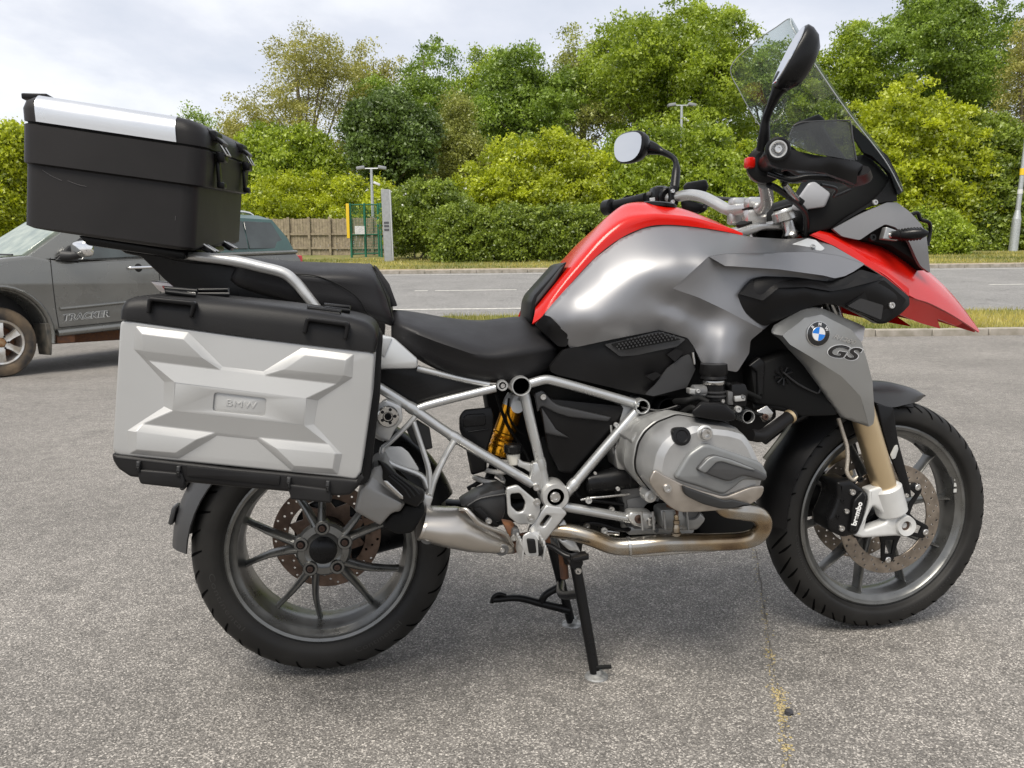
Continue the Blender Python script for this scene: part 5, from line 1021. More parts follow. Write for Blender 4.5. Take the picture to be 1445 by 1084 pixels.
pk = B('peg_plate', zplate(ZE, [(160, 800), (185, 770), (262, 780), (292, 812), (180, 955), (140, 960), (92, 922), (100, 885)], -0.200, -0.180, 0.004, 0.005, [[(188, 818), (212, 828), (172, 882), (148, 872)]]), M_alu)
B('peg_plate', zplate(ZE, [(212, 905), (276, 842), (362, 1012), (300, 1002), (255, 960)], -0.185, -0.170, 0.004, 0.005, [[(248, 908), (270, 890), (290, 945), (262, 950)]]), M_alu)
pg = B('foot_peg', xform(box((0, 0, 0), (0.044, 0.085, 0.022), 0.006, Matrix.Rotation(0.15, 4, 'Y')), Matrix.Translation(Vector(ZE.at(103, 975, -0.255)))), M_bp)
for s in (-1, 1): B('peg_rail', xform(box((0, 0, 0), (0.004, 0.09, 0.034), 0.0015), Matrix.Translation(Vector(ZE.at(103, 975, -0.255))+Vector((s*0.0245, 0, -0.004))) @ Matrix.Rotation(0.15, 4, 'Y')), M_alu, pg)
for i in range(4):
    for s in (-1, 1): B('peg_tooth', xform(box((0, 0, 0), (0.006, 0.012, 0.012), 0.002), Matrix.Translation(Vector(ZE.at(103, 975, -0.255))+Vector((s*0.0245, -0.034+i*0.022, 0.015)))), M_alu, pg)
B('peg_front', zplate(ZE, [(66, 925), (100, 905), (140, 940), (146, 1030), (84, 1034), (60, 985)], -0.302, -0.296, 0.002, 0.004), M_alu, pg); B('peg_rubber', zplate(ZE, [(84, 942), (128, 945), (136, 1015), (96, 1018)], -0.308, -0.298, 0.003, 0.004), M_bp, pg)
B('peg_joint', cyl(ZE.at(125, 930, -0.23), ZE.at(125, 930, -0.19), 0.012, 14), M_alu, pg)
B('brake_pedal', tube(ZE.p3([(140, 950, -0.18), (220, 985, -0.19), (300, 1030, -0.21), (395, 1028, -0.235)]), [0.008, 0.009, 0.010, 0.009], 10, 5, flat=0.7), M_bs)
B('pedal_pad', xform(box((0, 0, 0), (0.040, 0.036, 0.012), 0.004, Matrix.Rotation(-0.15, 4, 'Y')), Matrix.Translation(Vector(ZE.at(352, 1032, -0.235)))), M_bp)
# rear mudguard and hugger
def rguard(a0, a1, r, wf, drop, nA=14, nB=9):
    rows = []
    for i in range(nA):
        f = i/(nA-1); a = math.radians(a0+(a1-a0)*f); w = wf(f); rows.append([(r(f)*math.cos(a)-drop*abs(-1+2*k/(nB-1))**2.5*math.cos(a), (-1+2*k/(nB-1))*w, RZ+(r(f)-drop*abs(-1+2*k/(nB-1))**2.5)*math.sin(a)) for k in range(nB)])
    return rows
B('rear_mudguard', shell(rguard(96, 176, lambda f: 0.352+0.010*f, lambda f: 0.105-0.012*f, 0.05), 0.004), M_gp)
for a in (150, 164): B('mudguard_lug', xform(box((0, 0, 0), (0.012, 0.05, 0.045), 0.005, Matrix.Rotation(-math.radians(a-180), 4, 'Y')), Matrix.Translation(((0.364)*math.cos(math.radians(a)), -0.02, RZ+0.364*math.sin(math.radians(a))))), M_gp)
B('hugger', shell(rguard(20, 78, lambda f: 0.345, lambda f: 0.095, 0.07), 0.004), M_bs)
blk(ZI, [(684, 548), (768, 548), (800, 600), (800, 700), (722, 706), (700, 650)], 0.03, 0.13, M_bm, 'battery_box', 0.01)
blk(ZI, [(735, 536), (800, 528), (905, 560), (902, 590), (760, 566)], -0.10, 0.10, M_bm, 'inner_frame', 0.006)
blk(ZI, [(860, 540), (1000, 520), (1092, 520), (1098, 590), (1060, 620), (900, 600)], -0.11, 0.11, M_bm, 'intake_plenum', 0.01)
blk(ZI, [(975, 705), (1060, 700), (1080, 725), (1060, 752), (990, 762)], -0.14, 0.14, M_bm, 'engine_front', 0.01)
# centre stand
def gz(px, py, z=0.0): v = ray(px, py); return CAM_P+v*((z-CAM_P[2])/v[2])
nf = gz(*ZC(636, 985), 0.012); ff = gz(*ZC(527, 752), 0.012)
s0 = ZC.at(545, 480, -0.135); s1 = ZC.at(510, 490, 0.10); s1[0] = s0[0]-0.02; s1[2] = s0[2]
cs = B('centre_stand', tube([s0, s0+(nf-s0)*0.5, nf], [0.0165, 0.0155, 0.0150], 14, 2, flat=0.85), M_bs)
B('stand_leg', tube([s1, s1+(ff-s1)*0.5, ff], [0.0165, 0.0155, 0.0150], 14, 2, flat=0.85), M_bs, cs)
for p in (nf, ff):
    B('stand_foot', lathe([(0.030, 0), (0.028, 0.004), (0.016, 0.008), (0.014, 0.02)], (p[0]+0.004, p[1], 0.001), (0, 0, 1), 20), mat('stand_foot_worn', (0.30, 0.30, 0.29), 0.5, 0.6, var=0.4, vscale=60), cs)
B('foot_pin', cyl(nf+np.array([0.0, -0.01, 0.018]), nf+np.array([0.038, -0.012, 0.018]), 0.005, 10), M_bm, cs)
f1 = 0.62; m0 = s0+(nf-s0)*0.50; m1 = s1+(ff-s1)*0.62
B('stand_brace', tube([s0+(nf-s0)*0.30, (m0+m1)/2+np.array([-0.03, 0, 0.02]), s1+(ff-s1)*0.55], 0.011, 12, 4), M_bs, cs)
lv = [m1, m1+(ZC.at(395, 675, 0.13)-m1)*1.0, ZC.at(300, 648, 0.13), ZC.at(235, 655, 0.13), ZC.at(180, 658, 0.13)]
B('stand_lever', tube([ZC.at(520, 705, 0.12), ZC.at(395, 675, 0.125), ZC.at(290, 650, 0.13), ZC.at(178, 658, 0.13)], [0.012, 0.011, 0.010, 0.009], 12, 4), M_bs, cs)
B('lever_strut', tube([ZC.at(395, 672, 0.125), ZC.at(415, 635, 0.12), ZC.at(492, 592, 0.11)], 0.0105, 12, 4), M_bs, cs)
B('lever_tab', tube([ZC.at(172, 672, 0.13), ZC.at(180, 645, 0.13), ZC.at(205, 632, 0.13), ZC.at(235, 640, 0.13)], 0.006, 8, 4), M_bs, cs)
B('stand_spring', tube(ZC.p3([(490, 450, -0.10), (495, 500, -0.10), (500, 560, -0.10)]), 0.011, 10, 2), M_rust, cs)
B('stand_pivot', cyl(s0+np.array([0, -0.02, 0.0]), s1+np.array([0, 0.02, 0.0]), 0.017, 16), M_bs, cs); B('pivot_bolt', bolt(ZC.at(560, 527, -0.152), 0.0085), M_bolt, cs)
B('stand_bracket', hexa([s0+np.array([a, 0.02+b, z]) for b in (0, 0.03) for a, z in ((-0.04, 0.06), (0.03, 0.07), (0.02, -0.02), (-0.02, -0.02))], 0.004), M_bs, cs)

# small clutter in the frame triangle and round the gearbox
for i, pts in enumerate(([(700, 556, -.06), (716, 600, -.05), (742, 640, -.05), (760, 690, -.08)], [(800, 690, -.11), (815, 702, -.13), (838, 706, -.14), (880, 712, -.14)], [(870, 640, -.14), (885, 622, -.15), (905, 612, -.16), (930, 600, -.18)], [(990, 545, -.16), (1015, 540, -.2), (1040, 548, -.22), (1072, 562, -.2)], [(905, 575, -.17), (930, 580, -.19), (960, 572, -.2)], [(812, 742, -.13), (840, 738, -.15), (880, 748, -.15), (905, 740, -.13)], [(1050, 575, -.19), (1070, 585, -.2), (1088, 578, -.18)], [(660, 690, -.03), (690, 676, -.04), (716, 690, -.06)])):
    B('cable', tube([U(*p) for p in pts], (0.0042, 0.0055, 0.0045, 0.006)[i % 4], 8, 5), (M_bm, M_bs, M_bp)[i % 3])
for i, (px, py, y, r) in enumerate(((828, 742, -.15, .008), (852, 752, -.15, .007), (878, 734, -.155, .008), (840, 668, -.19, .004), (880, 628, -.17, .006), (893, 655, -.18, .006), (905, 690, -.2, .0065), (872, 690, -.18, .005), (1048, 560, -.24, .005), (1020, 566, -.245, .0045), (985, 552, -.235, .005), (926, 748, -.2, .006), (960, 744, -.21, .006))): B('fastener', bolt(U(px, py, y), r), (M_bolt, M_alu, M_engd)[i % 3])
for i in range(7): B('case_rib', tube([U(862+i*7, 600+i*2, -.150), U(866+i*7.5, 640-i*3, -.154)], 0.0028, 6, 1), M_eng)
for i in range(5): B('sump_rib', tube([U(905+i*16, 722, -.205), U(907+i*16, 748, -.205)], 0.003, 6, 1), M_eng)
# ================================================================ motorcycle: bodywork, seats, controls
from mathutils.geometry import delaunay_2d_cdt
def tps(C, Y, lam=0.02):
    C = np.asarray(C, float); n = len(C); d2 = ((C[:, None]-C[None])**2).sum(2); K = 0.5*d2*np.log(d2+1e-9)+np.eye(n)*lam
    A = np.zeros((n+3, n+3)); A[:n, :n] = K; A[:n, n] = 1; A[:n, n+1:] = C; A[n, :n] = 1; A[n+1:, :n] = C.T
    w = np.linalg.solve(A, np.concatenate([Y, np.zeros(3)]))
    def f(P): d = ((P[:, None]-C[None])**2).sum(2); return (0.5*d*np.log(d+1e-9))@w[:n]+w[n]+P@w[n+1:]
    return f
def relief(outline, ctrl, step=5.0, thick=0.006, r=3.0, smooth=28, mir=False, lam=0.02):
    """panel traced as an outline (photo px), with its lateral depth fixed at control points (px,py,y)"""
    O = fillet(outline, r, 3); C = np.array([(a, b) for a, b, _ in ctrl])/50.0; Y = np.array([c for *_, c in ctrl]); f = tps(C, Y, lam)
    P = []; 
    for i, p in enumerate(O):
        q = O[(i+1) % len(O)]; k = max(1, int(np.linalg.norm(q-p)/step))
        P += [p+(q-p)*j/k for j in range(k)]
    nb = len(P); A = np.array(P); x0, y0 = A.min(0); x1, y1 = A.max(0)
    gx, gy = np.meshgrid(np.arange(x0, x1, step), np.arange(y0, y1, step)); g = np.stack([gx.ravel(), gy.ravel()], 1)
    ins = np.zeros(len(g), bool); mind = np.full(len(g), 1e9)
    for i in range(nb):
        a, b = A[i], A[(i+1) % nb]; c = ((a[1] > g[:, 1]) != (b[1] > g[:, 1])) & (g[:, 0] < (b[0]-a[0])*(g[:, 1]-a[1])/(b[1]-a[1]+1e-12)+a[0]); ins ^= c; mind = np.minimum(mind, np.linalg.norm(g-a, axis=1))
    g = g[ins & (mind > step*0.6)]; allp = np.concatenate([A, g])
    vs_, es, fs, *_ = delaunay_2d_cdt([Vector(p) for p in allp], [], [list(range(nb))], 1, 1e-5)
    vs_ = np.array([tuple(v) for v in vs_]); y = f(vs_/50.0); W = np.array([U(p[0], p[1], yy) for p, yy in zip(vs_, y)]); n = len(W)
    V = np.concatenate([W, W+np.array([0, thick, 0])]); F = [tuple(q) for q in fs]+[tuple(n+k for k in q[::-1]) for q in fs]
    cnt = {}
    for q in fs:
        for a, b in zip(q, list(q[1:])+[q[0]]): cnt[(min(a, b), max(a, b))] = cnt.get((min(a, b), max(a, b)), 0)+1
    F += [(a, b, n+b, n+a) for (a, b), c in cnt.items() if c == 1]
    me = mesh(V, F, smooth)
    return mirrored(me) if mir else me
def pxs(Z, pts): return [Z(u, v) for u, v in pts]
def px3(Z, pts): return [(*Z(u, v), y) for u, v, y in pts]
M_tank = mat('tank_grey_metallic', (0.27, 0.27, 0.278), 0.45, 0.86, coat=0.15, coat_rough=0.2)
M_red = mat('red_gloss', (0.50, 0.008, 0.0035), 0.22, 0.0, coat=0.25, coat_rough=0.03, spec=0.35)
M_side = mat('side_panel_silver', (0.38, 0.385, 0.38), 0.34, 0.75, coat=0.25, coat_rough=0.12)
M_seat = mat('seat_vinyl', (0.013, 0.0125, 0.0135), 0.46, spec=0.3, rvar=0.06, vscale=15, bump=0.28, bscale=500)
M_seat2 = mat('seat_vinyl_grip', (0.010, 0.010, 0.011), 0.6, bump=0.4, bscale=700)
# tank side: main skin, recessed facet and wing
OA = pxs(ZK, [(172, 736), (300, 592), (430, 452), (560, 352), (690, 294), (800, 282), (950, 294), (1110, 320), (1240, 342), (1400, 352)]) + pxs(ZB, [(470, 287), (580, 325), (762, 428), (620, 382), (470, 362)]) + pxs(ZK, [(1400, 418), (1240, 424), (1100, 426), (1012, 440), (925, 520), (830, 606), (960, 650), (1100, 716), (1290, 815), (1225, 868), (1218, 935), (1157, 1030), (985, 1000), (938, 905), (905, 856), (760, 816), (480, 872), (305, 910), (285, 870), (296, 840), (190, 750)])
CA = px3(ZK, [(172, 736, -.135), (300, 592, -.128), (430, 452, -.122), (560, 352, -.114), (690, 294, -.106), (800, 282, -.101), (950, 294, -.101), (1110, 320, -.105), (1400, 352, -.120),
  (320, 650, -.168), (470, 525, -.168), (600, 432, -.162), (720, 368, -.150), (850, 352, -.144), (1000, 362, -.148), (1200, 380, -.156), (1400, 390, -.160),
  (300, 770, -.184), (450, 690, -.200), (600, 600, -.207), (720, 500, -.206), (840, 440, -.200), (960, 425, -.198), (1120, 426, -.190), (1300, 424, -.188), (1400, 418, -.187),
  (450, 800, -.206), (620, 770, -.208), (780, 745, -.206), (880, 770, -.198), (305, 908, -.160), (480, 870, -.180), (760, 816, -.184), (905, 856, -.182),
  (640, 690, -.208), (720, 640, -.203), (820, 690, -.186), (930, 740, -.176), (1010, 760, -.178), (830, 606, -.212), (925, 520, -.216), (1012, 440, -.208),
  (960, 650, -.206), (1100, 716, -.200), (1290, 815, -.180),
  (960, 900, -.174), (985, 998, -.178), (1080, 850, -.206), (1160, 850, -.202), (1240, 850, -.178), (1075, 940, -.212), (1160, 940, -.206), (1060, 1012, -.212), (1155, 1028, -.198), (1216, 935, -.178)]) + px3(ZB, [(470, 287, -.142), (762, 428, -.178), (620, 382, -.178), (470, 362, -.182), (500, 340, -.166)])
OF = pxs(ZK, [(830, 606), (925, 520), (1012, 440), (1095, 470), (1440, 480)]) + pxs(ZB, [(300, 452), (560, 480), (650, 480), (700, 500), (560, 560), (200, 560)]) + pxs(ZK, [(1330, 780), (1290, 815), (1100, 716), (960, 650)])
CF = px3(ZK, [(830, 606, -.2115), (925, 520, -.2155), (1012, 440, -.2075), (1095, 470, -.186), (1440, 480, -.178), (1440, 560, -.172), (1330, 600, -.174), (1290, 815, -.1795), (1100, 716, -.1995), (960, 650, -.2055), (1060, 600, -.194), (1180, 640, -.184)])
OW = pxs(ZK, [(1012, 441), (1100, 427), (1240, 425), (1400, 419)]) + pxs(ZB, [(470, 363), (620, 383), (762, 429), (700, 470), (655, 493), (600, 505), (540, 490), (300, 457), (60, 441)]) + pxs(ZK, [(1095, 489)])
CW = px3(ZK, [(1012, 441, -.2085), (1100, 427, -.1905), (1240, 425, -.1885), (1400, 419, -.1875), (1095, 489, -.215)]) + px3(ZB, [(470, 363, -.1825), (620, 383, -.1785), (762, 429, -.180), (600, 505, -.212), (300, 457, -.222), (60, 441, -.220), (655, 493, -.203)])
for s in (0, 1):
    ts_ = B('tank_side', relief(OA, CA, 4.0, 0.010, mir=bool(s), lam=0.10, smooth=50), M_tank)
    B('tank_facet', relief(OF, CF, 4.0, 0.008, 1.0, mir=bool(s), lam=0.05, smooth=50), M_tank, ts_)
    B('tank_wing', relief(OW, CW, 4.0, 0.006, 1.5, mir=bool(s), lam=0.05, smooth=50), M_tank, ts_)
bw = B('badge_panel', relief(pxs(ZB, [(352, 330), (455, 290), (500, 300), (548, 345), (530, 358)]), px3(ZB, [(352, 330, -.152), (455, 290, -.150), (548, 345, -.172), (530, 358, -.176), (440, 335, -.166)]), 4, 0.004, 2), mat('pale_silver_panel', (0.55, 0.56, 0.56), 0.35, 0.5, coat=0.2))
B('badge_screw', bolt(ZB.at(485, 334, -.172), 0.006, (0, -0.8, 0.6), 0.002), M_side, bw)
# red tank cover over the centre line
ed = px3(ZK, [(112, 784, -.118), (168, 740, -.132), (300, 590, -.124), (430, 450, -.119), (560, 350, -.111), (690, 292, -.104), (800, 280, -.099), (950, 292, -.099), (1110, 318, -.103), (1185, 336, -.103)])
sh_ = px3(ZK, [(128, 700, -.080), (222, 590, -.088), (345, 445, -.088), (455, 330, -.088), (575, 240, -.083), (690, 214, -.078), (800, 216, -.074), (945, 238, -.072), (1090, 288, -.070), (1165, 326, -.070)])
ce = px3(ZK, [(140, 650, 0), (190, 580, 0), (320, 425, 0), (415, 322, 0), (510, 225, 0), (598, 170, 0), (720, 166, 0), (860, 194, 0), (1040, 262, 0), (1150, 322, 0)])
R3_ = [[U(*p) for p in ed], [U(*p) for p in sh_], [U(p[0], p[1], 0.0) for p in ce]]
mid = [(0.45*np.array(a)+0.55*np.array(b))+np.array([0, -0.010, 0.004]) for a, b in zip(R3_[0], R3_[1])]
half = [R3_[0], mid, R3_[1], R3_[2]]
rows = half+[[p*np.array([1, -1, 1]) for p in r] for r in half[::-1][1:]]
rc = B('tank_cover', surf(rows, 5, 4, 0.004, smooth=50), M_red)
B('tank_seam', tube([U(p[0]+0.3, p[1]+0.6, p[2]-0.002) for p in ed[1:]], 0.0016, 6, 5), M_bm)
cap_c = U(*ZK(760, 176), 0.0); B('fuel_cap', lathe([(0.045, -0.008), (0.045, 0.0), (0.040, 0.003), (0.0, 0.003)], cap_c, (0.1, 0, 1), 30), M_bs, rc)
# black pads between tank and seat
tp_o = pxs(ZK, [(108, 672), (124, 636), (264, 480), (292, 466), (240, 574), (136, 692), (110, 782), (98, 760)])
B('tank_pad', hexa([U(*p, -.084) for p in tp_o]+[U(*p, -.084)*np.array([1, -0.8, 1]) for p in tp_o], 0.008), M_bp)
B('tank_pad_inlay', hexa([U(*p, -.0865) for p in pxs(ZK, [(136, 650), (258, 496), (278, 482), (228, 568), (134, 682), (124, 694)])]+[U(*p, -.080) for p in pxs(ZK, [(136, 650), (258, 496), (278, 482), (228, 568), (134, 682), (124, 694)])], 0.003), M_gp)
for s in (0, 1): B('tank_tail_trim', relief(pxs(ZK, [(128, 790), (172, 738), (206, 748), (300, 846), (290, 900), (245, 900)]), px3(ZK, [(128, 790, -.12), (172, 738, -.14), (300, 846, -.17), (290, 900, -.168), (245, 900, -.158), (200, 790, -.158)]), 4, 0.012, 3, mir=bool(s)), M_bp)
# lower black side panel with mesh inlay
OL = pxs(ZK, [(205, 1000), (275, 914), (480, 874), (760, 818), (905, 858), (938, 910), (945, 1010), (925, 1040)]) + pxs(ZE, [(905, 165), (850, 205), (735, 216), (640, 200), (430, 150), (240, 105), (205, 90)])
CL = [(*p, -.168) for p in OL[:3]]+[(*p, -.180) for p in OL[3:7]]+[(*p, -.165) for p in OL[7:]]+px3(ZK, [(480, 960, -.172), (700, 960, -.185)])
for s in (0, 1): lp_ = B('lower_side_panel', relief(OL, CL, 6, 0.02, 3, mir=bool(s)), M_bp); 
MO = pxs(ZK, [(480, 890), (760, 822), (895, 862), (850, 900), (640, 945), (560, 950)])
ml = B('mesh_frame', relief(MO, [(*p, -.183) for p in MO]+[(*ZK(690, 890), -.190)], 4, 0.006, 3), M_gp)
MI = pxs(ZK, [(515, 888), (760, 828), (872, 864), (600, 915), (560, 915)]); B('mesh_inlay', relief(MI, [(*p, -.1895) for p in MI]+[(*ZK(690, 870), -.1925)], 4, 0.004, 2), M_bm, ml)
dots = []
for i in range(18):
    for j in range(5):
        u = 545+i*18+(j % 2)*9; v = 900-i*3.4+(j-2)*13
        if 820+abs(u-760)*0.27 < v < 915-max(0, (u-600))*0.19: p = ZK.at(u, v, -.194); dots.append(lathe([(0.0026, 0), (0.0020, 0.0016), (0, 0.0016)], p, (0, -1, 0), 6))
tag(B('mesh_stud', dots, M_gp, ml), kind='stuff')
FO = pxs(ZE, [(690, 205), (735, 160), (800, 75), (870, 15), (915, 0), (945, 75), (900, 170), (730, 214)])
B('panel_flap', relief(FO, [(*p, -.186) for p in FO], 5, 0.006, 2), M_gp)
for pts in ([(800, 942), (845, 912), (885, 925), (862, 955), (840, 978)], [(690, 1050), (745, 1030), (770, 1045), (730, 1075)]): B('panel_clip', relief(pxs(ZK, pts), [(*p, -.190) for p in pxs(ZK, pts)], 4, 0.005, 1), M_bp)
B('panel_pin', tube(ZK.p3([(930, 930, -.19), (940, 990, -.19)]), 0.003, 8, 1), M_bolt)
# air duct cover
OD = pxs(ZB, [(58, 622), (100, 570), (170, 506), (230, 493), (400, 500), (565, 522), (640, 510), (742, 458), (866, 494), (1000, 602), (1003, 648), (960, 692), (875, 748), (835, 750), (745, 700), (650, 655), (560, 640), (480, 655), (400, 690), (300, 730), (228, 762), (195, 748), (75, 655)])
CD = px3(ZB, [(58, 622, -.182), (170, 506, -.192), (400, 500, -.196), (565, 522, -.196), (742, 458, -.190), (866, 494, -.196), (1000, 602, -.190), (875, 748, -.195), (745, 700, -.205), (650, 655, -.208), (480, 655, -.206), (300, 730, -.194), (200, 748, -.184), (190, 590, -.208), (290, 545, -.216), (430, 542, -.218), (570, 560, -.216), (660, 545, -.214), (780, 500, -.214), (200, 690, -.198), (360, 640, -.214), (520, 610, -.217), (850, 515, -.217), (960, 600, -.210), (860, 700, -.208), (740, 600, -.214)])
for s in (0, 1):
    dc = B('air_duct_cover', relief(OD, CD, 4.0, 0.02, 3, mir=bool(s), lam=0.06, smooth=40), M_bp)
TO_ = pxs(ZB, [(90, 590), (170, 509), (235, 496), (400, 503), (565, 525), (645, 513), (742, 461), (862, 497), (850, 512), (665, 560), (585, 575), (450, 552), (300, 556), (215, 625)])
B('duct_top', relief(TO_, px3(ZB, [(90, 590, -.196), (170, 509, -.1935), (400, 503, -.1975), (565, 525, -.1975), (645, 513, -.1975), (742, 461, -.1915), (862, 497, -.200), (850, 512, -.2175), (665, 560, -.2205), (585, 575, -.2215), (450, 552, -.2225), (300, 556, -.2215), (215, 625, -.214)]), 4.0, 0.006, 1.5, lam=0.03, smooth=50), M_bp, dc)
IO = pxs(ZB, [(662, 652), (700, 625), (862, 512), (985, 620), (958, 660), (872, 735), (840, 738)])
ii = B('duct_inlet', relief(IO, px3(ZB, [(662, 652, -.216), (862, 512, -.219), (985, 620, -.210), (872, 735, -.210), (800, 640, -.216)]), 4, 0.008, 3), M_bs)
B('inlet_floor', relief(pxs(ZB, [(672, 655), (740, 612), (862, 650), (850, 728)]), px3(ZB, [(672, 655, -.2195), (740, 612, -.220), (862, 650, -.218), (850, 728, -.213)]), 4, 0.004, 2), M_gp, ii)
B('duct_screw', bolt(ZB.at(902, 650, -.214), 0.0085), M_bolt, ii); B('duct_screw', bolt(ZB.at(186, 698, -.186), 0.0075), M_bolt, dc)
# silver radiator side panel with roundel
CS = px3(ZQ, [(100, 385, -.238), (330, 205, -.240), (500, 172, -.240), (800, 325, -.232), (905, 450, -.223), (965, 640, -.214), (1020, 850, -.200), (180, 480, -.240), (400, 610, -.241), (700, 800, -.229), (900, 1010, -.206), (460, 370, -.242), (640, 540, -.238)]) + px3(ZW, [(527, 235, -.176), (505, 278, -.166)])
OS = pxs(ZQ, [(100, 385), (330, 205), (500, 172), (800, 325), (905, 450), (965, 640), (1020, 850)]) + pxs(ZW, [(527, 235), (522, 266), (505, 278)]) + pxs(ZQ, [(900, 1010), (700, 800), (400, 610), (180, 480)])
OS1 = pxs(ZQ, [(5, 335), (30, 285), (190, 190), (350, 96), (470, 94), (700, 190), (890, 270), (945, 300), (922, 440), (906, 452), (800, 326), (500, 173), (330, 206), (100, 387), (12, 372)])
CS1 = px3(ZQ, [(5, 335, -.215), (30, 285, -.205), (190, 190, -.205), (350, 96, -.198), (470, 94, -.198), (700, 190, -.198), (890, 270, -.190), (945, 300, -.180), (922, 440, -.205), (906, 452, -.2235), (800, 326, -.2325), (500, 173, -.2405), (330, 206, -.2405), (100, 387, -.2385), (12, 372, -.222)])
OS2 = pxs(ZQ, [(12, 372), (100, 386), (180, 480), (400, 610), (700, 800), (900, 1010)]) + pxs(ZW, [(505, 278), (402, 242), (374, 206)]) + pxs(ZQ, [(480, 900), (330, 690), (180, 530), (90, 425)])
CS2 = px3(ZQ, [(12, 372, -.222), (100, 386, -.2385), (180, 480, -.2405), (400, 610, -.2415), (700, 800, -.2295), (900, 1010, -.2065), (480, 900, -.196), (330, 690, -.210), (180, 530, -.218), (90, 425, -.220)]) + px3(ZW, [(505, 278, -.166), (402, 242, -.152), (374, 206, -.160)])
for s in (0, 1):
    sp_ = B('radiator_panel', relief(OS, CS, 4.5, 0.008, 1.5, mir=bool(s), lam=0.05, smooth=50), M_side); sp_near = sp_ if not s else sp_near
    B('panel_bevel', relief(OS1, CS1, 4.5, 0.008, 1.5, mir=bool(s), lam=0.03, smooth=50), M_side, sp_); B('panel_bevel', relief(OS2, CS2, 4.5, 0.008, 1.5, mir=bool(s), lam=0.03, smooth=50), M_side, sp_)
fS = tps(np.array([(a, b) for a, b, _ in CS])/50.0, np.array([c for *_, c in CS]), 0.05)
def onS(px, py, lift=0.0): return U(px, py, float(fS(np.array([[px, py]])/50.0)[0])-lift)
def onSz(u, v, lift=0.0): return onS(*ZQ(u, v), lift)
rc0 = onSz(462, 370); t1, t2 = onSz(462, 250)-onSz(462, 490), onSz(560, 370)-onSz(360, 370); nrm = np.cross(t1, t2); nrm = nrm if nrm[1] < 0 else -nrm; nrm = nrm/np.linalg.norm(nrm); rc0 = rc0+nrm*0.0022
def disk(r, off, m, name, parent=None, n=36): return B(name, lathe([(r, -0.002), (r, off), (r*0.97, off+0.0004), (0, off+0.0004)], rc0, nrm, n), m, parent)
M_wht = mat('enamel_white', (0.80, 0.80, 0.80), 0.25, coat=0.5); M_blu = mat('enamel_blue', (0.005, 0.20, 0.70), 0.25, coat=0.5); M_ebk = mat('enamel_black', (0.008, 0.008, 0.009), 0.2, coat=0.5)
rd = disk(0.0295, 0.0008, M_bolt, 'roundel', sp_near); disk(0.0283, 0.0016, M_ebk, 'roundel_ring', sp_near); disk(0.0170, 0.0022, M_bolt, 'roundel_inner', sp_near)
ea = np.array([1, 0.05, 0]); ea = ea/np.linalg.norm(ea); nn = nrm/np.linalg.norm(nrm); ea = ea-nn*np.dot(ea, nn); ea /= np.linalg.norm(ea); eb_ = np.cross(nn, ea)*1.0
eb_ = eb_ if eb_[2] > 0 else -eb_
ROT = math.radians(-8)
for q in range(4):
    th = [ROT+q*PI/2+PI/2*i/8 for i in range(9)]; V = [rc0+nn*0.0030]+[rc0+nn*0.0030+0.0160*(math.cos(t)*ea+math.sin(t)*eb_) for t in th]; n = len(V)
    V += [v-nn*0.0008 for v in V]; F = [(0, i, i+1) for i in range(1, 9)]+[(i, i+1, n+i+1, n+i) for i in range(1, 9)]
    B('roundel_quadrant', mesh(V, F, 0), M_blu if q in (1, 3) else M_wht, sp_near)
for ch, an in (('B', 142), ('M', 92), ('W', 38)):
    a = math.radians(an)+ROT; c = rc0+nn*0.0024+0.0226*(math.cos(a)*ea+math.sin(a)*eb_); me = text_mesh(ch, 0.0105, 0.0003, offset=0.0002); up = math.cos(a)*ea+math.sin(a)*eb_; me.transform(basis(c, np.cross(up, nn), up)); B('roundel_letter', me, M_wht, sp_near)
def panel_text(s, Z, a, b, y, size, m, name, depth=0.0006, off=0.0, shear=0.3, parent=None, h=None, width=None):
    A_, B_ = Z.at(*a, y), Z.at(*b, y); me = text_mesh(s, size, depth, shear, 1.0, offset=off, width=width or np.linalg.norm(B_-A_)); dirv = B_-A_; me.transform(basis((A_+B_)/2, dirv, np.cross(np.array([0, -1.0, 0]), dirv))); return B(name, me, m, parent)
def decal(txt, a, b, hgt, m, name, lift, off, shear, dep=0.0008, wx=0.0):
    me = text_mesh(txt, 1.0, 0.02, shear, 1.0, offset=off); co = np.array([v.co for v in me.vertices]); x0, x1 = co[:, 0].min()-wx, co[:, 0].max()+wx; y0, y1 = co[:, 1].min()-wx, co[:, 1].max()+wx
    a = np.array(a, float); b = np.array(b, float); up = np.array([(b-a)[1], -(b-a)[0]]); up = up/np.linalg.norm(up)*hgt
    for v in me.vertices:
        p = a+(b-a)*(v.co.x-x0)/(x1-x0)+up*((v.co.y-y0)/(y1-y0)-0.5); q = onSz(p[0], p[1]); v.co = q+nrm*(lift+(dep if v.co.z > 0 else 0))
    return B(name, me, m, sp_near)
decal('R1200', (622, 392), (848, 462), 48, M_bolt, 'model_lettering', 0.0010, 0.01, 0.35)
decal('GS', (560, 528), (915, 590), 150, M_wht, 'model_lettering_edge', 0.0008, 0.045, 0.35)
decal('GS', (566, 530), (906, 588), 138, M_ebk, 'model_lettering', 0.0014, 0.03, 0.35)
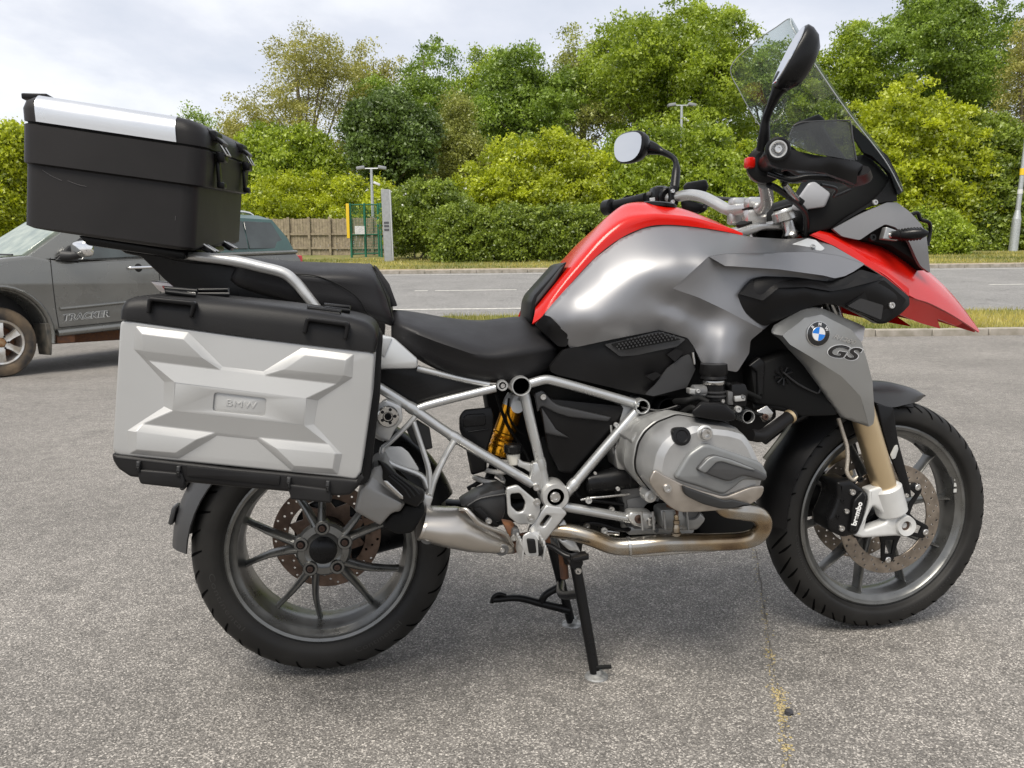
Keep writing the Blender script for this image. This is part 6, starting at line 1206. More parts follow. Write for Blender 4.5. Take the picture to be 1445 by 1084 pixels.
# radiator behind the panels, airbox and steering head fill
rb = B('radiator', hexa([U(*p, -.165) for p in pxs(ZE, [(1225, 60), (1445, -20)])+pxs(ZW, [(270, 30), (330, 120), (390, 235), (250, 240), (180, 205), (70, 190)])]+[U(*p, -.165)*np.array([1, -1, 1]) for p in pxs(ZE, [(1225, 60), (1445, -20)])+pxs(ZW, [(270, 30), (330, 120), (390, 235), (250, 240), (180, 205), (70, 190)])], 0.008), M_bm)
B('air_box', hexa([U(*p, -.115) for p in pxs(ZK, [(300, 900), (500, 640), (800, 420), (1200, 420), (1400, 520), (1500, 900)])+pxs(ZE, [(1230, 200), (1000, 130), (880, 190), (250, 110)])]+[U(*p, -.115)*np.array([1, -1, 1]) for p in pxs(ZK, [(300, 900), (500, 640), (800, 420), (1200, 420), (1400, 520), (1500, 900)])+pxs(ZE, [(1230, 200), (1000, 130), (880, 190), (250, 110)])], 0.01), M_bm)
B('panel_strut', zplate(ZE, [(1215, 60), (1275, 15), (1300, 40), (1290, 200), (1262, 230), (1258, 90)], -.172, -.150, 0.004), M_bs)
B('fan_wire', tube(ZQ.p3([(110, 760, -.172), (260, 880, -.172), (450, 972, -.172), (485, 935, -.172)]), 0.0022, 6, 3), M_gp, rb)
for i in range(9): a = i*0.7; B('fan_blade', tube(ZQ.p3([(115+20*math.cos(a), 800+20*math.sin(a), -.17), (115+95*math.cos(a+.2), 800+95*math.sin(a+.2), -.171)]), [0.002, 0.0035], 6, 1), M_bs, rb)
B('valve_pipe', tube(ZW.p3([(60, 200, -.14), (120, 195, -.15), (210, 210, -.15), (300, 214, -.14), (385, 212, -.13)]), 0.010, 10, 4), M_bm, rb); B('telelever_arm', tube(ZW.p3([(100, 330, -.09), (180, 270, -.08), (260, 230, -.06)]), 0.013, 10, 3), M_bs)
B('guard_stay', tube(ZW.p3([(105, 400, -.10), (160, 330, -.10), (205, 262, -.10)]), 0.006, 8, 2), mat('stay_olive', (0.13, 0.13, 0.11), 0.5, 0.3))
# ---------------------------------------------------------------- beak
near = px3(ZB, [(470, 274, -.150), (600, 332, -.156), (780, 442, -.166), (880, 505, -.170), (1000, 604, -.165), (1100, 640, -.130), (1200, 690, -.090), (1290, 745, -.050), (1366, 796, -.006)])
crest = px3(ZB, [(520, 258, -.128), (640, 290, -.120), (800, 345, -.112), (900, 400, -.110), (1010, 480, -.105), (1110, 545, -.090), (1205, 622, -.065), (1290, 705, -.036), (1367, 790, -.004)])
cent = px3(ZB, [(570, 254, 0), (680, 282, 0), (850, 330, 0), (950, 376, 0), (1060, 452, 0), (1150, 530, 0), (1230, 612, 0), (1300, 698, 0), (1368, 788, 0)])
h_ = [[U(*p) for p in near], [U(*p) for p in crest], [U(*p) for p in cent]]
rows = h_+[[p*np.array([1, -1, 1]) for p in r] for r in h_[::-1][1:]]
bk = B('beak', surf(rows, 5, 3, 0.004, smooth=40), M_red)
for s in (0, 1):
    B('beak_flank', relief(pxs(ZB, [(948, 700), (1000, 606), (1100, 642), (1200, 692), (1290, 742), (1282, 748), (1256, 762), (1150, 722), (1168, 776), (1060, 745)]), px3(ZB, [(948, 700, -.150), (1000, 606, -.164), (1100, 642, -.129), (1200, 692, -.089), (1290, 742, -.05), (1168, 776, -.06), (1060, 745, -.105), (1150, 722, -.085)]), 4, 0.003, 2, mir=bool(s)), M_red, bk)
    B('beak_step', relief(pxs(ZB, [(470, 274), (500, 258), (560, 272), (700, 350), (880, 470), (1000, 560), (1000, 604), (880, 505), (780, 442), (600, 332)]), px3(ZB, [(470, 274, -.153), (500, 258, -.148), (560, 272, -.151), (700, 350, -.158), (880, 470, -.168), (1000, 560, -.168), (1000, 604, -.170), (780, 442, -.171), (600, 332, -.161)]), 4, 0.006, 2, mir=bool(s)), M_red, bk)
B('beak_underside', hexa([U(*p, -.08) for p in pxs(ZB, [(700, 420), (900, 480), (980, 560), (1060, 600), (1000, 620), (900, 600)])]+[U(*p, -.08)*np.array([1, -1, 1]) for p in pxs(ZB, [(700, 420), (900, 480), (980, 560), (1060, 600), (1000, 620), (900, 600)])], 0.004), M_bm, bk)
# headlight shroud, lamp, indicator
OH = pxs(ZB, [(590, 240), (740, 160), (880, 98), (932, 96), (1000, 145), (1062, 212), (1092, 262), (1114, 478), (1062, 440), (1040, 400), (1000, 310), (930, 232), (872, 214), (800, 255), (735, 300), (640, 280)])
CH = px3(ZB, [(590, 240, -.145), (880, 98, -.140), (1062, 212, -.135), (1114, 478, -.120), (1000, 310, -.150), (872, 214, -.155), (735, 300, -.155), (800, 190, -.152), (980, 190, -.148), (1062, 440, -.130)])
for s in (0, 1): B('headlight_shroud', relief(OH, CH, 4, 0.010, 3, mir=bool(s)), mat('shroud_grey', (0.20, 0.20, 0.205), 0.42, 0.35, bump=0.06, bscale=500))
hl = B('headlight', hexa([U(*p, -.125) for p in pxs(ZB, [(600, 230), (900, 110), (1080, 270), (1105, 470), (1040, 420), (900, 330), (740, 300)])]+[U(*p, -.125)*np.array([1, -1, 1]) for p in pxs(ZB, [(600, 230), (900, 110), (1080, 270), (1105, 470), (1040, 420), (900, 330), (740, 300)])], 0.008), M_bm)
B('lamp_guard', tube(ZB.p3([(1005, 165, -.10), (1045, 155, -.10), (1062, 190, -.10), (1105, 205, -.10), (1112, 250, -.09), (1098, 330, -.09)]), 0.005, 8, 4), M_bs, hl); B('lamp_guard', tube([p*np.array([1, -1, 1]) for p in ZB.p3([(1005, 165, -.10), (1045, 155, -.10), (1062, 190, -.10), (1105, 205, -.10), (1112, 250, -.09), (1098, 330, -.09)])], 0.005, 8, 4), M_bs, hl)
ib = B('indicator', tube(ZB.p3([(900, 275, -.165), (960, 272, -.19), (1020, 268, -.205), (1070, 264, -.215), (1102, 263, -.22)]), [0.0095, 0.012, 0.0145, 0.0125, 0.005], 14, 4), M_bs)
for i in range(8): f = i/8; p = ZB.at(945+f*130, 273-f*9, -.186-.028*f); B('indicator_rib', lathe([(0.0132+0.002*math.sin(f*PI), -0.0012), (0.0148+0.002*math.sin(f*PI), 0), (0.0132+0.002*math.sin(f*PI), 0.0012)], p, (1, -.25, 0.05), 16), M_bs, ib)
B('indicator_base', zplate(ZB, [(860, 295), (880, 228), (935, 248), (958, 285), (935, 305)], -.170, -.15, 0.003), M_side, ib); B('indicator_screw', bolt(ZB.at(902, 275, -.172), 0.006), M_bolt, ib); B('shroud_screw', bolt(ZB.at(800, 287, -.152), 0.009), M_bs); B('shroud_clip', bolt(ZB.at(815, 98, -.142), 0.007), M_alu)
# ---------------------------------------------------------------- dash, screen
ds_ = pxs(ZI2, [(750, 905), (860, 820), (1060, 730), (1180, 690), (1250, 700), (1255, 640), (1205, 500), (1060, 345), (995, 310), (940, 420), (860, 560), (600, 640), (560, 740), (540, 950)])
db_ = B('dash_body', hexa([U(*p, -.135) for p in ds_]+[U(*p, -.135)*np.array([1, -1, 1]) for p in ds_], 0.008), M_bm)
for s in (0, 1): B('dash_trim', relief(pxs(ZI2, [(745, 905), (860, 815), (1050, 700), (1140, 610), (1190, 530), (1196, 490), (1130, 405), (1060, 352), (998, 318), (998, 308), (1070, 340), (1205, 478), (1250, 600), (1258, 690), (1180, 688), (1060, 720), (870, 828)]), [(*p, -.142) for p in pxs(ZI2, [(745, 905), (1050, 700), (1196, 490), (998, 312), (1250, 600), (1060, 720)])], 4, 0.006, 2, mir=bool(s)), M_bp, db_)
for s in (0, 1): B('screen_frame', relief(pxs(ZI2, [(905, 85), (965, 140), (1070, 245), (1180, 330), (1258, 480), (1308, 612), (1262, 640), (1200, 470), (1060, 335), (990, 305), (925, 200)]), [(*p, -.150) for p in pxs(ZI2, [(905, 85), (1070, 245), (1258, 480), (1308, 612), (1200, 470), (990, 305)])], 5, 0.006, 2, mir=bool(s)), M_bs, db_)
B('silver_cowl', hexa([U(*p, -.155) for p in pxs(ZI2, [(420, 745), (560, 545), (610, 535), (735, 628), (690, 735), (460, 768)])]+[U(*p, -.12) for p in pxs(ZI2, [(420, 745), (560, 545), (610, 535), (735, 628), (690, 735), (460, 768)])], 0.006), mat('cowl_silver', (0.36, 0.36, 0.37), 0.4, 0.3))
B('instrument_hood', hexa([U(*p, -.10) for p in pxs(ZI2, [(455, 75), (640, 4), (695, 50), (680, 90), (560, 130), (430, 140)])]+[U(*p, .10) for p in pxs(ZI2, [(455, 75), (640, 4), (695, 50), (680, 90), (560, 130), (430, 140)])], 0.006), M_bp)
B('instrument_stalk', tube([ZI2.at(600, 100, 0), ZI2.at(700, 240, 0), ZI2.at(900, 520, 0)], [0.03, 0.022, 0.03], 10, 4, flat=0.6), M_bs)
scr_n = ZH.p3([(1302, 752, -.170), (1230, 620, -.185), (1085, 432, -.190), (985, 290, -.188), (905, 168, -.182), (836, 55, -.168)])
scr_f = [p*np.array([1, -1, 1]) for p in scr_n]
scr_m = [(a+b)/2+np.array([0.058, 0, 0.039]) for a, b in zip(scr_n, scr_f)]; scr_m[-1] += np.array([-0.012, 0, 0.016])
q1 = [0.55*a+0.45*b+np.array([0.018, 0, 0.012]) for a, b in zip(scr_n, scr_m)]; q1[-1] += np.array([-0.006, 0, 0.008])
q2 = [p*np.array([1, -1, 1]) for p in q1]
M_scr = glass_mat('screen_clear', (0.84, 0.88, 0.87), 0.03, 0.06, 1.45)
ws_ = B('windscreen', surf([scr_n, q1, scr_m, q2, scr_f], 5, 4, 0.003, smooth=60), M_scr)
B('screen_edge', tube(scr_n+[q1[-1], scr_m[-1], q2[-1]]+scr_f[::-1], 0.0013, 8, 5), mat('screen_edge', (0.34, 0.37, 0.37), 0.15, spec=0.9), ws_)
# ---------------------------------------------------------------- handlebar, yoke, controls
M_bar = mat('bar_silver', (0.50, 0.50, 0.49), 0.30, 0.75, rvar=0.05, vscale=30)
hb = B('handlebar', tube([*ZJ.p3([(1102, 372, -.27), (1112, 430, -.20), (1118, 505, -.13), (1085, 552, -.085)]), *ZJ.p3([(1045, 548, -.06)]), *ZJ.p3([(900, 560, .04), (845, 555, .07), (770, 515, .11), (690, 475, .16), (600, 458, .21), (515, 470, .265), (440, 480, .30)])], 0.0155, 16, 6), M_bar)
for s, c in ((0, (1035, 560, -.055)), (1, (925, 560, .05))):
    p = ZJ.at(*c); B('bar_clamp', xform(box((0, 0, 0), (0.050, 0.036, 0.028), 0.008), Matrix.Translation(Vector(p+np.array([0, 0, 0.017])))), M_bar, hb); B('bar_riser', xform(box((0, 0, 0), (0.054, 0.038, 0.040), 0.008), Matrix.Translation(Vector(p+np.array([0, 0, -0.019])))), M_bar, hb)
    B('clamp_gap', xform(box((0, 0, 0), (0.0515, 0.0365, 0.004), 0.0), Matrix.Translation(Vector(p+np.array([0, 0, 0.0022])))), M_bm, hb)
yk = pxs(ZJ, [(905, 700), (1015, 655), (1190, 648), (1305, 605), (1318, 640), (1312, 672), (1250, 692), (1110, 690), (975, 742), (930, 735)])
yo = B('top_yoke', hexa([U(*p, -.085) for p in yk]+[U(*p, -.085)*np.array([1, -1, 1]) for p in yk], 0.008), M_bar)
for y in (-.095, .095):
    B('fork_cap', lathe([(0.024, -0.012), (0.030, -0.008), (0.030, 0.012), (0.024, 0.016), (0.022, 0.020), (0.0, 0.020)], ZJ.at(1240, 605, -.095)*np.array([1, 0, 1])+np.array([0, y, 0]), (-0.3, 0, 1), 26), M_bar, yo)
    B('cap_seal', lathe([(0.0225, 0.019), (0.0225, 0.024), (0.018, 0.026), (0, 0.026)], ZJ.at(1240, 605, -.095)*np.array([1, 0, 1])+np.array([0, y, 0]), (-0.3, 0, 1), 26), M_bm, yo)
    B('fork_neck', lathe([(0.020, 0.0), (0.024, 0.012), (0.018, 0.02), (0.016, 0.05), (0.016, 0.08)], ZJ.at(1292, 752, -.095)*np.array([1, 0, 1])+np.array([0, y, 0]), (-0.35, 0, 1), 22), M_steel, yo)
B('yoke_plug', lathe([(0.020, -0.004), (0.020, 0.004), (0.014, 0.006), (0, 0.006)], ZJ.at(965, 655, -.06), (-0.3, -0.2, 1), 22), M_bm, yo)
B('steering_stem', cyl(ZJ.at(1130, 690, 0), ZJ.at(1170, 780, 0), 0.035, 20), M_bm, yo)
# near grip, switchgear, hand guard
g0, g1 = ZI2.at(225, 400, -.30), ZI2.at(320, 285, -.475)
gr = B('throttle_grip', tube([g0+(g1-g0)*-0.12, g0, g0+(g1-g0)*0.5, g1], [0.019, 0.0195, 0.018, 0.0185], 20, 3), M_bp)
sw = B('switch_housing', lathe([(0.022, -0.05), (0.033, -0.045), (0.039, -0.03), (0.040, 0.0), (0.036, 0.012), (0.020, 0.014)], g0, g1-g0, 26), M_bs)
B('switch_rim', lathe([(0.037, 0.004), (0.0415, 0.006), (0.0415, 0.010), (0.036, 0.013)], g0, g1-g0, 26), M_bp, sw)
B('kill_switch', xform(box((0, 0, 0), (0.020, 0.022, 0.024), 0.005), Matrix.Translation(Vector(ZI2.at(98, 390, -.30)))), M_red, sw)
B('bar_end', lathe([(0.018, -0.015), (0.0245, -0.012), (0.0245, 0.004), (0.021, 0.007), (0.0195, 0.005), (0.0, 0.005)], g1, g1-g0, 28), M_bs)
B('bar_end_ring', lathe([(0.0125, 0.005), (0.0145, 0.008), (0.0165, 0.008), (0.0175, 0.005)], g1, g1-g0, 28), M_alu); B('bar_end_screw', bolt(g1+(g1-g0)/np.linalg.norm(g1-g0)*0.006, 0.0075, g1-g0), M_bolt)
HG = pxs(ZI2, [(255, 225), (300, 200), (375, 215), (410, 280), (600, 325), (940, 378), (990, 405), (985, 430), (950, 460), (935, 560), (890, 540), (700, 470), (560, 450), (330, 430), (260, 400), (225, 320)])
CG = px3(ZI2, [(300, 210, -.474), (250, 300, -.474), (375, 220, -.470), (600, 330, -.472), (940, 380, -.462), (985, 420, -.456), (935, 555, -.452), (700, 468, -.470), (330, 425, -.472), (600, 370, -.490), (800, 405, -.486), (940, 440, -.474), (420, 310, -.486), (650, 420, -.486)])
hgd = B('hand_guard', relief(HG, CG, 4, 0.012, 3, lam=0.1, smooth=50), M_bp)
B('hand_guard', relief(HG, CG, 6, 0.012, 3, mir=True), M_bp).location = (-0.015, 0, 0.0)
B('guard_return', tube([ZI2.at(955, 450, -.455), ZI2.at(985, 520, -.40), ZI2.at(900, 560, -.33)], [0.022, 0.018, 0.012], 10, 4, flat=0.5), M_bp, hgd)
DF = pxs(ZI2, [(402, 222), (420, 150), (442, 98), (480, 80), (560, 66), (850, 56), (892, 78), (905, 180), (936, 366), (918, 372), (620, 316), (560, 300)])
smk = glass_mat('smoked_plastic', (0.40, 0.41, 0.42), 0.04, 0.06, 1.55)
B('wind_deflector', relief(DF, px3(ZI2, [(402, 222, -.478), (442, 98, -.470), (850, 56, -.456), (936, 366, -.463), (620, 316, -.487), (650, 180, -.480)]), 5, 0.003, 3), smk, hgd)
B('deflector_edge', tube(ZI2.p3([(442, 98, -.471), (480, 80, -.471), (560, 66, -.470), (850, 56, -.457), (892, 78, -.457), (905, 180, -.460), (936, 366, -.464)]), 0.0016, 6, 4), M_gp, hgd)
for pts, r in (([(330, 440, -.40), (400, 430, -.38), (480, 470, -.35), (620, 470, -.33)], .006), ([(250, 470, -.36), (420, 520, -.40), (560, 500, -.42), (800, 520, -.44), (900, 560, -.42)], .006), ([(660, 560, -.3), (780, 590, -.28), (760, 650, -.25), (890, 600, -.25)], .0035)): B('control_lever', tube(ZI2.p3(pts), r, 10, 5), M_bs)
B('brake_master', xform(box((0, 0, 0), (0.05, 0.05, 0.035), 0.008), Matrix.Translation(Vector(ZI2.at(450, 480, -.30)))), M_bs)
B('brake_hose', tube(ZI2.p3([(250, 560, -.30), (330, 600, -.28), (440, 680, -.24), (530, 770, -.18), (545, 880, -.14), (530, 960, -.12)]), 0.0075, 10, 6), M_bs); B('throttle_cable', tube(ZI2.p3([(370, 555, -.30), (420, 620, -.27), (480, 690, -.22)]), 0.007, 10, 4), M_steel); B('cable_clip', xform(box((0, 0, 0), (0.02, 0.02, 0.014), 0.003, 0.6), Matrix.Translation(Vector(ZI2.at(485, 690, -.22)))), M_bm)
# far side switchgear and grip
B('clutch_grip', tube(ZJ.p3([(300, 480, .36), (180, 510, .42), (90, 530, .46)]), 0.0165, 14, 3), M_bp); B('bar_end', lathe([(0.017, -0.012), (0.0245, -0.008), (0.0245, 0.022), (0.018, 0.028), (0, 0.028)], ZJ.at(55, 540, .475), ZJ.at(10, 548, .50)-ZJ.at(90, 530, .45), 24), M_bs)
sl_ = B('left_switchgear', xform(box((0, 0, 0), (0.05, 0.06, 0.05), 0.012), Matrix.Translation(Vector(ZJ.at(385, 460, .33)))), M_bs); B('switch_ring', cyl(ZJ.at(450, 470, .29), ZJ.at(425, 465, .31), 0.027, 20, 0.003), M_bs, sl_); B('switch_tag', zplate(ZJ, [(322, 480), (358, 475), (360, 500), (325, 506)], .30, .305, 0.001, 0.001), M_alu, sl_)
for u, v in ((320, 450), (345, 430), (375, 415)): B('switch_button', xform(box((0, 0, 0), (0.016, 0.014, 0.012), 0.003), Matrix.Translation(Vector(ZJ.at(u, v, .335)))), M_engd, sl_)
B('mirror_clamp', xform(box((0, 0, 0), (0.026, 0.030, 0.062), 0.008), Matrix.Translation(Vector(ZJ.at(480, 470, .275)))), M_bs, sl_)
for v in (432, 505): B('clamp_bolt', bolt(ZJ.at(478, v, .258), 0.006), M_bolt, sl_)
B('fluid_reservoir', hexa([U(*p, .27) for p in pxs(ZJ, [(545, 400), (570, 375), (705, 352), (725, 400), (700, 450), (560, 440)])]+[U(*p, .33) for p in pxs(ZJ, [(545, 400), (570, 375), (705, 352), (725, 400), (700, 450), (560, 440)])], 0.006), M_bs, sl_)
B('clutch_lever', tube(ZJ.p3([(560, 500, .30), (640, 570, .30), (700, 540, .28), (600, 540, .36)]), 0.008, 8, 4), M_bs, sl_); B('clutch_body', hexa([U(*p, .28) for p in pxs(ZJ, [(530, 480), (690, 520), (690, 560), (640, 585), (540, 560)])]+[U(*p, .33) for p in pxs(ZJ, [(530, 480), (690, 520), (690, 560), (640, 585), (540, 560)])], 0.006), M_bs, sl_); B('cable_adjuster', cyl(ZJ.at(760, 480, .25), ZJ.at(900, 490, .2), 0.006, 10), M_gp, sl_)
# ---------------------------------------------------------------- mirrors
M_mir = mat('mirror_glass', (0.62, 0.63, 0.65), 0.02, 1.0)
def mirror(c, nrm, up, w, h, stem, sr, label):
    c = np.asarray(c, float); n = np.asarray(nrm, float); n /= np.linalg.norm(n); u = np.asarray(up, float); u -= n*np.dot(u, n); u /= np.linalg.norm(u); s = np.cross(u, n)
    def sec_(k, off, sx=0.0): 
        out = []
        for t in np.linspace(0, 2*PI, 28, endpoint=False):
            x, z = math.cos(t), math.sin(t); x = math.copysign(abs(x)**0.8, x)*(1+0.12*z); z = math.copysign(abs(z)**0.8, z)
            out.append(c+s*(x*w*k+sx)+u*z*h*k-n*off)
        return out
    o = B('mirror', loft([sec_(0.93, -0.004), sec_(1.0, 0.0), sec_(0.99, 0.012), sec_(0.88, 0.028), sec_(0.62, 0.042), sec_(0.25, 0.048)], smooth=50), M_bs); o['label'] = label
    B('mirror_glass', loft([sec_(0.90, -0.0035), sec_(0.90, -0.006)], smooth=20), M_mir, o)
    B('mirror_stem', tube(stem, sr, 14, 5), M_bs, o)
    return o
mirror(ZH.at(828, 182, -.415), (-0.88, 0.165, 0.445), (0.45, 0.0, 0.89), 0.046, 0.066, ZH.p3([(812, 268, -.405), (790, 300, -.40), (770, 336, -.395), (742, 400, -.375), (724, 450, -.36), (718, 510, -.35), (712, 575, -.335)]), [0.022, 0.020, 0.012, 0.0085, 0.0085, 0.012, 0.014], 'black mirror above the near handlebar end')
mirror(ZJ.at(180, 135, .425), (-0.93, -0.36, 0.04), (0.10, 0, 1), 0.074, 0.048, ZJ.p3([(230, 130, .42), (330, 140, .40), (405, 165, .38), (480, 205, .34), (502, 250, .32), (502, 300, .305), (490, 420, .28)]), [0.030, 0.021, 0.0105, 0.008, 0.0085, 0.0125, 0.014], 'black mirror above the far handlebar end')
# ---------------------------------------------------------------- seats and rack
def seat_secs(L):
    out = []
    for bpt, spt, tpt in L:
        b, s, t = U(*bpt), U(*spt), U(*tpt); h = [b+np.array([0, 0.06, -0.01]), b, b*0.4+s*0.6+np.array([0, -0.006, 0]), s, s*0.52+t*0.48+np.array([0, 0, 0.008]), t]
        out.append(h+[p*np.array([1, -1, 1]) for p in h[::-1][1:]])
    return out
rs = B('rider_seat', loft(seat_secs([((552, 478, -.10), (552, 455, -.11), (555, 437, 0)), ((566, 488, -.135), (566, 458, -.145), (568, 438, 0)), ((598, 509, -.150), (592, 468, -.168), (590, 441, 0)), ((640, 527, -.160), (638, 484, -.182), (637, 449, 0)), ((690, 537, -.160), (688, 498, -.182), (680, 452, 0)), ((738, 535, -.150), (736, 492, -.170), (716, 448, 0)), ((775, 520, -.128), (774, 486, -.142), (740, 448, 0)), ((786, 508, -.112), (786, 488, -.120), (762, 462, 0))]), n=4, ncirc=3, smooth=60), M_seat)
ps = B('passenger_seat', loft(seat_secs([((325, 395, -.11), (335, 372, -.12), (345, 363, 0)), ((345, 405, -.13), (350, 372, -.14), (355, 364, 0)), ((430, 428, -.145), (430, 386, -.152), (425, 369, 0)), ((490, 440, -.150), (490, 388, -.152), (480, 371, 0)), ((535, 450, -.145), (522, 392, -.140), (514, 372, 0)), ((553, 456, -.130), (536, 402, -.125), (527, 376, 0)), ((557, 452, -.110), (550, 430, -.105), (552, 415, 0))]), n=4, ncirc=3, smooth=60), M_seat)
B('seat_seam', tube(ZS.p3([(705, 205, -.158), (800, 212, -.160), (890, 240, -.162), (975, 285, -.163), (1035, 335, -.162), (1080, 410, -.158), (1140, 468, -.15)]), 0.0014, 6, 5), M_bm, ps); B('seat_seam', tube(ZS.p3([(1106, 170, -.12), (1150, 260, -.142), (1185, 350, -.148), (1205, 435, -.142)]), 0.0014, 6, 5), M_bm, ps)
B('seat_lip', hexa([U(*p, -.06) for p in pxs(ZS, [(1108, 158), (1125, 165), (1190, 255), (1232, 368), (1200, 372), (1150, 260)])]+[U(*p, .12) for p in pxs(ZS, [(1108, 158), (1125, 165), (1190, 255), (1232, 368), (1200, 372), (1150, 260)])], 0.006), M_seat2, ps)
for s in (0, 1):
    f = mirrored if s else (lambda m: m)
    rk = B('grab_rail', f(tube(ZS.p3([(120, 112, -.115), (230, 118, -.14), (400, 138, -.152), (540, 170, -.156), (650, 200, -.158), (715, 250, -.160), (765, 310, -.162), (830, 392, -.162)]), [0.008, 0.0125, 0.0145, 0.0145, 0.0145, 0.0145, 0.014, 0.013], 14, 5, flat=0.85)), M_alu)
B('rack_plate', hexa([U(*p, -.12) for p in pxs(ZS, [(-100, 55), (120, 98), (330, 118), (430, 118), (380, 165), (180, 150), (60, 130), (-60, 90)])]+[U(*p, -.12)*np.array([1, -1, 1]) for p in pxs(ZS, [(-100, 55), (120, 98), (330, 118), (430, 118), (380, 165), (180, 150), (60, 130), (-60, 90)])], 0.006), M_bs)
tl_ = [(150, 338), (180, 352), (262, 352), (345, 365), (400, 385), (440, 430), (420, 470), (330, 470), (262, 420), (232, 395), (198, 362), (176, 358)]
B('tail_body', hexa([U(*p, -.105) for p in tl_]+[U(*p, -.105)*np.array([1, -1, 1]) for p in tl_], 0.008), M_bs)
rl = B('rear_light', hexa([U(*p, -.085) for p in ((210, 396), (262, 400), (275, 408), (268, 418), (225, 412))]+[U(*p, -.085)*np.array([1, -1, 1]) for p in ((210, 396), (262, 400), (275, 408), (268, 418), (225, 412))], 0.006), mat('lens_clear', (0.55, 0.50, 0.48), 0.1, 0.3, coat=0.5))
B('light_lens', hexa([U(*p, -.087) for p in ((228, 403), (258, 406), (258, 412), (232, 409))]+[U(*p, -.08) for p in ((228, 403), (258, 406), (258, 412), (232, 409))], 0.002), mat('lens_red', (0.35, 0.01, 0.01), 0.15, coat=0.5), rl)
B('plate_holder', tube([(-0.27, 0, 0.80), (-0.33, 0, 0.74), (-0.36, 0, 0.66)], [0.03, 0.02, 0.02], 10, 4), M_bs)
B('number_plate', hexa([np.array(p) for p in ((-0.355, -0.10, 0.58), (-0.355, 0.10, 0.58), (-0.385, 0.10, 0.72), (-0.385, -0.10, 0.72), (-0.36, -0.10, 0.58), (-0.36, 0.10, 0.58), (-0.39, 0.10, 0.72), (-0.39, -0.10, 0.72))], 0.001, 1), M_bs)
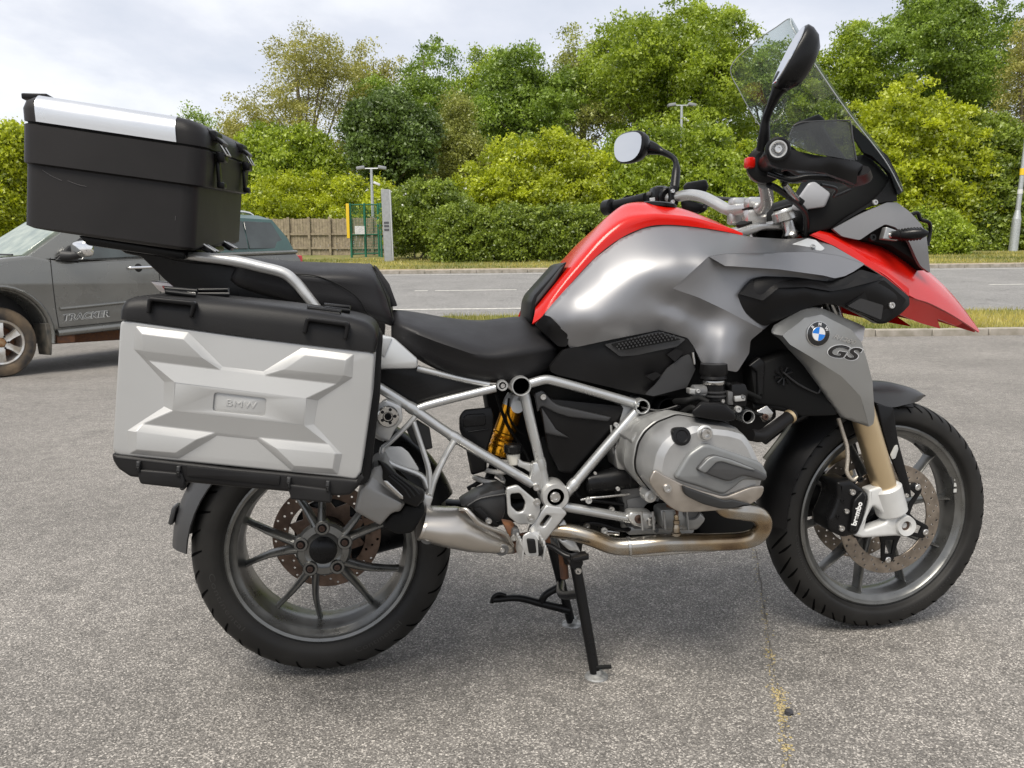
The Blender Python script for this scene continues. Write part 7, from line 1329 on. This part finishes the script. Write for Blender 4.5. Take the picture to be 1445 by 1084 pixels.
# ================================================================ luggage
M_pal = mat('pannier_aluminium', (0.42, 0.42, 0.412), 0.46, 0.45, var=0.04, vscale=3, rvar=0.05, bump=0.05, bscale=600, detail=8)
M_lid = mat('case_black', spec=0.22, color=(0.009, 0.0086, 0.009), rough=0.42, color2=(0.016, 0.0155, 0.0155), vscale=5, rvar=0.07, bump=0.18, bscale=900, detail=8)
M_txb = mat('top_case_black', spec=0.22, color=(0.0085, 0.0079, 0.0079), rough=0.44, color2=(0.017, 0.0155, 0.0152), vscale=3, rvar=0.08, bump=0.15, bscale=900, detail=10)
PY = -0.470
def pannier(mir, label):
    f = mirrored if mir else (lambda m: m)
    root = empty('pannier', (0.0, (0.36 if mir else -0.36), 0.66)); tag(root, label, 'pannier', 'hard side cases')
    A = lambda nm, me, m, par=None: obj(nm, f(me), m, par or root)
    FO_ = [(169.4, 450.5), (350, 475.7), (528.9, 496.5), (524.8, 560), (509.5, 668), (503, 677.5), (480, 674), (158, 642)]
    xz = [(p[0], p[2]) for p in (U(*q, PY) for q in FO_)]; xz = fillet(xz, [0.012, 0, 0.012, 0, 0.02, 0.02, 0, 0.014])
    A('shell', plate(xz, PY, -0.255, 0.005, bres=3), M_pal)
    A('front_trim', plate(fillet([(p[0], p[2]) for p in (U(*q, -0.33) for q in ((500, 440), (541, 468), (538, 500), (536, 560), (522, 680), (500, 690)))], 0.02), -0.33, -0.245, 0.006, bres=3), M_lid)
    # embossed field
    hP, hC, hV = 0.0085, 0.0095, 0.0025
    def q(Z, u, v, h): return U(*Z(u, v), PY-h)
    n = dict(A1=q(ZP1, 300, 148, .0003), A2=q(ZP1, 838, 210, .0003), A3=q(ZP1, 1178, 562, .0003), a1=q(ZP1, 362, 225, hP), a2=q(ZP1, 790, 280, hP), a3=q(ZP1, 988, 472, hP), a4=q(ZP1, 372, 400, hP), A0=q(ZP1, 280, 384, .0003), v1=q(ZP1, 422, 498, hV), v2=q(ZP1, 1168, 592, hV),
        B1=q(ZP2, 1150, 435, .0003), B2=q(ZP2, 622, 368, .0003), B3=q(ZP2, 235, 608, .0003), b1=q(ZP2, 1066, 500, hP), b2=q(ZP2, 652, 445, hP), b3=q(ZP2, 440, 590, hP), b4=q(ZP2, 1042, 652, hP), B0=q(ZP2, 1127, 674, .0003), v4=q(ZP2, 976, 736, hV), v3=q(ZP2, 240, 650, hV),
        c1=q(ZP1, 690, 715, hC), c2=q(ZP2, 668, 882, hC), c4=q(ZP3, 672, 145, hC), c3=q(ZP4, 650, 296, hC), L1=q(ZP1, 590, 715, .0003), L2=q(ZP1, 585, 970, .0003), R1=q(ZP2, 786, 900, .0003), R2=q(ZP4, 742, 280, .0003),
        P0=q(ZP3, 225, 342, .0003), p4=q(ZP3, 305, 355, hP), P1=q(ZP3, 238, 578, .0003), p1=q(ZP3, 308, 540, hP), P2=q(ZP3, 738, 632, .0003), p2=q(ZP3, 706, 575, hP), p3=q(ZP3, 922, 436, hP), P3=q(ZP3, 1122, 398, .0003), v5=q(ZP3, 372, 276, hV), v6=q(ZP3, 1112, 366, hV),
        Q0=q(ZP4, 1032, 580, .0003), q4=q(ZP4, 960, 580, hP), Q1=q(ZP4, 988, 792, .0003), q1=q(ZP4, 936, 736, hP), Q2=q(ZP4, 518, 756, .0003), q2=q(ZP4, 540, 706, hP), q3=q(ZP4, 352, 526, hP), Q3=q(ZP4, 165, 436, .0003), v7=q(ZP4, 178, 414, hV), v8=q(ZP4, 896, 482, hV))
    ks = list(n); ix = {k: i for i, k in enumerate(ks)}
    fc = ['A1 A2 a2 a1', 'A2 A3 a3 a2', 'A1 a1 a4 A0', 'a1 a2 a3 a4', 'a4 a3 v2 v1', 'a3 A3 v2', 'A0 a4 v1', 'A0 v1 c1 L1', 'v1 v2 v3 v4 c2 c1', 'A3 B3 v3 v2', 'B1 b1 b2 B2', 'B2 b2 b3 B3', 'B1 B0 b4 b1', 'b1 b4 b3 b2', 'b4 v4 v3 b3', 'b3 v3 B3', 'B0 v4 b4', 'B0 R1 c2 v4', 'L1 c1 c4 L2', 'R1 R2 c3 c2',
          'L2 c4 v5 P0', 'P0 v5 p4', 'c4 c3 v8 v7 v6 v5', 'v5 v6 p3 p4', 'P0 p4 p1 P1', 'p4 p3 p2 p1', 'P1 p1 p2 P2', 'P2 p2 p3 P3', 'p3 v6 P3', 'P3 v6 v7 Q3', 'R2 Q0 v8 c3', 'Q0 q4 v8', 'v7 v8 q4 q3', 'v7 q3 Q3', 'q3 q4 q1 q2', 'Q0 Q1 q1 q4', 'Q1 Q2 q2 q1', 'Q2 Q3 q3 q2']
    V = [n[k] for k in ks]; F = [tuple(ix[k] for k in s.split()) for s in fc]
    me = mesh(V, F, 18)
    bm = bmesh.new(); bm.from_mesh(me); bmesh.ops.bevel(bm, geom=[e for e in bm.edges if len(e.link_faces) == 2], offset=0.0010, segments=1, affect='EDGES', profile=0.5, clamp_overlap=True); bm.to_mesh(me); bm.free(); shade(me, 14)
    em = A('embossed_panel', me, M_pal)
    cx = lambda P_: [(p[0], p[2]) for p in P_]
    quad = cx([n['c1'], n['c2'], n['c3'], n['c4']]); rec = cx([q(ZP1, 1100, 822, hC), q(ZP2, 262, 884, hC), q(ZP2, 246, 1066, hC), q(ZP1, 1082, 1012, hC)])
    A('label_frame', plate(quad, PY-hC-0.0002, PY-hC+0.006, 0.0008, [fillet(rec, 0.006)[::-1]]), M_pal, em)
    A('label_recess', plate(fillet(rec, 0.006), PY-hC+0.0035, PY-hC+0.006, 0.0005), M_pal, em)
    A_, B_ = q(ZP1, 1222, 928, hC-.004), q(ZP2, 158, 962, hC-.004); me = text_mesh('BMW', 0.017, 0.0012, 0, 1.15, bevel=0.0003, width=np.linalg.norm(B_-A_)); me.transform(basis((A_+B_)/2, B_-A_, np.cross(np.array([0, -1.0, 0]), B_-A_)))
    if not mir: obj('lettering', me, M_pal, em)
    # black lid
    S = []
    for (bx, by), (tx, ty) in (((168.5, 450.5), (174, 430)), ((172, 451), (182, 421)), ((190, 453), (200, 417)), ((240, 460), (240, 417)), ((350, 475.5), (350, 426)), ((440, 487), (440, 437)), ((498, 494), (498, 447)), ((520, 496.3), (521, 455)), ((527, 497.3), (530, 464)), ((529.5, 497.6), (534, 474))):
        b = U(bx, by, PY-0.003); t = U(tx, ty, PY+0.02); h = t-b
        ins = 0.01 if bx in (168.5, 529.5) else 0
        S.append([b+np.array([0, ins, 0]), b+np.array([h[0]*.5, ins-.001, h[2]*.45]), b+np.array([h[0]*.8, .004+ins, h[2]*.75]), b+np.array([h[0], .014+ins, h[2]*.93]), b+np.array([h[0], .034, h[2]]), b+np.array([h[0], .20, h[2]+0.004]), b+np.array([h[0], .225, h[2]*.9]), b+np.array([0, .225, 0])])
    ld = A('lid', loft(S, n=2, smooth=50), M_lid)
    for hl_ in ([(222, 210), (228, 142), (242, 132), (448, 152), (462, 164), (442, 234), (424, 230), (438, 174), (246, 152), (240, 212)], [(970, 306), (984, 238), (998, 228), (1186, 252), (1198, 264), (1184, 340), (1166, 336), (1176, 274), (1002, 248), (990, 310)]):
        A('lid_bracket', zplate(ZP, hl_, PY-0.016, PY+0.004, 0.003, 0.003), M_bp, ld)
    for lp in ([(312, 92, -.43), (320, 108, -.44), (462, 126, -.44), (470, 106, -.43)], [(470, 100, -.30), (620, 100, -.30), (618, 120, -.34), (470, 122, -.34)], [(996, 184, -.43), (1000, 208, -.445), (1150, 226, -.445), (1156, 206, -.43)], [(1075, 172, -.36), (1080, 188, -.38), (1196, 200, -.38), (1200, 184, -.36)]):
        A('lid_latch', tube(ZP.p3(lp), 0.0048, 8, 1, closed=True), M_bs, ld)
    A('latch_bar', tube(ZP.p3([(330, 102, -.437), (460, 116, -.437)]), 0.0016, 6, 1), M_alu, ld); A('latch_bar', tube(ZP.p3([(1005, 198, -.439), (1150, 214, -.439)]), 0.003, 6, 1), M_bs, ld)
    A('latch_tab', zplate(ZP, [(912, 190), (932, 193), (930, 210), (910, 207)], -.452, -.445, 0.002, 0.001), mat('latch_yellow', (0.75, 0.50, 0.03), 0.4), ld)
    A('lid_seam', tube(ZP.p3([(565, 142, -.43), (560, 158, -.446), (750, 182, -.448), (960, 212, -.448)]), 0.0012, 6, 1), M_bm, ld)
    # bottom trough and skid handles
    bo = [(157, 640.5), (330, 661), (480, 674.5), (504, 677), (512, 668), (507, 686), (494, 699), (478, 700.5), (330, 688), (183, 673.5), (166, 662), (158.5, 650)]
    bt = A('base', plate(fillet([(p[0], p[2]) for p in (U(*w, PY-.003) for w in bo)], 0.004), PY-0.004, -0.25, 0.007, bres=3), M_lid)
    for Z, hd_ in ((ZP3, [(318, 820), (345, 892), (790, 942), (800, 870), (770, 780), (330, 740)]), (ZP4, [(470, 930), (500, 1010), (500, 1050), (920, 1090), (915, 980), (880, 940), (480, 890)])):
        o_ = zplate(Z, hd_, PY-0.010, PY+0.03, 0.004, 0.004); A('base_handle', o_, M_lid, bt)
    for Z, u, v in ((ZP3, 322, 692), (ZP3, 733, 740), (ZP4, 487, 855), (ZP4, 885, 892)): A('base_clip', zplate(Z, [(u-18, v-32), (u+20, v-28), (u+14, v+28), (u-22, v+24)], PY-.013, PY, 0.0015, 0.001), M_gp, bt); A('base_strap', zplate(Z, [(u-22, v+24), (u+14, v+28), (u+18, v+85), (u-18, v+80)], PY-.013, PY, 0.002, 0.001), M_lid, bt)
    A('base_inset', plate(fillet([(p[0], p[2]) for p in (U(*w, PY-.006) for w in ((264, 657.5), (396, 671.5), (394, 685), (264, 672)))], 0.003), PY-0.0075, PY, 0.0015), M_lid, bt)
    A('inner_bracket', tube([(0.02, -0.26, 0.62), (0.10, -0.20, 0.64), (0.13, -0.16, 0.66)], 0.012, 10, 3), M_bs)
    return root
pannier(False, 'silver aluminium side case with embossed cross pattern on the near side of the motorcycle')
pannier(True, 'silver and black side case on the far side, hidden behind the near case')
# ---------------------------------------------------------------- top box
TYN = -0.225; TR_ = math.radians(5.0)
tbx = empty('top_box', (-0.30, 0, 1.0)); tag(tbx, 'large black top box with silver lid strip on the rear rack', 'top box')
def lv_(l, r, y=0.0): return U(*ZT(*l), TYN+y), U(*ZT(*r), TYN+y)
# box width from the far bottom corner of the front face
nr = U(*ZT(985, 905), TYN); lo, hi = 0.1, 0.9
for _ in range(40):
    w = (lo+hi)/2; px_, _y = proj(nr+np.array([0, w*math.cos(TR_), w*math.sin(TR_)]))
    if px_ < 340.0: lo = w
    else: hi = w
TW = w; TD = np.array([0, math.cos(TR_), math.sin(TR_)])
def rring(nl, nrr, wid, r, inset=0.0, n=5):
    """rounded rectangle ring: near left, near right, far right, far left"""
    ex = nrr-nl; L = np.linalg.norm(ex); ex = ex/L; out = []
    c = [(0+inset, 0+inset), (L-inset, 0+inset), (L-inset, wid-inset), (0+inset, wid-inset)]
    cs_ = [(1, 1, PI, 1.5*PI), (-1, 1, 1.5*PI, 2*PI), (-1, -1, 0, .5*PI), (1, -1, .5*PI, PI)]
    for (a, b), (sa_, sb_, t0, t1) in zip(c, cs_):
        for k in range(n): t = t0+(t1-t0)*k/(n-1); out.append(nl+ex*(a+sa_*r+r*math.cos(t))+TD*(b+sb_*r+r*math.sin(t)))
    return out
def T(nm, me, m, par=None): return obj(nm, me, m, par or tbx)
b0, b1, b2, b3 = lv_((112, 800), (985, 928)), lv_((107, 785), (985, 905)), lv_((110, 640), (992, 760)), lv_((112, 466), (1002, 588))
bd = T('body', loft([rring(b0[0], b0[1], TW, .025, .022), rring(*[p*0.7+q_*0.3 for p, q_ in zip(b0, b1)], TW, .028, .008), rring(*b1, TW, .03, 0.0), rring(*b2, TW, .03), rring(*b3, TW, .03)], smooth=50), M_txb)
up = np.array([0, -math.sin(TR_), math.cos(TR_)])
k0, k1 = lv_((90, 466), (1030, 594), -.008), lv_((90, 262), (1044, 402), -.008)
T('rim_band', loft([rring(k0[0], k0[1], TW+.016, .034, .004), rring(k0[0]+up*.003, k0[1]+up*.003, TW+.016, .036), rring(k1[0], k1[1], TW+.016, .036), rring(k1[0]+up*.002, k1[1]+up*.002, TW+.016, .036, .003)], smooth=50), M_txb)
T('lid_gasket', loft([rring(k1[0], k1[1], TW+.016, .036, .005), rring(k1[0]+up*.008, k1[1]+up*.008, TW+.016, .036, .005)], smooth=50), M_bm)
l0 = (k1[0]+up*.006, k1[1]+up*.006); HL = 1.32*np.linalg.norm(U(*ZT(92, 150), TYN)-U(*ZT(90, 258), TYN))
ld = T('lid', loft([rring(l0[0], l0[1], TW+.016, .036, .0005), rring(l0[0]+up*HL*.45, l0[1]+up*HL*.45, TW+.016, .036, .001), rring(l0[0]+up*HL*.72, l0[1]+up*HL*.72, TW+.016, .036, .006), rring(l0[0]+up*HL*.92, l0[1]+up*HL*.92, TW+.016, .036, .018), rring(l0[0]+up*HL*1.0, l0[1]+up*HL*1.0, TW+.016, .036, .040)], smooth=60), M_txb)
rim_l = lambda f, h, ins: l0[0]+(l0[1]-l0[0])*f+up*HL*h+TD*ins
fa, fb2 = 0.098, 0.845
T('lid_strip', surf([[rim_l(f, h, i_) for f in np.linspace(fa, fb2, 6)] for h, i_ in ((0.01, -.0016), (0.45, -.0012), (0.72, .004), (0.92, .0165), (1.01, .039), (1.02, .12))], 2, 3, 0.002, smooth=60), mat('brushed_strip', (0.70, 0.71, 0.72), 0.30, 0.85, rvar=0.06, vscale=8), ld)
ex_ = (l0[1]-l0[0])/np.linalg.norm(l0[1]-l0[0]); fr = lambda s, h: l0[1]+TD*(s*TW)+up*h+ex_*0.002
for s in (0.20, 0.78):
    M_ = Matrix([[*ex_, 0], [*TD, 0], [*up, 0], [0, 0, 0, 1]]).transposed(); M_.translation = Vector(fr(s, 0.0))
    M_ = Matrix(((ex_[0], TD[0], up[0], fr(s, 0)[0]), (ex_[1], TD[1], up[1], fr(s, 0)[1]), (ex_[2], TD[2], up[2], fr(s, 0)[2]), (0, 0, 0, 1)))
    lt = T('latch', xform(box((-0.004, 0, 0.030), (0.026, 0.060, 0.022), 0.005), M_), M_bs); T('latch_flap', xform(hexa([(-0.012, -.03, .045), (0.022, -.03, .018), (0.022, .03, .018), (-0.012, .03, .045), (-0.012, -.03, .036), (0.016, -.03, .012), (0.016, .03, .012), (-0.012, .03, .036)], 0.003), M_), M_bs, lt)
    T('latch_catch', xform(box((0.010, 0, -0.012), (0.020, 0.045, 0.022), 0.005), M_), M_bs, lt); T('latch_wire', xform(tube([(0.012, -.022, .014), (0.024, -.022, -.006), (0.024, .022, -.006), (0.012, .022, .014)], 0.0022, 8, 1), M_), M_steel, lt)
    T('latch_strap', xform(box((0.001, 0, -0.045), (0.008, 0.022, 0.05), 0.003), M_), M_bs, lt); T('latch_foot', xform(box((0.005, 0, -0.072), (0.016, 0.03, 0.014), 0.003), M_), M_bs, lt)
    p = b0[1]+TD*(s*TW*0.7+.04)+up*0.004+ex_*0.004; T('base_hook', xform(box((0, 0, 0), (0.030, 0.045, 0.014), 0.004, 0.6), Matrix.Translation(Vector(p))), M_bs, lt); T('hook_wire', tube([p+np.array([-.015, -.02, .016]), p+np.array([.02, -.02, -.006]), p+np.array([.02, .02, -.006]), p+np.array([-.015, .02, .016])], 0.0025, 8, 1), M_steel, lt)
T('hinge', xform(box((0, 0, 0), (0.05, 0.07, 0.012), 0.003), Matrix.Translation(Vector(rim_l(0.04, 0.93, .09)))), M_bs)
T('mount_plate', hexa([p+TD*o_-up*.004 for o_ in (.06, TW-.06) for p in (b0[0]*.75+b0[1]*.25, b0[0]*.1+b0[1]*.9, b0[0]*.1+b0[1]*.9-up*.018, b0[0]*.7+b0[1]*.3-up*.018)], 0.004), M_bs)
# scuffs on the near face
for pts in ([(215, 505), (260, 535), (315, 560)], [(345, 560), (395, 580), (440, 590)], [(600, 395), (603, 412)], [(895, 740), (893, 762)]): T('scuff', tube([U(*ZT(*p), TYN-.0009) for p in pts], 0.0004, 5, 2), mat('scuff_grey', (0.10, 0.095, 0.095), 0.8), bd)
